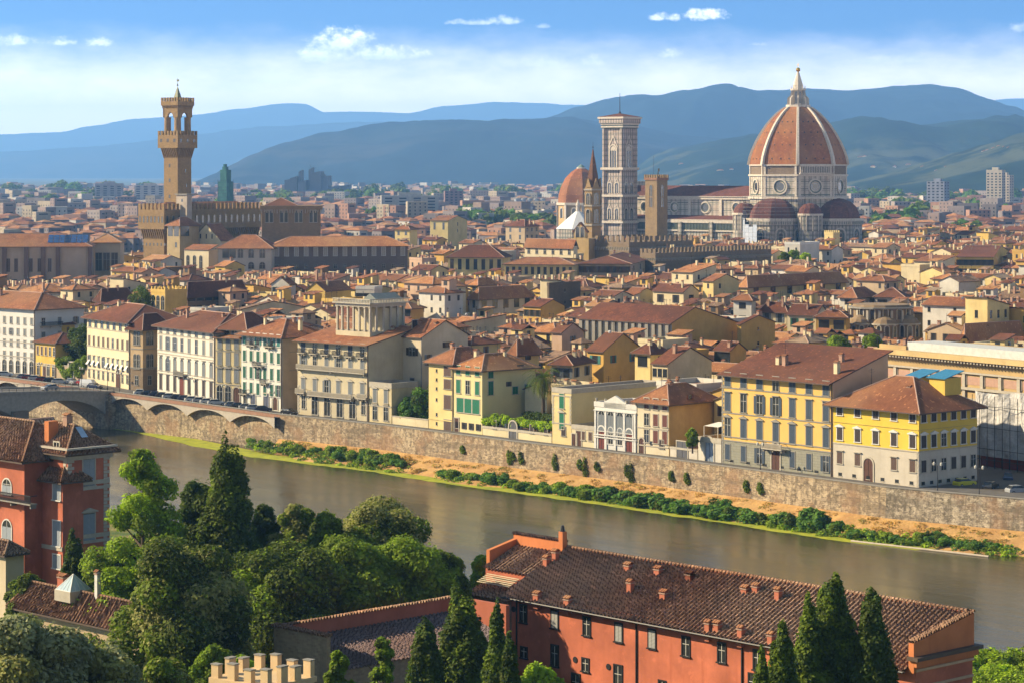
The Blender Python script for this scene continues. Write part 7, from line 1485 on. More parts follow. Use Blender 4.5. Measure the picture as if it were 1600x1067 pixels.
for i in range(5): T = thing('silo', 'pale blue grey cylindrical silo in a row left of the domed chapel', 'silo', (PX(808+10*i, 2700), 2700, 0), 0, 'row of silos'); m = MB(); m.cyl(0, 0, 0, ZP(311, 2700), 3, 3, 12, plain('silo_metal', (.40, .43, .46))); m.build('shell', T); m = MB(); m.cyl(0, 0, ZP(311, 2700), ZP(309.5, 2700), 3.2, .5, 12, S_GREY); m.build('cap', T)
# villas on the near hill
vl = [(1540, 236), (1549, 233), (1557, 230), (1566, 231), (1534, 238), (1573, 232), (1395, 262), (1415, 259), (1340, 247), (1348, 246), (1438, 262), (1460, 268), (1475, 262), (1360, 262), (1120, 268), (1140, 266), (1060, 258)]
def hillz(x, y):
    dg = bpy.context.evaluated_depsgraph_get(); hit = sc.ray_cast(dg, Vector((x, y, 600)), Vector((0, 0, -1))); return hit
for i, (px, py) in enumerate(vl):
    dg = bpy.context.evaluated_depsgraph_get(); dr = Vector(((px-800)/F, 1, (HOR-py)/F)).normalized(); ok, loc, nn, idx, ob, mt = sc.ray_cast(dg, Vector((0, 0, H))+dr*3900, dr)
    if not ok or ob.name.startswith(('haze', 'far', 'distant')): continue
    k = loc.y/5600; B = Bld('villa', '%s villa on the wooded hillside, number %d from the left' % (('white', 'cream', 'pale yellow')[i % 3], i+1), 'villa', (loc.x, loc.y+2), R(-35+i*7 % 30), (8+i % 3*4)*k, 6*k, 5*k, loc.z-3, 'villas on the hillside', False); B.walls([(99, (WALLS['white'], WALLS['cream'], WALLS['pale yellow'])[i % 3])]); B.roof('hip', 1.6*k, .6, T_MD, caps=False)
vs_ = sorted([o for o in COL.objects if o.name.startswith('villa')], key=lambda o: o.location.x/o.location.y)
for i, o in enumerate(vs_): px = 800+F*o.location.x/o.location.y; o['label'] = '%s villa on the wooded hillside, %.0f%% across the photo, under the mountain ridge' % (o['label'].split(' villa')[0], px/16)
# ------------------------------------------------------------------ bridge, road life, plants of the far bank
T_FG = tile((.30, .14, .075), (.52, .29, .17), (.17, .085, .05), .56, groove=1.0)
def corr(P00, P10, P11, P01, per=.56, course=.5, amp=.15, mat=None):
    """corrugated tile field: P00-P10 eave, P01-P11 ridge (any planar quad)"""
    P00, P10, P11, P01 = map(Vector, (P00, P10, P11, P01)); L = max((P10-P00).length, (P11-P01).length); S = ((P01+P11)/2-(P00+P10)/2).length; nu = max(4, int(L/per))*4; nv = max(2, int(S/course)); nrm = (P10-P00).cross(P01-P00); nrm = nrm.normalized() if nrm.length > 0 else (P10-P00).cross(P11-P10).normalized()
    U = (P10-P00).normalized() if (P10-P00).length > .01 else (P11-P01).normalized(); vs = []; rows_ = []
    for j in range(nv+1):
        for e in ((0,) if j == 0 else (1, 0) if j < nv else (1,)): rows_.append((j/nv, .05 if e == 0 else 0))
    for t, h in rows_:
        a = P00.lerp(P01, t); b = P10.lerp(P11, t)
        for i in range(nu+1):
            p = a.lerp(b, i/nu); ph = (p-P00).dot(U)/per*2*math.pi; vs.append(p+nrm*(h+amp*math.cos(ph)+.012*math.sin(i*7.3+t*91)))
    n = nu+1; fs = [(j*n+i, j*n+i+1, (j+1)*n+i+1, (j+1)*n+i) for j in range(len(rows_)-1) for i in range(nu)]
    return MB().mesh(vs, fs, mat or T_FG)
def bridge():
    a = PP[3]; b = PP[4]; t2 = Vector((b.x-a.x, b.y-a.y)).normalized(); n = Vector((-t2.y, t2.x)); O = Vector((a.x, a.y)); ang = math.atan2(-n.y, -n.x)
    T = thing('bridge', 'pale concrete arched bridge over the river at the left edge', 'bridge', (O.x, O.y, 0), ang); CO = plain('bridge_concrete', (.40, .36, .30), .85, 0, .2); W = -15.0
    Lt = 88; top = lambda s: 2.0+1.9*math.sin(min(1, max(0, s/Lt))*math.pi)
    def bot(s):
        for (x0, x1) in ((2.5, 25.5), (29.5, 58.5), (62.5, 86)):
            if x0 <= s <= x1: u_ = (s-(x0+x1)/2)/((x1-x0)/2); return top(s)-2.1-3.2*abs(u_)**2.3
        return -9
    m = MB(); N = 176; xs = [Lt*i/N for i in range(N+1)]
    for x0, x1 in zip(xs, xs[1:]):
        z0, z1 = bot(x0), bot(x1)
        if z0 < -8 and z1 < -8: z0 = z1 = top(x0)-5.4
        elif z0 < -8: z0 = z1
        elif z1 < -8: z1 = z0
        m.poly([(x0, 0, z0), (x0, 0, top(x0)), (x1, 0, top(x1)), (x1, 0, z1)][::-1], CO); m.poly([(x0, W, z0), (x1, W, z1), (x1, W, top(x1)), (x0, W, top(x0))][::-1], CO); m.poly([(x0, 0, z0), (x1, 0, z1), (x1, W, z1), (x0, W, z0)], CO)
        m.poly([(x0, .3, top(x0)), (x0, W-.3, top(x0)), (x1, W-.3, top(x1)), (x1, .3, top(x1))], M_ASPH)
    m.build('deck', T)
    for s in (27.5, 60.5): m = MB(); m.box(s-2, s+2, W-1.5, 1.5, -9, top(s)-4.3, stone((.30, .24, .18), (.24, .2, .15), .9, .45)); m.build('pier', T)
    m = MB(); m.box(-1, 2.5, W-1, 1.2, -9, 1.2, ST_WALL); m.build('abutment', T)
    for y in (0, W):
        m = MB()
        for x0, x1 in zip(xs[::4], xs[4::4]):
            m.mesh([(x0, y-.2, top(x0)-.3), (x1, y-.2, top(x1)-.3), (x1, y-.2, top(x1)+.28), (x0, y-.2, top(x0)+.28), (x0, y+.25, top(x0)-.3), (x1, y+.25, top(x1)-.3), (x1, y+.25, top(x1)+.28), (x0, y+.25, top(x0)+.28)], [(0, 1, 2, 3), (7, 6, 5, 4), (3, 2, 6, 7), (4, 5, 1, 0)], CO)
            m.tube((x0, y, top(x0)+1.0), (x1, y, top(x1)+1.0), .05, 4, M_IRON); m.tube((x0, y, top(x0)+.6), (x1, y, top(x1)+.6), .03, 4, M_IRON); m.box(x0-.04, x0+.04, y-.04, y+.04, top(x0)+.2, top(x0)+1.05, M_IRON)
        m.build('railing', T)
    return T, O, -n, t2, top
BR, BO, BN, BT2, BTOP = bridge()
# cars
def carpaint(c): a = NT('car_paint', .25, .6); a.b.inputs['Coat Weight'].default_value = .6; return a.base(c)
def car_proto(col, label, kind='hatch'):
    T = thing('parked_car', label, 'car', (0, 0, 0)); P = carpaint(col); L, Wd = (4.1, 1.72); prof = [(-2.05, .35), (-2.08, .75), (-1.95, 1.0), (-1.1, 1.08), (1.15, 1.02), (1.9, .92), (2.05, .7), (2.05, .35)]
    if kind == 'van': prof = [(-2.4, .4), (-2.4, 1.3), (2.0, 1.2), (2.4, .9), (2.4, .4)]
    m = MB(); h = Wd/2
    def ext(prof, h0, h1, mat, mm):
        n = len(prof); v = [(x, -h0, z) for x, z in prof]+[(x, h0, z) for x, z in prof]; mm.mesh(v, [tuple(range(n)), tuple(range(2*n-1, n-1, -1))]+[((i+1) % n, i, n+i, n+(i+1) % n) for i in range(n)], mat)
    ext(prof, h, h, P, m)
    cab = [(-1.75, 1.02), (-1.35, 1.46), (.35, 1.46), (1.05, 1.02)] if kind != 'van' else [(-2.35, 1.28), (-2.3, 2.1), (1.2, 2.1), (1.9, 1.2)]
    cz = cab[1][1]; v = [(cab[0][0], -h+.05, cab[0][1]), (cab[3][0], -h+.05, cab[3][1]), (cab[2][0], -h+.22, cz), (cab[1][0], -h+.22, cz)]; v += [(x, -y, z) for x, y, z in v]
    roof = MB(); roof.mesh([(cab[1][0]-.04, -h+.2, cz), (cab[2][0]+.04, -h+.2, cz), (cab[2][0]+.04, h-.2, cz), (cab[1][0]-.04, h-.2, cz), (cab[1][0], -h+.26, cz+.05), (cab[2][0]-.1, -h+.26, cz+.05), (cab[2][0]-.1, h-.26, cz+.05), (cab[1][0], h-.26, cz+.05)], [(0, 1, 5, 4), (1, 2, 6, 5), (2, 3, 7, 6), (3, 0, 4, 7), (4, 5, 6, 7)], P)
    b = m.build('body', T); w = MB(); w.mesh(v, [(0, 1, 2, 3), (5, 4, 7, 6), (1, 5, 6, 2), (4, 0, 3, 7), (3, 2, 6, 7)], GL if kind != 'van' else P); g = w.build('cabin_glass', T); r = roof.build('roof', T); parts = [b, g, r]
    wm = MB(); wm.tube((0, -.1, 0), (0, .1, 0), .31, 10, plain('tyre', (.02, .02, .02))); wm.tube((0, -.12, 0), (0, .12, 0), .17, 8, plain('wheel_rim', (.4, .4, .42), .4)); me = wm.data('wheel')
    for x in (-1.3, 1.3):
        for y in (-h+.05, h-.05): parts.append(inst('wheel', me, T, (x, y, .31)))
    hm = MB(); hm.box(-.03, .03, -.18, .18, -.08, .08, plain('headlamp_glass', (.7, .7, .68), .2)); me2 = hm.data('headlight')
    for y in (-.6, .6): parts.append(inst('headlight', me2, T, (2.05 if kind != 'van' else 2.4, y, .72)))
    return T, parts
CC = {'white': (.62, .62, .60), 'black': (.02, .02, .022), 'silver': (.35, .36, .37), 'dark blue': (.02, .03, .07), 'red': (.28, .02, .02), 'yellow': (.75, .62, .02)}
PR = {}
def road_pt(px, o_):
    A = off(PP, o_); b = (px-800)/F
    for p, q in zip(A, A[1:]):
        f0, f1 = p.x-b*p.y, q.x-b*q.y
        if f0 <= 0 <= f1: t = f0/(f0-f1); r = p.lerp(q, t); r.z -= PH; d = q-p; return r, math.atan2(d.y, d.x)
def put_car(px, o_, col, label, kind='hatch', rot=62, grp='cars parked along the river road', loc=None):
    k = (col, kind)
    if loc is None: p, a = road_pt(px, o_)
    else: p, a = loc, 0
    z = Vector((p.x, p.y, p.z+.02))
    if k not in PR: T, parts = car_proto(CC[col], label, kind); T.location = z; T.rotation_euler = (0, 0, a+R(rot)); PR[k] = (T, parts)
    else: T, _ = dup(PR[k][0], z, a+R(rot), label, PR[k][1])
    T['group'] = grp; return T
seq = [(222, 'white'), (233, 'black'), (245, 'dark blue'), (256, 'black'), (267, 'white'), (279, 'black'), (290, 'dark blue'), (302, 'white'), (314, 'silver'), (326, 'white'), (338, 'white'), (364, 'silver'), (374, 'black'), (387, 'silver'), (398, 'white'), (411, 'dark blue')]
ORD = ['first', 'second', 'third', 'fourth', 'fifth', 'sixth', 'seventh', 'eighth', 'ninth', 'tenth', 'eleventh', 'twelfth', 'thirteenth', 'fourteenth', 'fifteenth', 'sixteenth']
for i, (px, c) in enumerate(seq): put_car(px, 4.4 if px < 340 else 4.0, c, f'{c} car, {ORD[i]} from the bridge in the row before the white and cream palaces')
for i, (px, c) in enumerate([(8, 'white'), (38, 'silver'), (46, 'red'), (56, 'white'), (68, 'red'), (80, 'black'), (93, 'white')]): put_car(px, 4.6, c, f'{c} car, {ORD[i]} from the left edge in the row before the leftmost white palace')
put_car(113, 7, 'silver', 'silver car driving near the garden gate left of the bridge end', rot=0, grp='cars driving on the river road'); put_car(130, 7.5, 'red', 'red car between the silver car and the white van by the bridge', rot=0, grp='cars driving on the river road'); put_car(139, 5, 'white', 'white van turning at the bridge end', 'van', 20, 'cars driving on the river road'); put_car(148, 4.4, 'dark blue', 'dark blue car just right of the white van at the bridge end', rot=10, grp='cars driving on the river road')
put_car(452, 4.5, 'black', 'black car parked alone in front of the rooftop loggia palace', rot=5)
s = 15.0; q = BO+BN*s-BT2*5.5; put_car(0, 0, 'silver', 'silver car crossing the bridge', rot=math.degrees(math.atan2(BN.y, BN.x)), grp='cars driving on the river road', loc=Vector((q.x, q.y, BTOP(s))))
for px, py, c, r_, l in ((1507, 757, 'yellow', 30, 'yellow car parked beside the bright yellow corner palace'), (1548, 762, 'black', 60, 'black car on the square under the scaffold sheet'), (1575, 748, 'dark blue', 80, 'dark blue car at the back of the square under the scaffold sheet'), (1590, 768, 'silver', 20, 'silver car at the right edge of the square')):
    x, y = at_px(px, py, .3); put_car(0, 0, c, l, rot=r_, grp='cars on the square', loc=Vector((x, y, 0)))
# street lamps
def lamp(px, o_, label, h=5.0):
    p, a = road_pt(px, o_); T = thing('street_lamp', label, 'street lamp', (p.x, p.y, p.z), a, 'street lamps of the river road'); m = MB(); m.cyl(0, 0, 0, .8, .16, .1, 8, M_IRON); m.cyl(0, 0, .8, h, .07, .05, 8, M_IRON); m.tube((-.7, 0, h), (.7, 0, h), .04, 6, M_IRON); m.build('post', T)
    for x in (-.7, .7): m = MB(); m.lathe(x, 0, [(.0, h-.1), (.2, h), (.24, h+.35), (.1, h+.55), (0, h+.6)], 8, plain('lamp_glass', (.6, .58, .5), .3)); m.build('lantern', T)
for px, o_, l in ((63, 1.2, 'street lamp before the narrow yellow house left of the bridge'), (127, 1.2, 'street lamp before the garden gate left of the bridge'), (168, 6, 'street lamp at the bridge end before the cream palace'), (187, 1.2, 'street lamp on the corner where bridge and embankment meet'), (297, 7, 'street lamp at the red door of the white palace'), (350, 1.2, 'street lamp before the narrow pale yellow house'), (425, 1.2, 'street lamp before the green shuttered white palace'), (1188, 2.2, 'street lamp before the big yellow palace'), (1465, 1.5, 'street lamp before the side of the bright corner palace'), (1530, 1.5, 'street lamp at the edge of the open square')): lamp(px, o_, l)
# scaffold sheet on the library
def sheet2():
    a = NT('white_sheet', .8); n1 = a.noise(a.uv(), .5, 5, .65); a.bump(n1, 1, .6); M = a.base(a.mix(a.rng(n1, .3, .7), (.40, .39, .38), (.70, .68, .65)))
    Y = 470; x0, y0 = PX(1524, Y), Y; T = thing('scaffolding', 'white wrinkled scaffold sheet hanging over the library front at the right edge', 'scaffolding', (x0, y0, 0), R(-57)); m = MB(); N = 24; vs = []
    for j in range(9):
        for i in range(N+1): z = 2.5+(ZP(609, Y)-2.5)*j/8; vs.append((i*1.1, .5*math.sin(i*1.3+j*.4)*(.4+.6*abs(math.sin(j*.9)))-.2*math.sin(i*.5), z-.35*math.sin(i*.4)*(j == 8)))
    m.mesh(vs, [(j*(N+1)+i, j*(N+1)+i+1, (j+1)*(N+1)+i+1, (j+1)*(N+1)+i) for j in range(8) for i in range(N)], M); m.build('sheet', T); m = MB()
    for i in range(14):
        m.tube((i*2, -.8, 0), (i*2, -.8, 14), .06, 5, M_IRON); m.tube((i*2, 1, 0), (i*2, 1, 13.5), .06, 5, M_IRON)
    for z in (2, 4, 8, 12): m.tube((0, -.85, z), (26, -.85, z), .05, 5, M_IRON)
    m.build('poles', T); m = MB(); m.box(0, 26, 1.4, 1.6, 0, 2.6, plain('red_hoarding', (.25, .035, .02))); m.build('hoarding', T)
sheet2()
# palm
def palm():
    p_ = front(849); y = p_.y+11; x = PX(849, y); T = thing('palm_tree', 'tall date palm standing behind the vine terrace among the yellow houses', 'palm', (x, y, 0)); zc = ZP(590, y); m = MB(); m.cyl(0, 0, 0, zc-.6, .42, .3, 10, BARK); m.cyl(0, 0, zc-1.6, zc, .4, .75, 10, plain('palm_boot', (.25, .12, .04))); m.build('trunk', T); g = random.Random(3); F_ = [MB(), MB()]
    for k in range(95):
        el = g.uniform(-.75, 1.35); az = g.random()*6.28; Ln = g.uniform(4.2, 5.4); pts = []; p = Vector((0, 0, zc)); e = el
        for i in range(9): d = Vector((math.cos(az)*math.cos(e), math.sin(az)*math.cos(e), math.sin(e))); p = p+d*Ln/9; pts.append((p.copy(), d)); e -= .2
        s_ = Vector((-math.sin(az), math.cos(az), 0)); mb = F_[k % 2]; mt = L_OL if el < -.4 else (L_DK, L_CY, L_MD)[k % 3]
        for i, (q, d) in enumerate(pts):
            wd = .55*math.sin((i+1.5)/10.5*math.pi)+.1
            for sg in (-1, 1):
                for h_ in (0, .5): b = q-d*h_*Ln/9; mb.poly([b, b+d*.1, b+s_*sg*wd+d*.22-Vector((0, 0, .18)), ], mt)
            mb.poly([q-d*Ln/9-s_*.03, q-s_*.03, q+s_*.03, q-d*Ln/9+s_*.03], mt)
    F_[0].build('fronds', T); F_[1].build('fronds', T); KEEP.append((812, 885, 640, y))
palm()
# vines on the terrace, ivy over the garden wall, dark garden trees
def cloud(name, label, cat, loc, lobes, n, size, mats, seed, group=None, **k):
    T = thing(name, label, cat, loc, 0, group); inst('foliage', leaves(lobes, n, size, mats, seed, **k), T); return T
Bt = TER; g = random.Random(4); lb = []; 
for i in range(26): x = Bt.w*(i+.5)/26; p = Bt.u*x+Bt.v*g.uniform(.4, 1.8); lb.append((p.x, p.y, 2.2+g.uniform(-.5, .3), 1.1, 1.1, g.uniform(.6, 1.3)))
cloud('vine_pergola', 'bright yellow green vine growing over the terrace railing beside the palm', 'vine', (Bt.o.x, Bt.o.y, Bt.h), lb, 9000, .26, [L_BR, L_LT, L_BR], 11)
lb = []
for i in range(10): x = Bt.w*(.3+.5*i/10); p = Bt.u*x+Bt.v*7; lb.append((p.x, p.y, 2.6, 1.6, 1.6, 1.3))
cloud('hedge', 'dark green hedge behind the bright vine on the terrace', 'hedge', (Bt.o.x, Bt.o.y, Bt.h), lb, 4000, .3, [L_DK, L_CY], 12)
a_ = front(90); b_ = front(135); lb = []
for i in range(22): p = a_.lerp(b_, (i+.5)/22); lb.append((p.x-a_.x, p.y-a_.y+.3, 4.4+g.uniform(-1.2, 1.0) - (2.0 if g.random() < .3 else 0), 1.1, 1.1, g.uniform(.8, 1.5)))
cloud('ivy', 'bright green ivy hanging over the garden wall beside the yellow house', 'ivy', (a_.x, a_.y, a_.z), lb, 9000, .28, [L_MD, L_LT, L_MD], 13)
for i, (px, r_, h_, l) in enumerate(((97, 4.2, 15, 'dark evergreen garden tree, left one behind the ivy wall'), (112, 4.5, 16, 'dark evergreen garden tree, middle one behind the ivy wall'), (127, 4.2, 14.5, 'dark evergreen garden tree, right one against the cream palace'))):
    p = front(px); tree('garden_tree', l, p.x+3, p.y+7+i*.7, 0, r_, h_, [L_DK, L_CY], 30+i, 9000, .32, .1)
for i, (px, r_, h_, dd, l) in enumerate(((624, 3, 6.5, 4, 'low dark shrub tree behind the garden pillars, left one'), (640, 3.6, 8.5, 6, 'dark garden tree behind the pillars beside the tall yellow house'), (656, 3.6, 9.5, 8, 'taller dark garden tree leaning to the tall yellow house'))):
    p = front(px); tree('garden_tree', l, p.x+dd*.5, p.y+dd*.6, 0, r_, h_, [L_DK, L_BG], 40+i, 6000, .3, .12)
def small_tree(px, py, z, r_, h_, l, mats, seed): Y = YP(py, z); tree('garden_tree', l, PX(px, Y), Y, z-h_*.3, r_, h_, mats, seed, 3500, .32, .2)
small_tree(222, 478, 15, 3.6, 9, 'round green tree between roofs left of the arched belvedere', [L_MD, L_DK], 50)
small_tree(1309, 548, 15, 2.4, 5, 'bushy potted tree on the yellow roof terrace, left one', [L_LT, L_MD], 51); small_tree(1363, 546, 15.5, 2.3, 5, 'bushy potted tree on the yellow roof terrace, right one', [L_LT, L_MD], 52)
small_tree(1226, 408, 20, 2.6, 5, 'roof garden shrub in front of the cathedral apse, left one', [L_MD, L_DK], 53); small_tree(1240, 406, 20, 3, 5.5, 'roof garden shrub in front of the cathedral apse, middle one', [L_MD, L_LT], 54); small_tree(1258, 409, 20, 2.8, 5, 'roof garden shrub in front of the cathedral apse, bright right one', [L_LT, L_BR], 55)
small_tree(1082, 690, 4, 1.2, 4, 'green climber beside the white annexe terrace', [L_LT, L_MD], 56)
# distant trees on the plain
g = random.Random(9); lb = []
for (x0, x1, py, n, Yb) in ((722, 800, 322, 26, 2200), (805, 868, 336, 20, 1900), (545, 600, 318, 6, 2400), (1350, 1440, 322, 16, 2100), (1490, 1530, 348, 8, 1750), (20, 200, 300, 9, 3400), (380, 700, 296, 24, 3600), (560, 900, 290, 18, 4200), (1340, 1600, 305, 34, 2700), (1330, 1600, 292, 40, 3600), (0, 250, 288, 12, 4600), (340, 480, 300, 16, 3000)):
    for i in range(n): Y = Yb*g.uniform(.97, 1.12); px = g.uniform(x0, x1); r_ = g.uniform(5, 9)*Y/2400; lb.append((PX(px, Y), Y, r_*.9+(12 if Yb < 2300 else 8)*g.uniform(.4, 1), r_, r_, r_*.9))
me = leaves(lb, 26000, 4.0, [L_MD, L_DK, L_BG], 15); me.name = 'distant_trees'; o = inst('distant_trees', me); o['kind'] = 'stuff'
# bushes on the bank
BM = [leaves([(g.uniform(-.9, .9), g.uniform(-.6, .6), g.uniform(.5, 1.2), g.uniform(.7, 1.1), g.uniform(.7, 1.0), g.uniform(.6, 1.1)) for _ in range(6)], 1300, .27, m_, 60+i) for i, m_ in enumerate(([L_BG, L_MD], [L_DK, L_BG], [L_LT, L_MD], [L_MD, L_BG], [L_BG, L_DK]))]
def bank_pt(px, f): A = off(PP, -f); b = (px-800)/F; [None]; return road_like(A, b)
def road_like(A, b):
    for p, q in zip(A, A[1:]):
        f0, f1 = p.x-b*p.y, q.x-b*q.y
        if f0 <= 0 <= f1: return p.lerp(q, f0/(f0-f1))
def bush(px, f, s, k, lab='leafy green bush on the dry grass at the water edge', nm='riverside_bush'):
    p = bank_pt(px, f); z = -4.5-2.5*(min(f, 10.5)/10.5)**1.3; T = thing(nm, lab, 'bush', (p.x, p.y, z), g.random()*6.28, 'bushes along the far water edge'); o = inst('foliage', BM[k], T); T.scale = (s*.9, s*.8, s*.68*g.uniform(.8, 1.2))
x = 400.0
while x < 628: bush(x, g.uniform(5, 8), g.uniform(.75, 1.5) if 520 < x else g.uniform(.6, 1.0), g.choice((0, 2, 3, 3))); x += g.uniform(3.5, 7)
x = 692.0
while x < 1330: bush(x, g.uniform(8.4, 10.6), g.uniform(.8, 1.6)*(1.25 if x > 930 else 1), g.choice((0, 3, 4, 1) if x > 930 else (2, 3, 0))); x += g.uniform(7, 13) if x < 1180 else g.uniform(9, 30)
x = 1335.0
while x < 1580: bush(x, g.uniform(8, 10), g.uniform(.7, 1.4), g.choice((0, 1, 2))); x += g.uniform(12, 32)
bush(1268, 8, 2.3, 4, 'largest round dark bush on the bank below the big yellow palace')
for px, f, hh in ((795, .3, 1.5), (813, .3, 1.2), (800, .3, .8), (866, .4, 1.5), (905, .4, 1.0), (913, .4, 1.9), (932, .4, .9), (985, .5, 2.2), (979, .5, 1.3), (1048, .4, 1.0), (1072, .4, 1.1), (1165, .6, 1.1), (1187, .6, 1.1), (722, .4, .8)):
    p = bank_pt(px, .35); me = leaves([(0, 0, 0, .6, .4, hh), (.4, 0, -hh*.6, .7, .4, hh*.5)], 420, .22, [L_DK, L_MD], int(px)); T = thing('wall_creeper', 'green creeper growing out of the embankment wall', 'creeper', (p.x, p.y, -1.6-hh*.4), math.atan2(PP[8].y-PP[7].y, PP[8].x-PP[7].x), 'creepers on the embankment wall'); inst('foliage', me, T)
p = bank_pt(1330, 13); q = bank_pt(1545, 14.2); T = thing('floating_log', 'long pale log floating at the weedy water edge, right', 'log', (p.x, p.y, WZ+.12)); m = MB(); m.tube((0, 0, 0), (q.x-p.x, q.y-p.y, 0), .22, 6, plain('bleached_wood', (.45, .38, .28))); m.tube(((q.x-p.x)*.6, (q.y-p.y)*.6, 0), ((q.x-p.x)*.7+1, (q.y-p.y)*.7+2, .6), .08, 5, BARK); m.build('trunk', T)
# dead grass tufts as one ground cover
gv = []
g2 = np.random.default_rng(8); lb = []
for i in range(300):
    px = g.uniform(440, 1585); f = g.uniform(.8, 9.5); p = bank_pt(px, f); lb.append((p.x, p.y, -4.45-2.4*(f/10.5)**1.3, 1.1, .9, .35))
L_DRY = leafmat((.42, .25, .08), 9); L_DRY2 = leafmat((.26, .22, .06), 10); me = leaves(lb, 16000, .22, [L_DRY, L_DRY, L_DRY2], 77); o = inst('dry_grass', me); o['kind'] = 'stuff'

g = random.Random(12); lb = []
for i in range(420):
    px = g.uniform(385, 1590)
    if 628 < px < 690 and g.random() < .8: continue
    f = g.uniform(7.2, 11.4) if px > 470 else g.uniform(3.5, 9); p = bank_pt(px, f); lb.append((p.x, p.y, -4.5-2.5*(min(f, 10.5)/10.5)**1.3+g.uniform(0, .5), g.uniform(.5, 1.5), g.uniform(.4, .8), g.uniform(.3, .9)))
me = leaves(lb, 30000, .24, [L_LT, L_BR, L_BG, L_MD], 78); o = inst('bank_grass', me); o['kind'] = 'stuff'
# ------------------------------------------------------------------ near bank: red buildings, walled roof, trees
RED = plaster((.62, .185, .10), .8); RED2 = plaster((.64, .22, .08), .45); REDC = plaster((.52, .16, .09), .5)
def raster_hit(O, n, px, py, z0, k):
    """point of the roof plane z = z0 + k*t (t = distance behind the eave) seen at a pixel"""
    b = (px-800)/F; c = (py-HOR)/F; Y = (H-z0+k*(n.x*O.x+n.y*O.y))/(c+k*(n.x*b+n.y)); return Vector((b*Y, Y)), H-c*Y
def red_palace():
    ang = math.atan2(-.736, .677); O = Vector((-.7, 274.6)); e = Vector((math.cos(ang), math.sin(ang))); n = Vector((-e.y, e.x)); L = 56.2; D = 9.6; h = 9.0; rise = 4.5
    B = Bld('red_palace', 'long brick red palace with wide tiled roof and many small chimneys on the near bank', 'palace', (O.x+n.x*.9, O.y+n.y*.9), ang, L, D-1.0, h+.4, 0, None); B.walls([(99, RED)]); B.w = L; r = B.r; m = MB(); m.box(0, L-.05, D-1.0, D-.75, 0, h+rise, RED); m.build('back_wall', r)
    k = rise/D; y0, z0 = -.9, h; m = corr((0-.6, y0, z0), (L-.7, y0, z0), (L-.7, D-.9, z0+rise), (-.6, D-.9, z0+rise)); o = m.build('roof', r)
    m = MB(); m.box(-.6, L-.7, y0+.05, y0+.25, z0-.22, z0-.04, M_EAVE); m.poly([(-.6, y0, z0-.12), (L-.7, y0, z0-.12), (L-.7, .0, z0+.3), (-.6, 0, z0+.3)][::-1], M_EAVE); m.build('eaves', r)
    m = MB(); 
    for i in range(134): x = -.6+i*.42; m.tube((x, D-.9, z0+rise+.1), (x+.4, D-.9, z0+rise+.12), .16, 6, T_FG, .2)
    m.build('ridge_tiles', r); m = MB(); m.tube((-.6, y0-.12, z0-.12), (L-.7, y0-.12, z0-.12), .1, 6, M_IRON); m.build('gutter', r)
    # windows on the lit long wall; height from pixels
    def zat(x, py): p = B.o+B.u*x; return ZP(py, p.y)
    def xat(px): b = (px-800)/F; return (b*B.o.y-B.o.x)/(B.u.x-b*B.u.y)
    shp = louver((.40, .40, .38))
    for i, (px, py) in enumerate(((818, 972), (867, 981), (917, 992), (967, 1002), (1019, 1012), (1072, 1024), (1128, 1034), (1184, 1046), (1240, 1058))):
        x = xat(px); B.win('f', x, zat(x, py), .95, 1.9, '', M_IRON, shp if i in (1, 3, 4) else None, 0)
    for px, py, w, hh in ((819, 1027, .9, 1.1), (867, 1040, 1.0, 2.2), (915, 1048, .9, 1.3), (900, 1085, 1.1, 2.2), (966, 1075, 1.1, 2.4), (1180, 1085, 1.6, 2.0), (1035, 1085, .9, 1.4)): x = xat(px); B.win('f', x, zat(x, py), w, hh, '', M_IRON, None)
    for px, py in ((803, 951), (899, 1030), (951, 1041), (1056, 1075)):
        x = xat(px); q = MB(); q.cyl(0, 0, 0, .06, .34, .34, 10, M_IRON); o = q.build('round_vent', r, (x, -.02, zat(x, py))); o.rotation_euler = (R(90), 0, 0)
    for px in (808, 995, 1160): x = xat(px); m = MB(); m.box(-.07, .07, -.16, -.02, 0, h, M_IRON); m.build('drainpipe', r, (x, 0, 0))
    # end wall with attic parapet
    X = L; m = MB(); m.box(X-.6, X+.02, -.3, D-.6, h-.2, h+2.6, RED2); m.mesh([(X-.6, -.3, h+2.6), (X+.02, -.3, h+2.6), (X+.02, D-.6, h+4.4), (X-.6, D-.6, h+4.4), (X-.6, D-.6, h+2.6), (X+.02, D-.6, h+2.6)], [(0, 1, 2, 3), (0, 3, 4), (1, 5, 2), (3, 2, 5, 4)], RED2); m.build('end_parapet', r); m = MB()
    cc = corr((X+.12, -.5, h+2.75), (X+.12, D-.5, h+4.6), (X-.7, D-.5, h+4.6), (X-.7, -.5, h+2.75), .4, .4); cc.build('parapet_tiles', r)
    m.box(X-.6, X+.7, -.6, D, h+1.0, h+1.35, M_EAVE); m.box(X, X+.35, -.3, D-.3, h+.4, h+1.0, RED2); m.box(X+.02, X+.14, -.05, D-.8, h-.1, h+.15, plain('warm_trim', (.62, .40, .24))); m.box(X+.02, X+.14, -.05, D-.8, h-1.7, h-1.45, plain('warm_trim', (.62, .40, .24))); m.build('cornice', r)
    for y in (2.4, 5.2, 7.9): B.win('r', y, h-5.2, .95, 2.6, 'hood', plain('warm_trim', (.62, .40, .24)), None)
    for y in (2.4, 5.2, 7.9): B.win('r', y, h-9, .95, 2.0, '', plain('warm_trim', (.62, .40, .24)), None)
    rc = plaster((.50, .17, .10), .3)
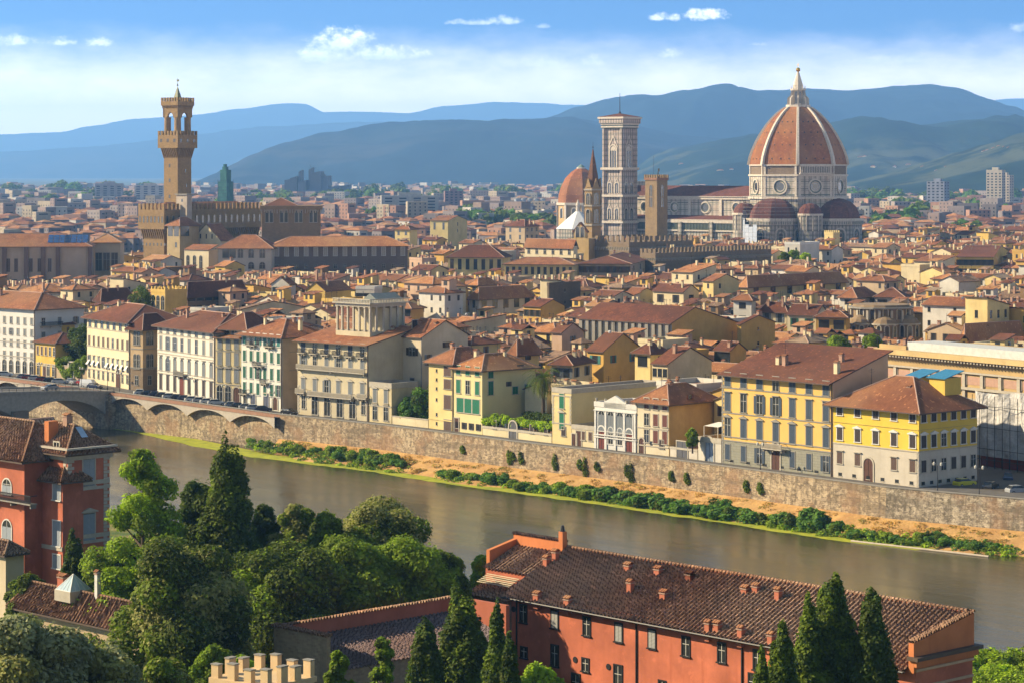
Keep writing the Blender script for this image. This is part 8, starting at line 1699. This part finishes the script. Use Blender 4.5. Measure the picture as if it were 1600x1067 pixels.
    for (px, py, hh) in ((854, 882, 1.2), (868, 874, 1.4), (840, 934, .8), (888, 942, .9), (982, 888, .7), (1029, 895, .9), (1078, 903, .8), (985, 922, 1.4), (1038, 932, .8), (1182, 922, .8), (1216, 935, 1.5), (1357, 952, 1.2), (1107, 984, 1.2), (1121, 983, 1.0), (1158, 993, 1.1), (1205, 1003, 1.2), (1078, 903, .8), (1165, 923, .6)):
        P, z = raster_hit(O, n, px, py, h, k); q = P-B.o; B.chimney(q.dot(B.u), q.dot(B.v), z+.1, hh*.7, .6 if hh > 1 else .75, rc)
    # wing at the far left end
    m = MB(); m.box(-8.3, -.62, 3.6, 8.7, 0, 10.7, REDC); m.build('wing_wall', r); corr((-8.4, 3.3, 10.8), (-.3, 3.3, 10.8), (-.3, 8.4, 12.9), (-8.4, 8.4, 12.9)).build('wing_roof', r); m = MB(); m.box(-8.8, -.4, 8.4, 9.0, 9, 14.1, RED2); m.box(-8.85, -8.3, 4.2, 8.4, 9, 12.7, RED2); m.mesh([(-8.85, 4.2, 12.7), (-8.3, 4.2, 12.7), (-8.3, 8.4, 13.6), (-8.85, 8.4, 13.6), (-8.3, 8.4, 12.7), (-8.85, 8.4, 12.7)], [(0, 1, 2, 3), (1, 4, 2), (0, 3, 5)], RED2); m.build('wing_parapet', r); corr((-9.0, 8.3, 14.12), (-.3, 8.3, 14.12), (-.3, 9.1, 14.25), (-9.0, 9.1, 14.25), .4, .4).build('parapet_tiles', r)
    m = MB(); m.box(-7.8, -.7, .6, 3.58, 0, h-.8, stone((.42, .28, .18), (.34, .2, .13), .5, .2)); m.build('brick_annexe', r); corr((-8, .3, h-.8), (-.65, .3, h-.8), (-.65, 3.5, h+.3), (-8, 3.5, h+.3)).build('annexe_roof', r); m = MB(); [m.box(-7.6, -2.2, 1.6+i*.3, 1.8+i*.3, h+.5+i*.14, h+.56+i*.14, plain('pale_planks', (.66, .56, .38))) for i in range(6)]; m.build('roof_boards', r)
    m = MB(); m.box(-.75, -.1, 7.9, 8.6, h+3, h+6.3, RED2); m.cyl(-.4, 8.2, h+6.3, h+7.0, .3, .15, 8, M_IRON); m.build('chimney', r)
    FOOT.append(corners(B.o, B.u, B.v, L, 20))
red_palace()
# walled lean-to roof in the middle
def lean_to():
    A = Vector((-23.6, 246)); u = Vector((math.cos(R(-45)), math.sin(R(-45)))); T = thing('walled_shed', 'old stone walled shed with dark lean-to tiled roof behind a red parapet, bottom centre', 'shed', (A.x, A.y, 0), R(-45)); st = stone((.44, .34, .22), (.30, .21, .14), .5, .25, (.36, .28, .18), vary=.7)
    m = MB(); m.box(0, 8, 0, .5, 0, 11, st); m.box(8, 8.4, 0, 25, 0, 7.6, st); m.build('stone_wall', T); m = MB(); m.box(0, .5, .5, 25, 0, 11, REDC); m.box(.5, 8, 24.5, 25, 0, 11, REDC); m.build('parapet_wall', T)
    corr((8.6, .5, 7.6), (8.6, 24.5, 7.6), (.5, 24.5, 9.6), (.5, .5, 9.6), .56, .5, mat=tile((.17, .10, .09), (.26, .17, .15), (.12, .07, .06), .56, groove=.9)).build('roof', T)
    m = corr((-.2, .2, 11.02), (-.2, 25.2, 11.02), (.7, 25.2, 11.12), (.7, .2, 11.12), .4, .45); m.build('coping_tiles', T); corr((-.2, -.2, 11.04), (8.2, -.2, 11.04), (8.2, .7, 11.16), (-.2, .7, 11.16), .4, .45).build('coping_tiles', T)
lean_to()
def near_house(nm, lab, xl, xc, xr, ye, ze, wall, rise, depth=None, over=.8, ang=-45):
    B = px_b(nm, lab, 'palace' if 'palace' in nm else 'house', xl, xc, xr, ye, ze, None, ang); 
    if depth: B.d = depth
    B.walls([(99, wall)]); h = B.h+.03; q = min(B.w, B.d)/2; k = rise/q; z = h-k*over; x0, y0, x1, y1 = -over, -over, B.w+over, B.d+over; t = h+rise
    if B.w > B.d: P, Q = (q, B.d/2, t), (B.w-q, B.d/2, t); F4 = [((x0, y0, z), (x1, y0, z), Q, P), ((x1, y0, z), (x1, y1, z), Q, Q), ((x1, y1, z), (x0, y1, z), P, Q), ((x0, y1, z), (x0, y0, z), P, P)]
    else: P, Q = (B.w/2, q, t), (B.w/2, B.d-q, t); F4 = [((x0, y0, z), (x1, y0, z), P, P), ((x1, y0, z), (x1, y1, z), Q, P), ((x1, y1, z), (x0, y1, z), Q, Q), ((x0, y1, z), (x0, y0, z), P, Q)]
    m = MB()
    for f in F4: c = corr(*f); b = len(m.v); m.v += c.v; m.f += [tuple(b+i for i in g_) for g_ in c.f]; mi = m.mi(T_FG); m.m += [mi]*len(c.f)
    m.build('roof', B.r); m = MB(); m.poly([(x0, y0, z-.12), (x0, y1, z-.12), (x1, y1, z-.12), (x1, y0, z-.12)], M_EAVE); m.box(x0-.05, x1+.05, y0-.05, y0+.1, z-.2, z-.02, M_EAVE); m.box(x1-.1, x1+.05, y0, y1, z-.2, z-.02, M_EAVE); m.build('eaves', B.r)
    m = MB()
    for a, b in ((F4[0][0], F4[0][3]), (F4[0][1], F4[0][2]), (F4[1][1], F4[1][2]), (P, Q)): 
        if (Vector(a)-Vector(b)).length > .3: m.tube((a[0], a[1], a[2]+.12), (b[0], b[1], b[2]+.12), .15, 6, T_FG)
    m.build('ridge_tiles', B.r); return B
SG = louver((.34, .38, .42)); TR = plain('grey_villa_stone', (.50, .44, .35), .8)
B = near_house('red_palace_tower', 'red corner tower of the near bank palace with grey quoins and pedimented windows', 22, 106, 171, 700, 22.4, RED, 2.3, over=1.0)
z = lambda py: ZP(py, B.Y); m = MB(); m.box(-.3, B.w+.35, -.3, 0, B.h-1.5, B.h-.2, TR); m.box(B.w, B.w+.35, 0, B.d+.3, B.h-1.5, B.h-.2, TR); m.box(-.7, B.w+.8, -.7, B.d+.7, B.h-.2, B.h+.02, TR); m.build('cornice', B.r)
for x in (0.0, B.d-.9): B.quoins('r', x, 0, B.h-1.5, TR, .9)
B.quoins('f', B.w-.9, 0, B.h-1.5, TR, .9)
for py in (768, 852): B.band('r', z(py), .35, .2, TR); B.band('r', z(py-8), .5, .12, plain('pale_band', (.50, .44, .34)))
for py in (762, 848, 925): B.win('r', B.d*.5, z(py), 1.7, 3.3, 'ped', TR, SG, 0)
B.win('f', B.w*.8, z(716), 1.1, 1.8, '', S_TRIM, None); TW = B
m = MB(); m.box(B.w*.52, B.w*.6, .4, 1.8, B.h, B.h+2.9, RED2); m.build('chimney', B.r); B.chimney(B.w*.6, 3.2, B.h+2, 1.6, .9, M_CHIM); m = MB(); m.box(B.w*.6, B.w*.6+1.6, 1, 1.1, 0, .05, GL)
m = MB(); kk = 2.6/(min(B.w, B.d)/2); m.mesh([(B.w-2.4, B.d*.45, B.h+kk*2.4+.2), (B.w-1.0, B.d*.45, B.h+kk*1.0+.2), (B.w-1.0, B.d*.6, B.h+kk*1.0+.2), (B.w-2.4, B.d*.6, B.h+kk*2.4+.2)], [(0, 1, 2, 3)], plain('skylight_glass', (.35, .45, .55), .15)); m.build('skylight', B.r)
# wing in front-left of the tower
B2 = near_house('red_palace_wing', 'lower red palace wing with pale shuttered windows left of the red corner tower', 18, 98, 102, 744, 19.08, RED, 1.3, depth=3.0); z2 = lambda py: ZP(py, B2.Y)
for px, w_ in ((49, 1.5), (89, 1.5)):
    x = B2.w*(px-18)/80
    for py, hh in ((782, 2.7), (854, 3.0), (889, 1.6)): B2.win('f', x, z2(py), w_, hh, '', S_WHITE, SG, 0)
B2.band('f', z2(861), .5, .12, plain('pale_band', (.50, .44, .34)))
B3 = near_house('red_palace_wing', 'leftmost red palace block with arched white windows and long balcony', -90, 38, 44, 711, 21.5, RED, 3.4, depth=9, over=1.0); z3 = lambda py: ZP(py, B3.Y)
for px in (12,):
    x = B3.w*(px+90)/128; B3.win('f', x, z3(775), 1.9, 1.8, 'arch', S_WHITE, SG, 0); B3.win('f', x, z3(855), 2.0, 3.0, 'arch', S_WHITE, SG, 0); B3.win('f', x, z3(892), 1.2, 1.6, '', S_WHITE, SG, 0)
B3.balcony('f', B3.w*.9, z3(783), B3.w*.5, 1.0, S_GREY); B3.band('f', z3(861), .5, .12, plain('pale_band', (.50, .44, .34)))
A = Bld('white_attic', 'white plastered attic gable behind the red corner tower', 'attic', (TW.o.x-2.5, TW.o.y+4.5), R(-45), 5, 6, ZP(700, TW.Y), 0, None, False); A.walls([(99, plaster((.66, .6, .5)))], gable='y', rise=2.2); A.roof('gy', 2.2, .4, T_FG)
B4 = near_house('near_house', 'low tan house with glass pyramid skylight and chimneys among trees at lower left', 25, 236, 266, 978, 7.6, plaster((.50, .38, .24), .4), 1.7)
gp = plain('pale_glass', (.45, .55, .58), .1, 0, .1, .6); B4.chimney(B4.w*.55, B4.d*.5, B4.h+2.2, 2.2, .5, S_WHITE); B4.chimney(B4.w*.3, B4.d*.5, B4.h+2, 1.3, 1.1, REDC)
m = MB(); cx, cy, zb = B4.w*.37, B4.d*.5, B4.h+1.9; m.box(cx-1.5, cx+1.5, cy-1.5, cy+1.5, zb-1.2, zb, S_TRIM); q = [(cx-1.4, cy-1.4, zb), (cx+1.4, cy-1.4, zb), (cx+1.4, cy+1.4, zb), (cx-1.4, cy+1.4, zb)]; ap = (cx, cy, zb+1.7); m.mesh(q+[ap], [(0, 1, 4), (1, 2, 4), (2, 3, 4), (3, 0, 4)], gp)
for i in range(4):
    m.tube(q[i], ap, .06, 4, S_WHITE); m.tube(q[i], q[(i+1) % 4], .06, 4, S_WHITE)
    for t in (.25, .5, .75): a_ = Vector(q[i]).lerp(Vector(q[(i+1) % 4]), t); m.tube(a_, a_.lerp(Vector(ap), 1-abs(t-.5)*1.0 if t == .5 else .52), .035, 4, S_WHITE)
m.build('glass_pyramid', B4.r)
near_house('near_house', 'sliver of a cream house with tiled roof at the left edge below the red palace', -60, 9, 12, 862, 12, plaster((.60, .50, .34), .3), .9, over=.5)
def turret():
    Y = 205; T = thing('battlemented_turret', 'small cream turret with battlements poking up at the bottom edge', 'turret', (PX(330, Y), Y, 0), R(-38)); m = MB(); C_ = plaster((.66, .48, .27), .3); zt = ZP(1047, Y); W, D = 6.4, 5.6
    m.box(0, W, 0, D, 0, zt-.6, C_); m.box(-.15, W+.15, -.15, D+.15, zt-1.0, zt-.55, C_); m.build('wall', T)
    for f, L in (('f', W), ('b', W), ('l', D), ('r', D)):
        n = 4
        for i in range(n):
            if f in 'lr' and i in (0, n-1): continue
            a = i*(L-.8)/(n-1); x, y = {'f': (a, 0), 'b': (a, D-.5), 'l': (0, a), 'r': (W-.5, a)}[f]; sx, sy = (.8, .5) if f in 'fb' else (.5, .8)
            q = MB(); q.box(x, x+sx, y, y+sy, zt-.58, zt+.5+(.25 if i % 2 else 0), C_); q.box(x-.05, x+sx+.05, y-.05, y+sy+.05, zt+.5+(.25 if i % 2 else 0), zt+.6+(.25 if i % 2 else 0), S_GREY); q.build('merlon', T)
turret()
# near trees: (label, px, top y, Y, radius px, mats, kind, seed)
def ntree(label, px, py, Y, rpx, mats, kind, seed, n=15000, zb=0.0, size=.36):
    x = PX(px, Y); zt = ZP(py, Y); r = rpx*Y/F*{'round': 1.12, 'cone': 1.3, 'airy': 1.3, 'cypress': 1.22}[kind]; h = zt-zb; g = random.Random(seed)
    if kind == 'round': lb = crown_lobes(r, h, seed, n=34, base=.3 if h > 2.2*r else .12, top=.4)
    elif kind == 'cone':
        lb = [(g.uniform(-.12, .12)*r, g.uniform(-.12, .12)*r, h*t, max(.35, r*(1-t)*.95+.25), max(.35, r*(1-t)*.95+.25), h*.06+.5) for t in [i/22 for i in range(2, 22)]]
        for i in range(60): t = g.uniform(.1, .92); a = g.random()*6.28; rr = r*(1-t)*.95; lb.append((rr*math.cos(a), rr*math.sin(a), h*t-.3, r*.2, r*.2, r*.26))
    elif kind == 'cypress':
        lb = [(g.uniform(-.1, .1)*r, g.uniform(-.1, .1)*r, h*t, r*min(1, (1-t)*2.6+.12)*(.7+.3*min(1, t*6)), r*min(1, (1-t)*2.6+.12)*(.7+.3*min(1, t*6)), h*.05+.5) for t in [i/26 for i in range(1, 26)]]
        for i in range(46): t = g.uniform(.05, .93); a = g.random()*6.28; rr = r*min(1, (1-t)*2.4+.1)*.8; lb.append((rr*math.cos(a), rr*math.sin(a), h*t, r*.3, r*.3, r*.75))
    elif kind == 'airy':
        lb = []
        for i in range(110): t = (g.random()**1.2*.95+.04); a = g.random()*6.28; rr = r*(1-t)**.6*g.uniform(.3, 1.05); lb.append((rr*math.cos(a), rr*math.sin(a), h*(.06+.9*t), r*.25*(1.2-t*.7), r*.25*(1.2-t*.7), r*.17*(1.2-t*.5)))
    cat = 'cypress' if kind == 'cypress' else ('tree' if h > 6 else 'bush'); nm = {'cypress': 'cypress_tree', 'cone': 'conifer_tree', 'round': 'broadleaf_tree', 'airy': 'leafy_tree'}[kind] if h > 6 else 'garden_bush'
    T = thing(nm, label, cat, (x, Y, zb)); inst('crown', leaves(lb, n, size, mats, seed, shell=.55 if kind != 'cypress' else .7, up=.5 if kind != 'cypress' else .25, aspect=1.6), T); m = MB(); m.tube((0, 0, -2), (0, 0, h*.8), .12+r*.05, 8, BARK, .06)
    for i in range(9): a = i*2.1+g.random(); z0 = h*g.uniform(.25, .75); rr = r*.7*(1-z0/h*.5); m.tube((0, 0, z0), (rr*math.cos(a), rr*math.sin(a), z0+h*.08), .05+r*.02, 5, BARK, .03)
    m.build('trunk', T); return T
L_GO = leafmat((.24, .25, .13), 20)
NT_ = [('bright green feathery tree rising beside the red corner tower', 223, 692, 278, 84, [L_LT, L_BR, L_MD], 'airy', 101, 20000),
 ('tall dark conical evergreen standing out against the river', 357, 686, 284, 66, [L_CY, L_DK, L_MD], 'cone', 102, 22000),
 ('small dark round evergreen between the feathery tree and the tall conical one', 312, 738, 292, 36, [L_DK, L_CY], 'round', 103, 9000),
 ('small dark crown peeping out right of the tall conical evergreen', 415, 776, 292, 24, [L_DK, L_CY], 'round', 104, 6000),
 ('grey green feathery crown behind the hedge of trees near the water', 466, 778, 290, 36, [L_OL, L_MD], 'round', 105, 9000),
 ('dark green round tree left of the big olive brown crown by the river', 512, 790, 286, 36, [L_DK, L_MD], 'round', 106, 9000),
 ('big olive brown round crown closest to the water', 592, 779, 290, 74, [L_OL, L_MD, L_DK], 'round', 107, 20000),
 ('mid green round tree below the olive brown crown, left one', 555, 838, 272, 72, [L_MD, L_LT], 'round', 108, 16000),
 ('mid green round tree below the olive brown crown, middle one', 630, 842, 275, 76, [L_LT, L_MD], 'round', 109, 18000),
 ('mid green round tree at the right end of the tree belt by the river', 694, 856, 279, 44, [L_MD, L_DK, L_LT], 'round', 110, 13000),
 ('broad green crown in the middle of the tree belt', 442, 850, 266, 90, [L_MD, L_DK, L_LT], 'round', 111, 21000),
 ('largest broad oak crown in front of the tall conical evergreen', 290, 836, 244, 90, [L_MD, L_OL, L_DK], 'round', 112, 24000),
 ('dark thuja in front of the red palace wing', 116, 834, 286, 34, [L_CY, L_DK], 'cone', 113, 11000),
 ('dark bushy evergreen right of the thuja under the feathery tree', 190, 872, 288, 46, [L_DK, L_CY], 'round', 114, 12000),
 ('low dark green bush under the red palace windows', 44, 894, 284, 30, [L_DK, L_MD], 'round', 115, 8000),
 ('huge grey green olive coloured tree filling the bottom left corner', 48, 938, 178, 98, [L_OL, L_GO, L_GO], 'round', 116, 30000),
 ('grey green tree right of the bottom left giant', 170, 990, 182, 62, [L_OL, L_GO], 'round', 117, 18000),
 ('small grey green tree left of the cream turret', 268, 1012, 190, 48, [L_OL, L_MD], 'round', 118, 10000),
 ('fresh green round bush behind the cream turret, left one', 335, 998, 232, 34, [L_LT, L_MD], 'round', 119, 8000),
 ('fresh green round bush behind the cream turret, right one', 378, 1014, 228, 26, [L_BR, L_LT], 'round', 120, 6000),
 ('dark spreading cedar left of the long red palace', 722, 912, 226, 62, [L_CY, L_DK, L_MD], 'cone', 121, 22000),
 ('narrow dark cypress left of the spreading cedar', 664, 974, 222, 26, [L_CY, L_DK], 'cypress', 122, 9000),
 ('slim dark cypress touching the red palace corner, taller one', 776, 946, 216, 17, [L_CY, L_MD], 'cypress', 123, 8000),
 ('slim dark cypress touching the red palace corner, shorter one', 797, 996, 212, 16, [L_CY, L_DK], 'cypress', 124, 7000),
 ('loose green tree in front of the walled shed, left one', 528, 1006, 214, 42, [L_MD, L_LT], 'airy', 125, 10000),
 ('loose green tree in front of the walled shed, right one', 598, 988, 216, 44, [L_MD, L_LT, L_DK], 'airy', 126, 12000),
 ('yellow green bush under the red palace wall', 842, 1030, 228, 38, [L_BR, L_LT], 'round', 127, 8000),
 ('small bright tree left of the tiled wing by the water', 757, 862, 292, 20, [L_LT, L_BR], 'round', 128, 5000),
 ('tallest cypress in front of the red palace roof', 1303, 907, 214, 37, [L_CY, L_DK, L_MD], 'cypress', 129, 20000),
 ('slim cypress leaning on the left of the tallest cypress', 1264, 938, 212, 24, [L_CY, L_MD], 'cypress', 130, 11000),
 ('cypress right of the tallest one before the red palace end wall', 1363, 929, 212, 30, [L_CY, L_DK], 'cypress', 131, 15000),
 ('forked cypress left of the slim one', 1222, 978, 208, 25, [L_CY, L_MD], 'cypress', 132, 11000),
 ('lowest cypress tip at the left of the cypress group', 1190, 1018, 206, 17, [L_CY, L_MD], 'cypress', 133, 6000)]
for (l, px, py, Y, r_, mt, kd, sd_, n_) in NT_: ntree(l, px, py, Y, r_, mt, kd, sd_, int(n_*(3.0 if Y > 220 else 3.4)), .6, .25 if Y > 240 else .22)
g = random.Random(31); lb = []
for i in range(60): px, Y = g.uniform(150, 780), g.uniform(262, 305); lb.append((PX(px, Y), Y, g.uniform(.6, 2.2), 3, 3, 1.8))
me = leaves(lb, 26000, .45, [L_DK, L_MD], 88); o = inst('undergrowth', me); o['kind'] = 'stuff'
lb = []; dg = bpy.context.evaluated_depsgraph_get(); nbk = bpy.data.objects['near_bank']
for i in range(200):
    px, py = g.uniform(1470, 1640), g.uniform(1026, 1090)
    if 1041 < py < 1056 and g.random() < .75: continue
    dr = Vector(((px-800)/F, 1, (HOR-py)/F)).normalized(); ok, loc, nn, idx = nbk.ray_cast(Vector((0, 0, H))+dr*100, dr)
    if ok: lb.append((loc.x, loc.y, loc.z+.3, g.uniform(.7, 1.4), g.uniform(.6, 1.2), g.uniform(.5, 1.0)))
me = leaves(lb, 30000, .22, [L_LT, L_BR, L_MD], 89); o = inst('bank_weeds', me); o['kind'] = 'stuff'
